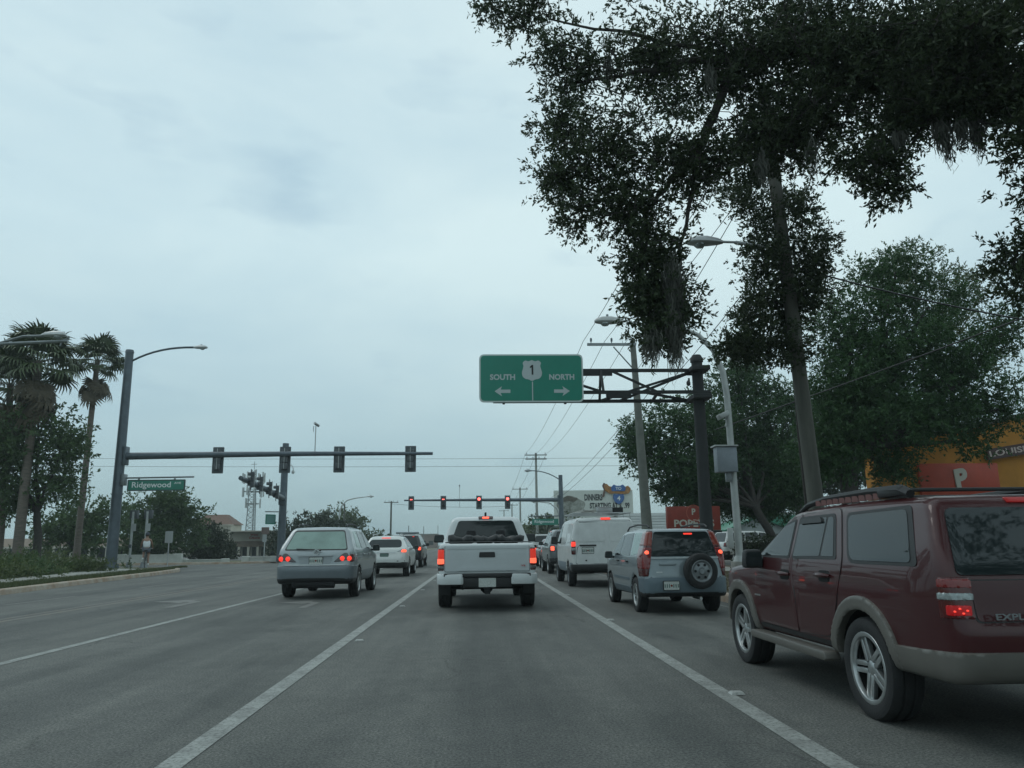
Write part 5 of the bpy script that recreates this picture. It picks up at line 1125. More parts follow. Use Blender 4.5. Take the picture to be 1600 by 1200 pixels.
# left mast arm, signals seen from behind
def mast_left():
    B = Vector((-19.43, 43, .13)); r = thing('signal_mast', B, 'tall blue grey signal pole with long arm on the left corner', 'signal pole')
    b = MB(); b.tube([(0, 0, -.05), (0, 0, 11.75)], [.29, .21], 16); b.build('pole', M['steel_blue'], r, True)
    b = MB(); b.tube([(0, 0, 0), (0, 0, .25)], [.42, .40], 16); b.build('base', M['steel_blue'], r, True)
    b = MB(); b.tube([(0, 0, 11.7), (0, 0, 11.85)], [.24, .2], 16); b.build('pole_cap', M['steel_blue'], r, True)
    b = MB(); b.tube([(.2, 0, 5.93), (5, 0, 5.98), (10, 0, 6.0), (16.85, 0, 5.97)], [.20, .165, .13, .085], 12); b.build('mast_arm', M['steel_blue'], r, True)
    b = MB(); b.box((.30, 0, 5.95), (.14, .5, 1.0)); b.build('arm_flange', M['steel_blue'], r, True, bevel=.02)
    b = MB(); b.box((.32, -.05, 4.65), (.22, .35, .60)); b.build('control_box', M['steel_grey'], r, True, bevel=.02)
    b = MB(); b.tube([(0, 0, 4.75), (4.0, 0, 4.79)], .045, 8); b.build('sign_bracket', M['steel_grey'], r, True)
    b = MB(); b.tube(ptsbend((.2, 0, 11.25), (1.6, 0, 12.05), (3.5, 0, 12.0)), [.06]*9, 8); b.build('lamp_arm', M['steel_blue'], r, True)
    cobra(r, (3.85, 0, 11.98), 0, M['alum'], .95)
    s = thing('street_name_sign', B+Vector((2.07, -.08, 4.35)), 'green Ridgewood street name sign hanging under the left signal arm', 'street sign')
    w_, h_ = 3.05, .60
    b = MB(); b.prism(fillet([(-w_/2, -h_/2), (w_/2, -h_/2), (w_/2, h_/2), (-w_/2, h_/2)], .05), 'y', -.03, .03); b.build('frame', mat('sign_edge', (.03, .06, .055), .5), s)
    b = MB(); b.prism(fillet([(-w_/2+.07, -h_/2+.06), (w_/2-.07, -h_/2+.06), (w_/2-.07, h_/2-.06), (-w_/2+.07, h_/2-.06)], .04), 'y', -.045, -.028); b.build('face', mat('street_sign_green', (.02, .19, .135), .4, noise=(2, .2)), s)
    text('Ridgewood', M['sign_white'], s, (-.25, -.048, -.02), width=2.05, size=.42, bold=.012)
    text('AVE', M['sign_white'], s, (1.13, -.048, .11), width=.36, size=.15, bold=.01)
    for x in (-.95, .95):
        b = MB(); b.tube([(x, 0, .3), (x, 0, .43)], .02, 6); b.box((x, 0, .33), (.10, .06, .06)); b.build('hanger', M['steel_grey'], s)
    for i, (px, lb) in enumerate(((339, 'first signal from the pole, seen from behind, on the left mast arm'), (444, 'second signal along the left mast arm, seen from behind'), (529, 'third signal along the left mast arm, seen from behind'), (641, 'last signal near the tip of the left mast arm, seen from behind'))):
        p = at(px, 714, 43); signal(lb, (p.x, 43.22, 5.83), PI, s=1.0, group='signals on the left mast arm')
    v = thing('detection_camera', at(492, 706, 43), 'thin camera mast standing up from the left signal arm', 'camera')
    b = MB(); b.tube([(0, -.0, -.25), (0, 0, 1.45)], .028, 6); b.build('mast', M['alum'], v)
    b = MB(); b.tube([(-.06, -.1, 1.58), (.12, .18, 1.46)], .075, 10); b.tube([(-.12, 0, 1.42), (-.12, 0, 1.1)], .02, 5); b.build('camera_head', M['alum'], v, True)
mast_left()
# left far mast with arm reaching towards the viewer
def mast_far_left():
    B = Vector((-14.35, 58.2, .1)); r = thing('signal_mast', B, 'dark signal pole beyond the cross street on the left', 'signal pole')
    b = MB(); b.tube([(0, 0, -.05), (0, 0, 8.55)], [.30, .23], 14); b.build('pole', M['steel_blue'], r, True)
    e = at(376, 747, 45.5)-B
    b = MB(); b.tube([(0, -.2, 4.5), e*.5+Vector((0, 0, 2.3)), e], [.22, .17, .13], 12); b.build('mast_arm', M['steel_blue'], r, True)
    b = MB(); b.box((0, -.3, 4.48), (.5, .2, .9)); b.build('arm_flange', M['steel_blue'], r, True, bevel=.02)
    b = MB(); b.tube([(-.2, 0, 3.55), (-1.1, -.6, 3.55)], .04, 6); b.build('sign_bracket', M['steel_grey'], r)
    b = MB(); b.tube([(.1, 0, 6.9), (.5, 0, 6.95), (.62, 0, 6.7), (.62, 0, 6.55)], .03, 6); b.lathe([(0, -.16), (.10, -.1), (.12, 0), (.08, .1), (0, .12)], 12, 'z', (.62, 0, 6.45)); b.build('dome_camera', M['alum'], r, True)
    s = thing('street_name_sign', B+Vector((-.72, -.5, 3.0)), 'small edge on street name sign on the far left signal pole', 'street sign', R(62))
    b = MB(); b.prism(fillet([(-.5, -.35), (.5, -.35), (.5, .35), (-.5, .35)], .05), 'y', -.02, .02); b.build('face', M['sign_green'], s)
    b = MB(); b.prism(fillet([(-.42, -.27), (.42, -.27), (.42, .27), (-.42, .27)], .05), 'y', -.028, -.018); b.build('panel', mat('pale_green', (.12, .26, .24), .5), s)
    base = Vector((0, -.2, 4.5))
    for i, (t, lb) in enumerate(((.28, 'signal nearest the pole on the far left arm'), (.46, 'second signal out from the pole on the far left arm'), (.68, 'third signal out from the pole on the far left arm'), (.87, 'outermost signal of the far left arm before the lattice tower'))):
        p = B+base.lerp(e, t)+Vector((.22, 0, .1)); signal(lb, p, R(-80), s=.84, group='signals on the far left arm')
mast_far_left()
# right far mast with the lit red signals
def mast_far_right():
    B = Vector((8.05, 78, .1)); r = thing('signal_mast', B, 'signal pole before the billboard carrying the red lights', 'signal pole')
    b = MB(); b.tube([(0, 0, -.05), (0, 0, 7.75)], [.28, .20], 12); b.build('pole', M['steel_blue'], r, True)
    b = MB(); b.tube([(-.1, 0, 5.3), (-8, 0, 5.36), (-15.5, 0, 5.38)], [.2, .14, .075], 10); b.build('mast_arm', M['steel_blue'], r, True)
    b = MB(); b.box((-.28, 0, 5.3), (.14, .5, .9)); b.build('arm_flange', M['steel_blue'], r)
    b = MB(); b.tube(ptsbend((-.1, 0, 7.3), (-1.4, 0, 8.2), (-2.8, 0, 8.2)), .05, 6); b.build('lamp_arm', M['steel_blue'], r, True)
    cobra(r, (-3.2, 0, 8.18), PI, M['steel_grey'], .95)
    b = MB(); b.tube([(0, 0, 3.72), (-3.2, 0, 3.72)], .05, 6); b.build('sign_bracket', M['steel_blue'], r)
    s = thing('street_name_sign', B+Vector((-1.62, -.1, 3.15)), 'far green Ridgewood street name sign beside the billboard', 'street sign')
    b = MB(); b.prism(fillet([(-1.3, -.3), (1.3, -.3), (1.3, .3), (-1.3, .3)], .05), 'y', -.02, .02); b.build('face', mat('street_sign_green', (.02, .19, .135), .4), s)
    text('Ridgewood', M['sign_white'], s, (-.1, -.025, 0), width=1.9, size=.4, bold=.012)
    for x in (-.7, .7): b = MB(); b.tube([(x, 0, .3), (x, 0, .56)], .02, 5); b.build('hanger', M['steel_grey'], s)
    for px, ar, lb in ((643, 1, 'red left turn arrow signal farthest left on the far mast arm'), (693, 1, 'second red arrow signal from the left on the far mast arm'), (748.5, 0, 'third lit red signal from the left on the far mast arm'), (793, 0, 'lit red signal nearest the far right pole')):
        p = at(px, 785, 78); signal(lb, (p.x, 77.72, 5.2), 0, lit=True, s=.92, group='red signals on the far mast arm', arrow_=bool(ar))
    v = thing('detection_camera', (at(718, 782, 78).x, 78, 5.35), 'small camera post on the far arm between the red signals', 'camera')
    b = MB(); b.tube([(0, 0, -.6), (0, 0, 1.5)], .025, 5); b.build('mast', M['alum'], v); b = MB(); b.tube([(0, -.15, 1.55), (0, .15, 1.5)], .07, 8); b.build('camera_head', M['steel_grey'], v)
mast_far_right()
# ------------------------------------------------------------------ overhead route sign on its truss
def gantry():
    B = Vector((6.72, 23.3, .13)); r = thing('sign_gantry', B, 'dark steel cantilever truss and post carrying the route sign', 'sign gantry')
    K = M['steel_dark']
    b = MB(); b.tube([(0, 0, -.05), (0, 0, 6.55)], [.20, .165], 18); b.build('post', K, r, True)
    b = MB(); b.tube([(0, 0, 6.5), (0, 0, 6.6), (0, 0, 6.72)], [.20, .20, .13], 14); b.build('post_cap', K, r, True)
    zt, zb = 6.24, 5.36; y0 = .35
    ch = (('chord', (0, 0, zt)), ('chord', (0, -.42, zb+.12)), ('chord', (0, .42, zb)))
    xL = -6.3
    for n_, (cx, cy, cz) in ch:
        b = MB(); b.box(((xL+.25)/2, cy, cz), (abs(xL)+.25, .075, .10)); b.build('chord', K, r)
    def bar(a, c, w_=.05): b = MB(); b.tube([a, c], w_, 4, square=True); b.build('brace', K, r)
    bar((-3.0, 0, zt), (-3.0, -.42, zb+.12)); bar((-2.7, 0, zt), (-1.35, -.42, zb+.12)); bar((-.2, 0, zt-.05), (-2.3, -.42, zb+.12)); bar((-.15, .42, zb), (-1.6, 0, zt-.7)) ; bar((-2.4, .42, zb), (-.3, 0, zt-.1)); bar((-3.0, 0, zt), (-3.0, .42, zb)); bar((-1.35, -.42, zb+.12), (-1.35, .42, zb)); bar((-2.3, -.42, zb+.12), (-3.0, .42, zb))
    bar((-3.0, -.42, zb+.12), (-5.0, 0, zt)); bar((-5.0, 0, zt), (-6.2, -.42, zb+.12))
    b = MB(); b.box((-2.55, -.42, zb+.02), (.75, .09, .16)); b.build('splice_plate', K, r)
    b = MB(); b.box((-3.1, 0, zt-.09), (.9, .09, .14)); b.build('splice_plate', K, r)
    for z in (zt, zb): b = MB(); b.box((0, 0, z), (.55, .95, .13)); b.build('clamp', K, r, bevel=.01)
    b = MB(); b.tube([(-.33, -.2, 5.95), (-.33, -.2, 5.85)], .03, 6); b.lathe([(0, -.10), (.06, -.06), (.065, .02), (.03, .08)], 10, 'z', (-.35, -.2, 5.80)); b.build('floodlight', K, r, True)
    sx, sz, w_, h_ = 1.545, 6.02, 3.11, 1.46
    s = thing('route_sign', (sx, 22.75, sz), 'green overhead sign reading SOUTH and NORTH with a route 1 shield', 'road sign')
    b = MB(); b.prism(fillet([(-w_/2, -h_/2), (w_/2, -h_/2), (w_/2, h_/2), (-w_/2, h_/2)], .16, 6), 'y', -.02, .02); b.build('border', mat('sign_border', (.5, .56, .54), .45), s)
    e = .045
    b = MB(); b.prism(fillet([(-w_/2+e, -h_/2+e), (w_/2-e, -h_/2+e), (w_/2-e, h_/2-e), (-w_/2+e, h_/2-e)], .13, 6), 'y', -.026, -.018); b.build('face', M['sign_green'], s)
    W_ = mat('sign_reflective_white', (.40, .46, .46), .45)
    text('SOUTH', W_, s, (-.86, -.028, .03), width=.75, size=.23, bold=.035)
    text('NORTH', W_, s, (.91, -.028, .03), width=.75, size=.23, bold=.035)
    for sg, x in ((-1, -.86), (1, .90)):
        b = MB(); b.prism([(x+sg*.24, -.40), (x+sg*.02, -.25), (x+sg*.06, -.35), (x-sg*.23, -.35), (x-sg*.23, -.45), (x+sg*.06, -.45), (x+sg*.02, -.55)], 'y', -.031, -.024); b.build('arrow', W_, s)
    b = MB(); b.prism([(.015, -.70), (.045, -.70), (.045, -.11), (.015, -.11)], 'y', -.031, -.024); b.build('divider', W_, s)
    half = [(0, .555), (.10, .50), (.20, .545), (.285, .46), (.245, .38), (.27, .28), (.305, .16), (.28, .04), (.20, -.03), (.10, -.04), (0, -.10)]
    P = [(x, z) for x, z in half]+[(-x, z) for x, z in reversed(half[1:-1])]
    b = MB(); b.prism([(p[0]+.02, p[1]) for p in fillet(P, .05)], 'y', -.034, -.025); b.build('route_shield', W_, s)
    b = MB(); b.prism([(.01, .10), (.06, .10), (.06, .40), (.02, .40), (-.04, .345), (-.04, .30), (.01, .325)], 'y', -.039, -.033); b.build('numeral', M['sign_black'], s)
    for x in (-.83, 1.0): b = MB(); b.box((x, .04, -h_/2-.02), (.07, .08, .06)); b.build('bracket_end', K, s)
gantry()
# ------------------------------------------------------------------ white lamp pole with cabinet
def lamp_right():
    B = Vector((7.95, 24.2, .13)); r = thing('street_lamp', B, 'pale curved street lamp pole with grey cabinet beside the sign post', 'street lamp')
    m = mat('pale_alum', (.40, .42, .41), .45, .2, noise=(3, .2))
    b = MB(); b.tube([(0, 0, 0), (0, 0, .45)], [.30, .27], 14); b.build('footing', M['concrete'], r, True)
    pts = [(0, 0, .4), (-.03, 0, 3), (-.06, 0, 5.6), (-.14, 0, 6.4), (-.40, 0, 7.1), (-.85, 0, 7.6), (-1.4, 0, 7.85), (-2.2, 0, 7.95), (-3.2, 0, 8.02)]
    b = MB(); b.tube(pts, [.12, .11, .10, .095, .085, .075, .065, .055, .05], 14); b.build('pole', m, r, True)
    b = MB(); b.tube([(0, 0, .43), (0, 0, .62)], [.22, .15], 12); b.build('pole_base', m, r, True)
    cobra(r, (-3.75, 0, 8.06), PI, m, 1.15)
    b = MB(); b.box((-.28, -.12, 3.55), (.62, .42, .78)); o = b.build('cabinet', mat('cabinet_grey', (.22, .25, .28), .5, .2, noise=(3, .15)), r, True, bevel=.015)
    b = MB(); b.box((-.30, -.14, 3.97), (.72, .52, .04)); b.build('cabinet_lid', m, o)
    b = MB(); b.box((-.22, -.10, 3.02), (.16, .16, .30)); b.build('conduit_box', M['steel_grey'], r, True, bevel=.01)
    b = MB(); b.box((-.28, -.15, 4.95), (.34, .34, .16), (0, R(-25), 0)); b.build('beacon_camera', m, r, True, bevel=.02)
    b = MB(); b.box((-.27, -.08, 1.15), (.16, .12, .62)); b.build('meter', m, r, True, bevel=.02)
    b = MB(); b.tube([(-.1, 0, 4.85), (-.2, -.1, 4.6)], .03, 6); b.build('camera_bracket', m, r)
lamp_right()
# lamp reaching in from the left edge
def lamp_left():
    B = Vector((-18.2, 27, .13)); r = thing('street_lamp', B, 'street lamp reaching in at the upper left edge', 'street lamp')
    b = MB(); b.tube([(0, 0, -.05), (0, 0, 8.2)], [.16, .11], 12); b.build('pole', M['steel_grey'], r, True)
    b = MB(); b.tube([(0, 0, 7.7), (1.4, 0, 8.05), (2.3, 0, 8.33), (3.0, 0, 8.35)], .05, 8); b.build('lamp_arm', M['steel_grey'], r, True)
    b = MB(); b.tube([(0, 0, 7.85), (1.6, 0, 8.06), (3.85, 0, 8.16)], .06, 8); b.build('banner_arm', M['steel_grey'], r, True)
    b = MB(); b.tube([(3.7, 0, 8.25), (3.6, 0, 7.98)], .03, 5); b.tube([(3.5, 0, 8.12), (3.9, 0, 8.28)], .025, 5); b.build('arm_end', M['steel_grey'], r)
    cobra(r, (3.35, 0, 8.37), 0, M['alum'], 1.0)
lamp_left()
# ------------------------------------------------------------------ utility poles and wires
def crossarm(parent, z, x0, x1, n=3, th=.06, ins=.28, m='wood_pole'):
    b = MB(); b.box(((x0+x1)/2, -.12, z), (abs(x1-x0), .09, .11)); o = b.build('cross_arm', M[m], parent)
    mb = MB(); mb.lathe([(.02, 0), (.02, .08), (.055, .09), (.04, .13), (.055, .15), (.04, .19), (.05, .21), (0, .26)], 8)
    me = mb.mesh('insulator', M['steel_blue'], True)
    for i in range(n): link('insulator', me, o, (x0+(x1-x0)*(.08+.84*i/max(1, n-1)), -.12, z+.05))
    return o
def upole(label, base, H, r0, r1, lean=(0, 0), m='wood_pole', arms=(), group='utility poles along the right side'):
    r = thing('utility_pole', base, label, 'utility pole', 0, group)
    b = MB(); b.tube([(0, 0, -.05), (lean[0]*.5, lean[1]*.5, H*.5), (lean[0], lean[1], H)], [r0, (r0+r1)/2, r1], 12); b.build('pole', M[m], r, True)
    for z, x0, x1, n in arms: crossarm(r, z, x0+lean[0]*z/H, x1+lean[0]*z/H, n)
    return r
p1 = upole('near wooden utility pole leaning left through the foliage', (6.56, 15, .12), 10.6, .16, .12, (-.42, 0))
b = MB(); b.tube([(-.28, 0, 6.75), (-.7, -.05, 7.0), (-1.3, -.1, 7.07), (-1.65, -.1, 7.08)], .028, 6); b.tube([(-.28, 0, 6.95), (-.75, -.05, 7.02), (-1.3, -.1, 7.09)], .018, 6); b.build('lamp_arm', M['alum'], p1)
cobra(p1, (-1.95, -.1, 7.06), PI, M['alum'], .9)
p2 = upole('concrete utility pole with one sided arm behind the sign truss', (7.05, 33, .12), 9.75, .25, .12, (-.32, 0), 'weathered_pole')
crossarm(p2, 9.55, -2.35, -.2, 3, m='steel_grey')
b = MB(); b.tube([(-.3, -.05, 8.4), (-1.2, -.1, 9.45)], .03, 5); b.build('arm_brace', M['steel_grey'], p2)
for (X, Y, H, lb) in ((6.85, 95, 11.9, 'tall utility pole with double arm before the billboard'), (6.9, 135, 10.5, 'utility pole with three insulators above the last red signal'), (7.1, 175, 9.7, 'distant utility pole just right of the pickup antenna'), (6.4, 210, 9.9, 'farthest utility pole rising over the pickup roof')):
    r = upole(lb, (X, Y, .1), H, .18, .13, (0, 0), 'conc_pole', ((H-.25, -1.35, 1.35, 3),))
    if Y == 95: crossarm(r, H-.75, -1.3, 1.3, 4)
upole('thin dark pole left of the far signal pole', (11.2, 110, .1), 7.4, .2, .16)
upole('utility pole with crossed arms over the white SUV', (-13.4, 120, .1), 7.6, .16, .12, arms=((7.4, -1.1, 1.1, 4),), group='utility poles on the left')
upole('thin pole between the silver and the white SUV', (-17.0, 100, .1), 6.2, .12, .1, group='utility poles on the left')
def wire(a, b, sag, r=.012, label='thin overhead power line sagging between the utility poles', g='overhead power lines', n=14):
    a, b = Vector(a), Vector(b); mb = MB(); mb.tube([a.lerp(b, t)+Vector((0, 0, -sag*4*t*(1-t))) for t in [i/n for i in range(n+1)]], r, 4)
    o = mb.build('power_line', M['wire'], None, True); return tag(o, label, 'wire', g)
for i, x in enumerate((4.55, 5.5, 6.45)):
    W3 = ('left', 'middle', 'right')[i]
    wire((x, 33, 9.85), (5.55+i*1.3, 95, 11.95), .7, label=W3+' of three power lines running from the concrete pole to the tall far pole'); wire((x+.3, 8, 10.2), (x, 33, 9.85), .35, label=W3+' of three power lines passing through the oak to the concrete pole')
    wire((5.55+i*1.3, 95, 11.95), (5.6+i*1.3, 135, 10.55), .35, .016, label=W3+' of three power lines just beyond the tall far pole'); wire((5.6+i*1.3, 135, 10.5), (5.8+i*1.3, 175, 9.7), .3, .018, label=W3+' of three power lines on the most distant span')
for z0, z1, wn in ((7.6, 6.3, 'upper'), (7.0, 5.7, 'lower')): wire((7.4, 33, z0), (8.2, 95, z1), .5, .016, wn+' of two cables slanting from the concrete pole to the billboard', 'lower cables')
wire((6.3, 15, 7.3), (7.3, 33, 7.1), .2, .014, 'lower cable from the leaning pole to the concrete pole', 'lower cables')
wire((6.2, 15, 9.3), (6.9, 33, 8.6), .2, .012, 'upper cable from the leaning pole to the concrete pole', 'lower cables')
wire((6.3, 15, 6.75), (18, 17, 5.6), .35, .02, 'thick twisted service cable from the leaning pole to the right'); wire((17.5, 12, 7.9), (8.0, 26, 4.9), .1, .018, 'cable falling from the upper right behind the trees')
for dz, wn in ((0, 'lower'), (.52, 'upper')): wire((-60, 50.0, 6.9+dz*.9), (28, 50.6, 6.15+dz), .35, .009, wn+' of two long cables crossing the street behind the left mast arm', 'cables across the street', 30)
wire((-13.4, 120, 7.3), (4, 125, 7.0), .3, .02, 'far cable over the white SUV', 'far cables')
# ------------------------------------------------------------------ roadside signs and shops on the right
def popeyes_sign():
    B = Vector((8.42, 31.0, .20)); r = thing('shop_sign', B, 'red POPEYES roadside sign behind the compact SUV', 'shop sign')
    red = mat('sign_red', (.23, .026, .012), .45, noise=(2, .2))
    b = MB(); b.box((0, 0, 2.36), (2.86, .35, 1.16)); b.build('panel', red, r, True, bevel=.02)
    b = MB(); b.box((0, .02, 1.72), (2.95, .38, .10)); b.build('frame', M['steel_dark'], r)
    for x in (-1.0, 1.0): b = MB(); b.tube([(x, 0, -.45), (x, 0, 1.75)], .10, 10); b.build('post', M['steel_dark'], r)
    wm = mat('sign_cream', (.42, .42, .36), .5)
    text('POPEYES', wm, r, (0, -.18, 2.12), width=2.15, size=.48, bold=.03, depth=.01)
    b = MB(); b.lathe([(.36, -.01), (.40, -.01), (.40, .01), (.36, .01), (.36, -.01)], 28, 'y', (0, -.185, 2.62)); b.build('ring', mat('sign_dull_red', (.34, .08, .05), .5), r)
    text('P', wm, r, (0, -.19, 2.68), size=.42, width=.20, bold=.03, depth=.008)
    r.scale = (.74, .74, .80)
popeyes_sign()
def restaurant():
    B = Vector((14.45, 28, .12)); r = thing('restaurant', B, 'orange fast food building with slanted roofline and red P panel', 'building')
    ora = mat('orange_stucco', (.45, .20, .03), .85, noise=(1.5, .2), bump=(50, .3)); redm = mat('red_panel', (.42, .045, .014), .5, noise=(2, .2))
    b = MB(); b.prism([(0, 0), (11, 0), (11, 6.6), (7, 5.75), (4.1, 5.14), (0, 4.32)], 'y', 0, .8); b.build('facade', ora, r)
    b = MB(); b.box((9.5, 5, 2.1), (8, 8.3, 4.2)); b.build('wall', ora, r)
    b = MB(); b.prism([(-.12, 4.28), (4.1, 5.13), (11.1, 6.6), (11.1, 6.78), (4.1, 5.27), (-.12, 4.42)], 'y', -.15, .9); b.build('roof_edge', mat('roof_trim', (.10, .09, .08), .6), r)
    b = MB(); b.box((3.0, -.08, 3.15), (2.95, .16, 1.22)); p = b.build('red_panel', redm, r, True, bevel=.02)
    text('P', mat('letter_cream', (.45, .43, .37), .5), r, (3.02, -.18, 3.20), size=.95, width=.55, bold=.05, depth=.03, shear=.15, rot=(PI/2, R(-12), 0))
    q = thing('restaurant_sign', (19.9, 27.8, 4.28), 'dark slanted LOUISIANA sign board on the orange building', 'shop sign')
    b = MB(); b.prism([(-1.35, -.30), (1.35, .10), (1.35, .50), (-1.35, .10)], 'y', -.06, .06); b.build('board', mat('maroon_board', (.05, .02, .018), .5), q)
    text('LOUISIANA', mat('sign_pinkwhite', (.45, .36, .33), .5), q, (-.1, -.068, .09), width=2.4, size=.30, bold=.02, rot=(PI/2, R(-8.4), 0))
    b = MB(); b.prism([(1.2, 0), (4.8, 0), (4.8, 2.25), (1.2, 2.25)], 'y', -.03, .02); w_ = b.build('window', M['steel_dark'], r)
    for i in range(4):
        b = MB(); b.prism([(1.28+i*.89, .1), (2.08+i*.89, .1), (2.08+i*.89, 2.15), (1.28+i*.89, 2.15)], 'y', -.045, -.028); b.build('pane', M['glass'], w_)
restaurant()
def white_shop():
    B = Vector((15.5, 76, .1)); r = thing('low_shop', B, 'long low white shop with ribbed front behind the trees', 'building')
    wm = mat('white_siding', (.52, .54, .53), .7, noise=(1, .12))
    b = MB(); b.box((9, 4, 1.1), (22, 8, 2.2)); b.build('wall', mat('shop_wall', (.33, .35, .35), .8, noise=(1, .2)), r)
    for i in range(6):
        b = MB(); b.box((9, -.25+i*.02, 2.35+i*.26), (22.4, .16, .235), (R(-12), 0, 0)); b.build('fascia_board', wm, r)
    b = MB(); b.box((9, 4, 3.75), (22.2, 8, .2)); b.build('roof', wm, r)
    b = MB(); b.box((9, -.32, 1.75), (21, .1, .3)); b.build('blue_band', mat('blue_band', (.08, .16, .25), .6), r)
    b = MB(); b.box((6, -.06, 1.0), (12, .1, 1.3)); w_ = b.build('window', M['steel_dark'], r)
    for i in range(8): b = MB(); b.box((.8+i*1.48, -.12, 1.0), (1.36, .05, 1.18)); b.build('pane', M['glass'], w_)
    B2 = Vector((24.8, 70, .1)); g = thing('green_roof_hut', B2, 'small grey gabled building with a green metal roof', 'building')
    gm = mat('green_metal', (.02, .17, .10), .45, noise=(2, .2)); gw = mat('grey_siding', (.30, .33, .33), .8, noise=(1, .15))
    b = MB(); b.prism([(-2.6, 0), (2.6, 0), (2.6, 2.1), (0, 3.1), (-2.6, 2.1)], 'y', 0, 9); b.build('wall', gw, g)
    for sg in (-1, 1): b = MB(); b.prism([(0, 3.12), (sg*3.1, 1.95), (sg*3.1, 2.07), (0, 3.26)], 'y', -.5, 9.4); b.build('roof', gm, g)
    b = MB(); b.prism([(2.7, 2.0), (11, 2.0), (11, 3.4), (2.7, 3.4)], 'y', 3, 8); b.build('side_roof', gm, g)
white_shop()
def billboard():
    B = Vector((14.45, 100, .1)); r = thing('billboard', B, 'pale billboard reading DINNERS STARTING AT with blue shields on top', 'billboard')
    W_, z0, z1 = 10.1, 3.2, 7.65
    b = MB(); b.box((0, 0, (z0+z1)/2), (W_, .3, z1-z0)); b.build('panel', mat('billboard_cream', (.56, .58, .54), .7, noise=(.5, .08)), r)
    b = MB(); b.box((0, .02, z0-.1), (W_+.2, .6, .12)); b.build('catwalk', M['steel_grey'], r)
    for x in (-3.2, 0, 3.2): b = MB(); b.tube([(x, .3, -.05), (x, .3, 6.5)], .16, 8); b.build('post', M['steel_dark'], r)
    ink = mat('print_black', (.03, .03, .03), .7)
    text('DINNERS', ink, r, (0.0, -.17, 6.75), width=2.3, size=1.05, bold=.04)
    text('STARTING AT $  .99', ink, r, (2.05, -.17, 5.65), width=5.1, size=.95, bold=.04)
    # printed plate of food: mottled disc and garnish
    food = mat('print_food', (.34, .35, .32), .7, noise=(2.2, .8), col2=(.10, .10, .08))
    P = [(-2.9+1.75*math.cos(a)*(1+.12*math.sin(3*a)), 5.6+1.25*math.sin(a)*(1+.1*math.cos(4*a))) for a in [2*PI*i/40 for i in range(40)]]
    b = MB(); b.prism(P, 'y', -.17, -.14); b.build('food_print', food, r)
    P = [(-3.2+1.2*math.cos(a), 6.55+.35*math.sin(a)*(1+.3*math.sin(5*a))) for a in [2*PI*i/30 for i in range(30)]]
    b = MB(); b.prism(P, 'y', -.185, -.15); b.build('food_print', mat('print_brown', (.13, .11, .085), .7, noise=(4, .5)), r)
    # cut-out logo: orange wings and two blue shields
    orm = mat('logo_orange', (.40, .17, .035), .6, noise=(3, .5)); blu = mat('shield_blue', (.025, .10, .30), .5)
    P = [(-1.55, .1), (-1.75, .75), (-1.4, 1.05), (-1.1, .7), (-.5, .55), (.2, .5), (.9, .55), (1.35, .75), (1.75, .35), (1.45, -.25), (.6, -.35), (-.3, -.2), (-1.0, -.3)]
    b = MB(); b.prism([(3.1+x, 7.45+z) for x, z in fillet(P, .15)], 'y', -.36, -.2); b.build('logo_figure', orm, r)
    P = [(-1.75, .2), (-1.95, .75), (-1.75, 1.15), (-1.45, .95), (-1.5, .3), (-1.7, -.6), (-2.0, -.75)]
    b = MB(); b.prism([(3.1+x, 7.45+z) for x, z in fillet(P, .1)], 'y', -.33, -.19); b.build('logo_figure', mat('logo_brown', (.10, .045, .03), .6), r)
    b = MB(); b.prism([(3.2+x, 7.85+z) for x, z in fillet([(-.85, -.35), (.85, -.35), (.95, .1), (.6, .5), (.2, .32), (-.2, .32), (-.6, .5), (-.95, .1)], .12)], 'y', -.45, -.36); b.build('logo_shield', blu, r)
    text('TO', M['sign_white'], r, (3.2, -.47, 7.83), width=.75, size=.5, bold=.02)
    b = MB(); b.prism([(3.2+x, 6.65+z) for x, z in fillet([(0, -.85), (.5, -.5), (.72, .0), (.62, .5), (.25, .42), (0, .5), (-.25, .42), (-.62, .5), (-.72, .0), (-.5, -.5)], .12)], 'y', -.45, -.22); b.build('logo_shield', blu, r)
    text('4', M['sign_white'], r, (3.2, -.47, 6.6), width=.42, size=.75, bold=.03)
billboard()
# hedge in front of the parked cars
def leafy_box(name, label, cat, c, d, n, m, ll=.09, lw=.05, group=None):
    r = thing(name, (c[0], c[1], .12), label, cat, 0, group)
    P = (rng.random((n//14, 3))-.5)*np.array(d)*np.array([1, .9, 1]); P[:, 2] += d[2]/2
    P = np.c_[P, np.full(len(P), .22)]
    o = link('foliage', leaves_mesh('foliage', P, m, n, ll, lw, .2), r); o['kind'] = 'stuff'
    b = MB(); b.box((0, 0, d[2]*.45), (d[0]*.95, d[1]*.6, d[2]*.85)); b.build('inner_twigs', mat('twigs', (.018, .02, .012), .95, noise=(8, .5), bump=(12, 1.)), r)
    return r
leafy_box('hedge', 'clipped dark hedge along the pavement on the right', 'hedge', (13.9, 31.2), (7.6, .9, 1.15), 30000, M['hedge_leaf'])
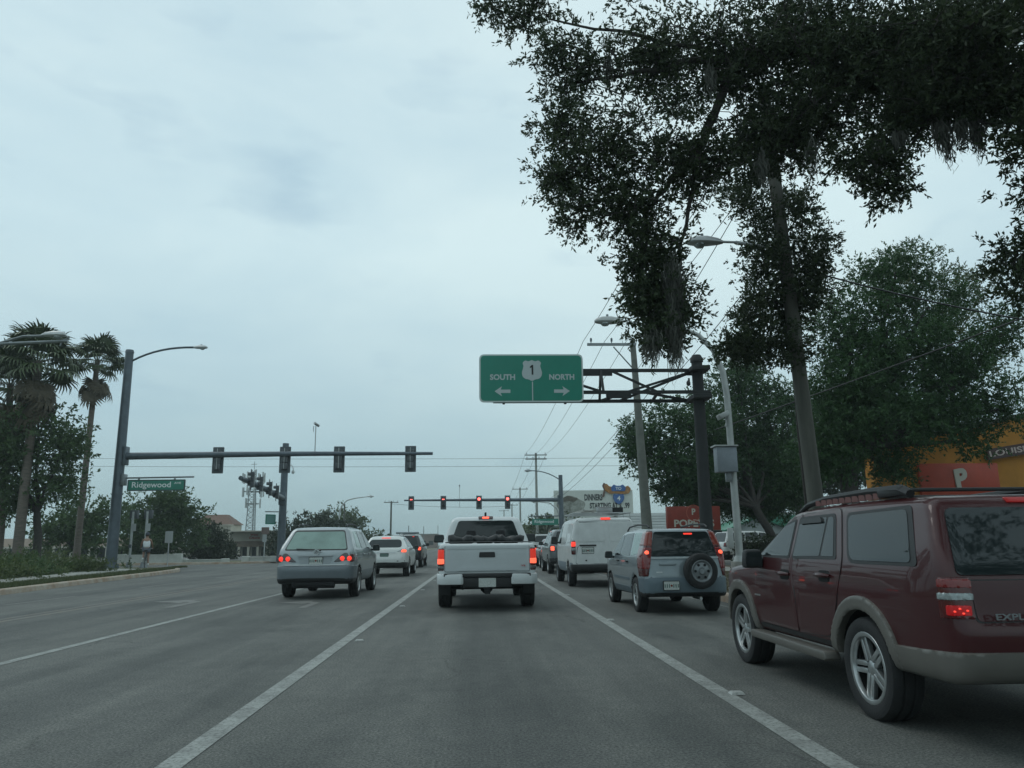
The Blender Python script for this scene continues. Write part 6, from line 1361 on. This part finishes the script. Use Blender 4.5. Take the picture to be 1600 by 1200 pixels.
# scrubby bed under the palms
def shrub_bed():
    r = np.random.default_rng(3)
    for i, (x, y, s_, lb) in enumerate(((-17.6, 27.5, 1.0, 'low green shrub nearest the left edge'), (-18.7, 30.5, 1.15, 'yellowish shrub behind the pavement'), (-19.6, 34, 1.1, 'mid bed shrub before the palm trunks'), (-20.6, 37, 1.15, 'leafy shrub left of the blue signal pole'), (-22.0, 33, 1.4, 'taller dark shrub behind the bed'), (-24, 38.5, 1.5, 'tall shrub under the palms'), (-18.9, 38.6, .8, 'small shrub beside the foot of the blue pole'), (-26, 44, 1.9, 'big dark shrub beyond the palms'), (-28, 40, 2.2, 'large bush at the far left'))):
        ro = thing('shrub', (x, y, .12), lb, 'shrub', 0, 'shrubs in the left bed')
        C = np.c_[r.normal(size=(46, 3))*np.array([1.0, .8, .17])*s_, np.full(46, .3*s_)]; C[:, 2] = np.abs(C[:, 2])+.12*s_
        o = link('foliage', leaves_mesh('foliage', C, M['shrub_leaf'] if i % 3 < 2 else M['far_leaf'], 5200, .13, .05, .3), ro); o['kind'] = 'stuff'
        b = MB()
        for k in range(7): b.tube([(0, 0, -.02), (r.normal()*.3*s_, r.normal()*.3*s_, .4*s_)], [.02, .008], 5)
        b.build('stems', M['bark'], ro)
shrub_bed()
# grass blades along the left verge and weeds on the right one
def blades(name, pts, m, h, label, cat='grass', wd=.012):
    P = np.asarray(pts); n = len(P); a = rng.normal(size=(n, 3))*np.array([.35, .35, 0])+np.array([0, 0, 1]); hh = (h*(.5+rng.random(n)))[:, None]
    b = rng.normal(size=(n, 3)); b[:, 2] = 0; b /= np.linalg.norm(b, axis=1)[:, None]
    V = np.stack([P-b*wd, P+b*wd, P+a*hh], 1).reshape(-1, 3); o = link(name, mesh_np(name, V, np.arange(3*n).reshape(n, 3), m)); o['kind'] = 'stuff'; o['label'] = label; o['category'] = cat
gp = []
for i in range(34000):
    y = 16+28*rng.random()**1.2; x0 = np.interp(y, [0, 14, 22, 29, 36, 40.2, 42.3], [-12.35, -12.6, -12.78, -13.6, -14.3, -14.9, -15.6]); x1 = np.interp(y, [5, 24, 34, 39.5], [-13.9, -14.6, -15.6, -16.0])
    if rng.random() < .62: gp.append((x0-.2+(x1-x0+.25)*rng.random(), y, .135))
    else: gp.append((np.interp(y, [5, 24, 35, 40.5], [-15.5, -16.4, -18.0, -19.8])-3.5*rng.random()**1.4, y, .135))
blades('verge_grass', gp, leaf_mat('grass_blade', (.05, .065, .025), (.10, .115, .05), .2), .09, 'short grass on the left verge beside the kerb')
gp = [(5.15+3.6*rng.random(), 8+26*rng.random(), .135) for _ in range(16000)]
blades('verge_litter', gp, leaf_mat('dry_blade', (.10, .085, .05), (.16, .14, .08), .1), .05, 'dry grass and leaf litter on the right verge')
# ------------------------------------------------------------------ shopping centre on the left
def shopping():
    B = Vector((at(360, 850, 95).x+2.45, 95, .1)); r = thing('supermarket', B, 'cream supermarket with tile roofed tower and red wall lettering', 'building')
    cream = mat('cream_stucco', (.46, .44, .37), .85, noise=(.6, .15)); tile = mat('clay_tile', (.15, .09, .066), .8, noise=(3, .3)); brown = mat('brown_awning', (.20, .155, .12), .8, noise=(2, .2))
    X0, X1 = -5.2, 9.5
    b = MB(); b.box(((X0+X1)/2, 6, 3.0), (X1-X0, 12, 6.0)); b.build('wall', cream, r)
    b = MB(); b.box(((X0+X1)/2, -.02, 6.05), (X1-X0+.2, 12.4, .22)); b.build('parapet', mat('cornice', (.46, .43, .37), .8), r)
    b = MB(); b.box((-10.0, 4, 3.9), (9.6, 9, 7.8)); b.build('tower', cream, r)
    b = MB(); b.add([(-15.3, -1, 7.85), (-4.7, -1, 7.85), (-4.7, 9, 7.85), (-15.3, 9, 7.85), (-12.6, 3, 10.4), (-7.4, 3, 10.4), (-7.4, 5, 10.4), (-12.6, 5, 10.4)], [(3, 2, 1, 0), (0, 1, 5, 4), (1, 2, 6, 5), (2, 3, 7, 6), (3, 0, 4, 7), (4, 5, 6, 7)]); rf = b.build('tower_roof', tile, r)
    b = MB(); b.box((-10, -.8, 7.7), (10.9, .3, .3)); b.build('eaves', mat('cornice', (.46, .43, .37), .8), r)
    b = MB(); b.prism([(-2.6, 2.3), (-.02, 3.7), (-.02, 2.3)], 'x', X0, X1+1.2); b.build('awning', brown, r)
    for i in range(7):
        x = X0+.6+i*2.3
        b = MB(); b.box((x, -2.3, 1.15), (.55, .55, 2.3)); b.build('column', cream, r)
    for i in range(6):
        x = X0+1.75+i*2.3; b = MB(); b.box((x, -.05, 1.15), (1.9, .1, 2.2)); w_ = b.build('window', M['steel_dark'], r)
        b = MB(); b.box((x, -.12, 1.15), (1.75, .04, 2.05)); b.build('pane', M['glass'], w_)
    redm = mat('red_letters', (.34, .035, .03), .5)
    text('Winn', redm, r, (.55, -.1, 5.25), width=1.9, size=.8, bold=.02, depth=.06); text('Dixie', redm, r, (.75, -.1, 4.5), width=2.6, size=.85, bold=.02, depth=.06)
    r.scale = (.47, .47, .47)
    B = Vector((at(140, 850, 90).x, 90, .1)); s = thing('strip_shops', B, 'long low row of shops with a brown canopy behind the trees', 'building')
    b = MB(); b.box((-1, 6, 2.2), (36, 10, 4.4)); b.build('wall', cream, s)
    b = MB(); b.prism([(-2.2, 2.6), (.98, 4.5), (.98, 2.6)], 'x', -19.2, 17.2); b.build('canopy', brown, s)
    b = MB(); b.box((-1, -2.1, 2.5), (36.4, .3, .35)); b.build('canopy_beam', mat('cornice', (.46, .43, .37), .8), s)
    for i in range(10): b = MB(); b.box((-18+i*3.8, -2.0, 1.2), (.45, .45, 2.4)); b.build('column', cream, s)
    for i in range(9):
        b = MB(); b.box((-16.1+i*3.8, .95, 1.2), (3.0, .1, 2.1)); w_ = b.build('window', M['steel_dark'], s)
        b = MB(); b.box((-16.1+i*3.8, .88, 1.2), (2.8, .05, 1.95)); b.build('pane', M['glass'], w_)
    s.scale = (.5, .5, .5)
shopping()
def low_walls():
    m = mat('white_wall', (.50, .51, .48), .8, noise=(2, .2)); 
    for (x0, x1, y, h, lb) in ((at(384, 880, 58.7).x, -14.9, 58.7, .30, 'low white wall at the foot of the far left pole'), (at(288, 880, 58.9).x, at(352, 880, 58.9).x, 58.9, .16, 'low white kerb wall in front of the supermarket'), (at(190, 880, 58.5).x, at(278, 880, 58.5).x, 58.5, .55, 'stepped white wall behind the cyclist')):
        r = thing('low_wall', ((x0+x1)/2, y, .1), lb, 'wall', 0, 'low white walls beyond the cross street'); L = x1-x0
        b = MB(); b.box((0, 0, h/2), (L, .3, h)); b.build('wall_body', m, r)
        b = MB(); b.box((0, 0, h+.03), (L+.1, .38, .07)); b.build('coping', m, r)
        for x in (-L/2, L/2): b = MB(); b.box((x, 0, h/2+.05), (.5, .46, h+.12)); b.build('pier', m, r, bevel=.03)
low_walls()
def tower():
    B = Vector((at(391, 850, 200).x, 200, .1)); r = thing('lattice_tower', B, 'lattice phone tower rising behind the supermarket', 'mast')
    H = 16.0; w0, w1 = 1.25, .6; legs = [(math.cos(a), math.sin(a)) for a in (R(90), R(210), R(330))]
    def P(i, t): w_ = w0+(w1-w0)*t; return Vector((legs[i][0]*w_, legs[i][1]*w_, H*t))
    for i in range(3): b = MB(); b.tube([P(i, 0)-Vector((0, 0, .1)), P(i, 1)], [.12, .09], 6); b.build('leg', M['steel_grey'], r)
    b = MB()
    for k in range(16):
        for i in range(3):
            j = (i+1) % 3; b.tube([P(i, k/16), P(j, (k+1)/16)], .035, 4); b.tube([P(j, k/16), P(i, (k+1)/16)], .035, 4); b.tube([P(i, k/16), P(j, k/16)], .03, 4)
    o = b.build('lattice', M['steel_grey'], r); o['kind'] = 'stuff'
    pm = MB(); pm.box((0, 0, 0), (.28, .2, 1.9)); pme = pm.mesh('antenna_panel', M['alum'])
    for z, n, rad in ((14.2, 12, 2.0), (11.6, 9, 1.9), (9.2, 5, 1.4)):
        b = MB(); b.tube([(rad*math.cos(2*PI*i/12), rad*math.sin(2*PI*i/12), z) for i in range(13)], .07, 5)
        for i in range(3): b.tube([(0, 0, z), (rad*math.cos(2*PI*i/3), rad*math.sin(2*PI*i/3), z)], .07, 5)
        b.build('antenna_ring', M['steel_grey'], r)
        for i in range(n): a = 2*PI*i/n+.2; link('antenna_panel', pme, r, (rad*1.1*math.cos(a), rad*1.1*math.sin(a), z+random.uniform(-.2, .3)), (0, 0, a))
    b = MB(); b.tube([(0, 0, 16), (0, 0, 17.6)], .06, 5); b.tube([(-.7, 0, 17.0), (.5, 0, 17.1)], .05, 4); b.build('whip_antenna', M['steel_grey'], r)
    r.scale = (1.2, 1.2, 1.26)
tower()
# pedestrian posts, small signs
def post_sign(label, base, H, w_, h_, m, nm='sign_post', cat='sign', face=None, pr=.035):
    r = thing(nm, base, label, cat, 0, 'small signs round the crossing'); b = MB(); b.tube([(0, 0, -.05), (0, 0, H)], pr, 8); b.build('post', M['alum'], r)
    b = MB(); b.prism(fillet([(-w_/2, H-h_), (w_/2, H-h_), (w_/2, H+.02), (-w_/2, H+.02)], .04), 'y', -.06, -.035); b.build('plate', m, r); return r
pale = mat('sign_back', (.36, .38, .38), .5, .3)
post_sign('white rectangular sign post right of the cyclist', (-17.35, 45.2, 0.02), 2.05, .42, .62, pale)
post_sign('square sign post before the supermarket lettering', (-17.6, 66, .12), 2.6, .62, .55, mat('brown_sign', (.14, .10, .09), .6))
post_sign('small sign post just left of the far signal pole', (-15.6, 58.4, .12), 1.9, .3, .5, pale)
def ped_pole(label, x, y, H):
    r = thing('pedestrian_signal', (x, y, .14), label, 'signal post', 0, 'pedestrian signal posts on the left corner')
    b = MB(); b.tube([(0, 0, -.03), (0, 0, H)], .065, 10); b.build('post', M['alum'], r, True)
    b = MB(); b.tube([(0, 0, 0), (0, 0, .3)], [.2, .14], 10); b.build('base', M['steel_grey'], r, True)
    b = MB(); b.box((.02, .12, H-.15), (.42, .24, .46)); b.build('signal_head', M['sig_housing'], r, True, bevel=.02)
    b = MB(); b.box((.0, -.09, 1.15), (.12, .1, .18)); b.build('push_button', M['sig_back'], r)
    b = MB(); b.box((.12, -.10, H-.85), (.25, .03, .40)); b.build('notice', pale, r)
ped_pole('left pedestrian signal post beside the blue pole', -19.0, 44.2, 3.0); ped_pole('right pedestrian signal post nearest the cyclist', -18.15, 44.0, 3.0)
far = MB()
L2 = thing('street_lamp', (-18.5, 105, .1), 'far pale street lamp arching over the silver SUV', 'street lamp')
b = MB(); b.tube([(0, 0, -.05), (0, 0, 5.2), (.25, 0, 6.2), (.9, 0, 6.9), (1.9, 0, 7.2), (3.6, 0, 7.4)], [.11, .1, .09, .08, .07, .05], 8); b.build('pole', M['alum'], L2, True); cobra(L2, (4.0, 0, 7.4), 0, M['alum'], 1.1)
L3 = thing('street_lamp', (9.7, 96, .1), 'far curved street lamp right of the tall utility pole', 'street lamp')
b = MB(); b.tube([(0, 0, -.05), (0, 0, 4.2), (-.3, 0, 5.2), (-1.2, 0, 5.9), (-2.6, 0, 6.05)], [.11, .1, .09, .07, .05], 8); b.build('pole', M['alum'], L3, True); cobra(L3, (-3.0, 0, 6.05), PI, M['alum'], 1.0)
# spiky plant by the small street sign
sp = thing('spiky_palm', (7.6, 92, .1), 'spiky palm like plant under the far street sign', 'plant')
fsp = MB()
fsp.add([(0, -.05, 0), (.9, -.09, .9), (1.6, -.05, 1.3), (2.3, 0, 1.2), (1.6, .05, 1.3), (.9, .09, .9), (0, .05, 0)], [(0, 1, 5, 6), (1, 2, 4, 5), (2, 3, 4)])
fsm = fsp.mesh('leaf_blade', mat('blade_green', (.04, .055, .03), .5), fix=False)
for i in range(26): o = link('leaf_blade', fsm, sp, (0, 0, 1.0+.3*random.random()), (0, random.uniform(-.75, .5), i*2.4)); o.scale = (1.15,)*3
b = MB(); b.tube([(0, 0, -.05), (0, 0, 1.3)], [.25, .2], 10); b.build('trunk', M['bark'], sp)
# distant street: low buildings, barrels
for (x, y, w_, h_, c_, lb) in ((-9.6-9, 250, 10, 4.2, (.22, .16, .14), 'far brick building at the end of the left side'), (-20, 205, 8, 3.4, (.26, .24, .22), 'far low grey building left of the street'), (14, 200, 12, 5.5, (.30, .30, .28), 'far pale building right of the street')):
    r = thing('far_building', (x, y, .1), lb, 'building'); mm = mat('far_wall', c_, .85, noise=(.5, .25)); b = MB(); b.box((0, 5, h_/2), (w_, 10, h_)); b.build('wall', mm, r); b = MB(); b.box((0, 5, h_+.1), (w_+.6, 10.6, .25)); b.build('roof', M['conc_pole'], r)
    for i in range(int(w_//2.4)): b = MB(); b.box((-w_/2+1.4+i*2.3, -.05, 1.6), (1.4, .12, 1.3)); b.build('window', M['glass'], r)
bm_ = MB(); bm_.lathe([(.28, 0), (.28, .1), (.24, .12), (.22, .95), (.1, 1.0), (0, 1.0)], 12); bme = bm_.mesh('barrel_body', mat('barrel_orange', (.40, .10, .04), .6), True)
bw_ = MB(); bw_.lathe([(.243, 0), (.243, .12)], 12); bwm = bw_.mesh('white_band', M['sign_white'], True)
for i in range(5):
    r = thing('traffic_barrel', (-9.6+.9*(i % 4)*.9, 84+i*5.5, .0), 'orange and white traffic barrel far down the street on the left', 'barrel', 0, 'barrels beyond the junction'); link('barrel_body', bme, r)
    for z in (.25, .6): link('white_band', bwm, r, (0, 0, z))
for x, y, h_, lb in ((-12.5, 140, 4.5, 'nearest slim post far down the left side'), (-12.0, 170, 5.0, 'second slim post far down the left side'), (-10.8, 205, 6, 'farthest slim post on the left near the vanishing street'), (5.9, 118, 4., 'slim post far down the right side')):
    upole(lb, (x, y, .0 if x < 0 else .1), h_, .09, .07, m='steel_grey', group='slim posts far down the street')
# ------------------------------------------------------------------ cyclist and bicycle
def bicycle(loc, rz):
    r = thing('bicycle', loc, 'bicycle ridden by the person in the white shirt', 'bicycle', rz)
    k = mat('bike_frame', (.05, .06, .07), .4, .3)
    wv = MB(); wv.lathe([(.31, -.018), (.345, 0), (.31, .018), (.305, 0), (.31, -.018)], 28, 'x'); tm = wv.mesh('tyre', M['rubber'], True)
    sp_ = MB(); sp_.lathe([(.295, -.012), (.31, 0), (.295, .012), (.29, 0), (.295, -.012)], 28, 'x')
    for i in range(14): a = 2*PI*i/14; sp_.tube([(0, 0, 0), (0, .3*math.cos(a), .3*math.sin(a))], .004, 4)
    sp_.tube([(-.05, 0, 0), (.05, 0, 0)], .03, 8); sm_ = sp_.mesh('wheel', M['alloy'])
    for y in (0, 1.05):
        w_ = link('wheel', sm_, r, (0, y, .345)); link('tyre', tm, w_)
    b = MB(); A = (0, 0, .345); Bt = (0, .42, .30); S = (0, .27, .80); Hd = (0, .86, .85); Fk = (0, 1.05, .345)
    for p, q in ((Bt, S), (Bt, Hd), (S, Hd), (S, A), (Bt, A)): b.tube([p, q], .02, 6)
    for sg in (-1, 1): b.tube([(0, .88, .72), (sg*.05, .95, .58), (sg*.05, 1.05, .345)], .014, 6)
    b.tube([S, (0, .25, .9)], .015, 6); b.tube([Hd, (0, .83, 1.0)], .018, 6); b.build('frame', k, r, True)
    b = MB(); b.prism(fillet([(-.08, .10), (.08, .10), (.03, .42), (-.03, .42)], .03), 'z', .89, .95); b.build('saddle', M['black'], r, True, bevel=.012)
    b = MB(); b.tube([(-.30, .76, 1.02), (-.15, .84, 1.0), (.15, .84, 1.0), (.30, .76, 1.02)], .014, 6); b.build('handlebar', M['alloy'], r, True)
    b = MB(); b.tube([(-.09, .42, .30), (.09, .42, .30)], .015, 6); b.tube([(.09, .42, .30), (.09, .50, .15)], .012, 6); b.tube([(-.09, .42, .30), (-.09, .34, .45)], .012, 6); b.box((.14, .50, .15), (.10, .09, .025)); b.box((-.14, .34, .45), (.10, .09, .025)); b.build('crank', M['alloy'], r)
    return r
def skin(name, verts, edges, radii, m, parent, root=0, sub=2):
    me = bpy.data.meshes.new(name); me.from_pydata(verts, edges, []); o = bpy.data.objects.new(name, me); COL.objects.link(o)
    md = o.modifiers.new('s', 'SKIN'); 
    for v, rr in zip(me.skin_vertices[0].data if me.skin_vertices else [], radii): v.radius = (rr, rr) if not hasattr(rr, '__len__') else rr
    if not me.skin_vertices:
        return o
    me.skin_vertices[0].data[root].use_root = True
    sb = o.modifiers.new('u', 'SUBSURF'); sb.levels = sub; sb.render_levels = sub
    dg = bpy.context.evaluated_depsgraph_get(); nm = bpy.data.meshes.new_from_object(o.evaluated_get(dg)); bpy.data.objects.remove(o)
    nm.name = name; nm.materials.clear(); nm.materials.append(m); nm.polygons.foreach_set('use_smooth', [True]*len(nm.polygons))
    return link(name, nm, parent)
def person(loc, rz):
    r = thing('person', loc, 'person in white sleeveless shirt and cap riding a bicycle at the corner', 'person', rz)
    skinm = mat('skin', (.28, .17, .12), .6, noise=(8, .1)); shirt = mat('white_cloth', (.58, .60, .62), .85, noise=(6, .15)); short = mat('dark_shorts', (.10, .11, .13), .85)
    V = [(0, .26, 1.00), (0, .29, 1.16), (0, .36, 1.36), (0, .41, 1.50), (0, .44, 1.58), (0, .47, 1.66), (0, .48, 1.76)]
    E_ = [(i, i+1) for i in range(6)]; rr = [(.14, .12), (.14, .11), (.17, .11), (.10, .08), .055, .085, .085]
    def chain(start, pts, rads):
        p = start
        for q, k in zip(pts, rads): V.append(q); rr.append(k); E_.append((p, len(V)-1)); p = len(V)-1
        return p
    for sg in (-1, 1):
        chain(3, [(sg*.19, .40, 1.46), (sg*.26, .52, 1.24), (sg*.29, .70, 1.08), (sg*.29, .765, 1.04)], [.06, .046, .036, .03])
    kn = {1: ((.12, .60, .78), (.12, .46, .46), (.13, .44, .24), (.135, .53, .19)), -1: ((-.12, .64, .92), (-.12, .50, .66), (-.13, .31, .54), (-.135, .38, .49))}
    for sg in (-1, 1): chain(0, [(sg*.10, .28, .96), kn[sg][0], kn[sg][1], kn[sg][2], kn[sg][3]], [.095, .072, .055, .038, .032])
    body = skin('body', V, E_, rr, skinm, r)
    tv = [(0, .26, 1.02), (0, .29, 1.16), (0, .36, 1.36), (0, .41, 1.49), (-.15, .39, 1.44), (.15, .39, 1.44)]
    skin('shirt', tv, [(0, 1), (1, 2), (2, 3), (2, 4), (2, 5)], [(.19, .15), (.19, .14), (.21, .14), (.09, .08), .085, .085], shirt, r)
    sv = [(0, .26, 1.0), (.10, .30, .96), (-.10, .30, .98), (.12, .52, .84), (-.12, .55, .94)]
    skin('shorts', sv, [(0, 1), (0, 2), (1, 3), (2, 4)], [(.16, .13), .115, .115, .095, .095], short, r)
    for sg in (-1, 1):
        kx = kn[sg]; b = MB(); p = Vector(kx[2]); q = Vector(kx[3]); b.box((p+q)/2+Vector((0, .02, -.02)), (.09, .25, .08)); b.build('shoe', M['sign_white'], r, True, bevel=.02)
        h0 = Vector((sg*.29, .775, 1.035)); hv = [tuple(h0)]; he = []; hr = [.032]
        for k in range(4):
            bx = h0+Vector((-sg*.03+sg*.02*k, .03, .0)); i0 = len(hv); hv += [tuple(bx+Vector((0, .03, .005))), tuple(bx+Vector((0, .05, -.025))), tuple(bx+Vector((0, .03, -.045)))]; he += [(0, i0), (i0, i0+1), (i0+1, i0+2)]; hr += [.010, .009, .008]
        i0 = len(hv); hv += [tuple(h0+Vector((-sg*.04, .0, -.01))), tuple(h0+Vector((-sg*.055, .03, -.03)))]; he += [(0, i0), (i0, i0+1)]; hr += [.011, .009]
        skin('hand', hv, he, hr, skinm, r, sub=1)
    b = MB(); b.lathe([(0, .13), (.05, .122), (.09, .08), (.105, .02), (.105, -.01), (.09, -.02)], 16, 'z', (0, .475, 1.755)); b.box((0, .60, 1.75), (.14, .12, .015)); b.build('cap', mat('cap', (.05, .06, .08), .8), r, True)
    b = MB(); b.lathe([(.092, -.06), (.10, .0), (.09, .03)], 14, 'z', (0, .465, 1.72)); b.build('hair', mat('hair', (.03, .022, .016), .8), r, True)
    for sg in (-1, 1): b = MB(); b.box((sg*.092, .49, 1.70), (.02, .035, .06)); b.build('ear', skinm, r, True, bevel=.008)
    b = MB(); b.box((0, .572, 1.69), (.025, .03, .045), taper=.6); b.build('nose', skinm, r, True, bevel=.006)
    return r
cy = Vector((-18.0, 45.6, 0.0))
cy = Vector((-17.75, 43.2, .142))
bicycle(cy, R(20)); person(cy, R(20))
# ------------------------------------------------------------------ humid air
hz = MB(); hz.box((0, 430, 15.5), (420, 1000, 33)); HZ = hz.build('haze', bpy.data.materials.new('haze'))
HZ['kind'] = 'stuff'
hm = HZ.data.materials[0]; hm.use_nodes = True; ht = hm.node_tree; ht.nodes.clear()
ho = ht.nodes.new('ShaderNodeOutputMaterial'); hv_ = ht.nodes.new('ShaderNodeVolumePrincipled'); hv_.inputs['Density'].default_value = .0008; hv_.inputs['Color'].default_value = (.80, .90, .90, 1); hv_.inputs['Anisotropy'].default_value = .2
ht.links.new(hv_.outputs[0], ho.inputs['Volume'])
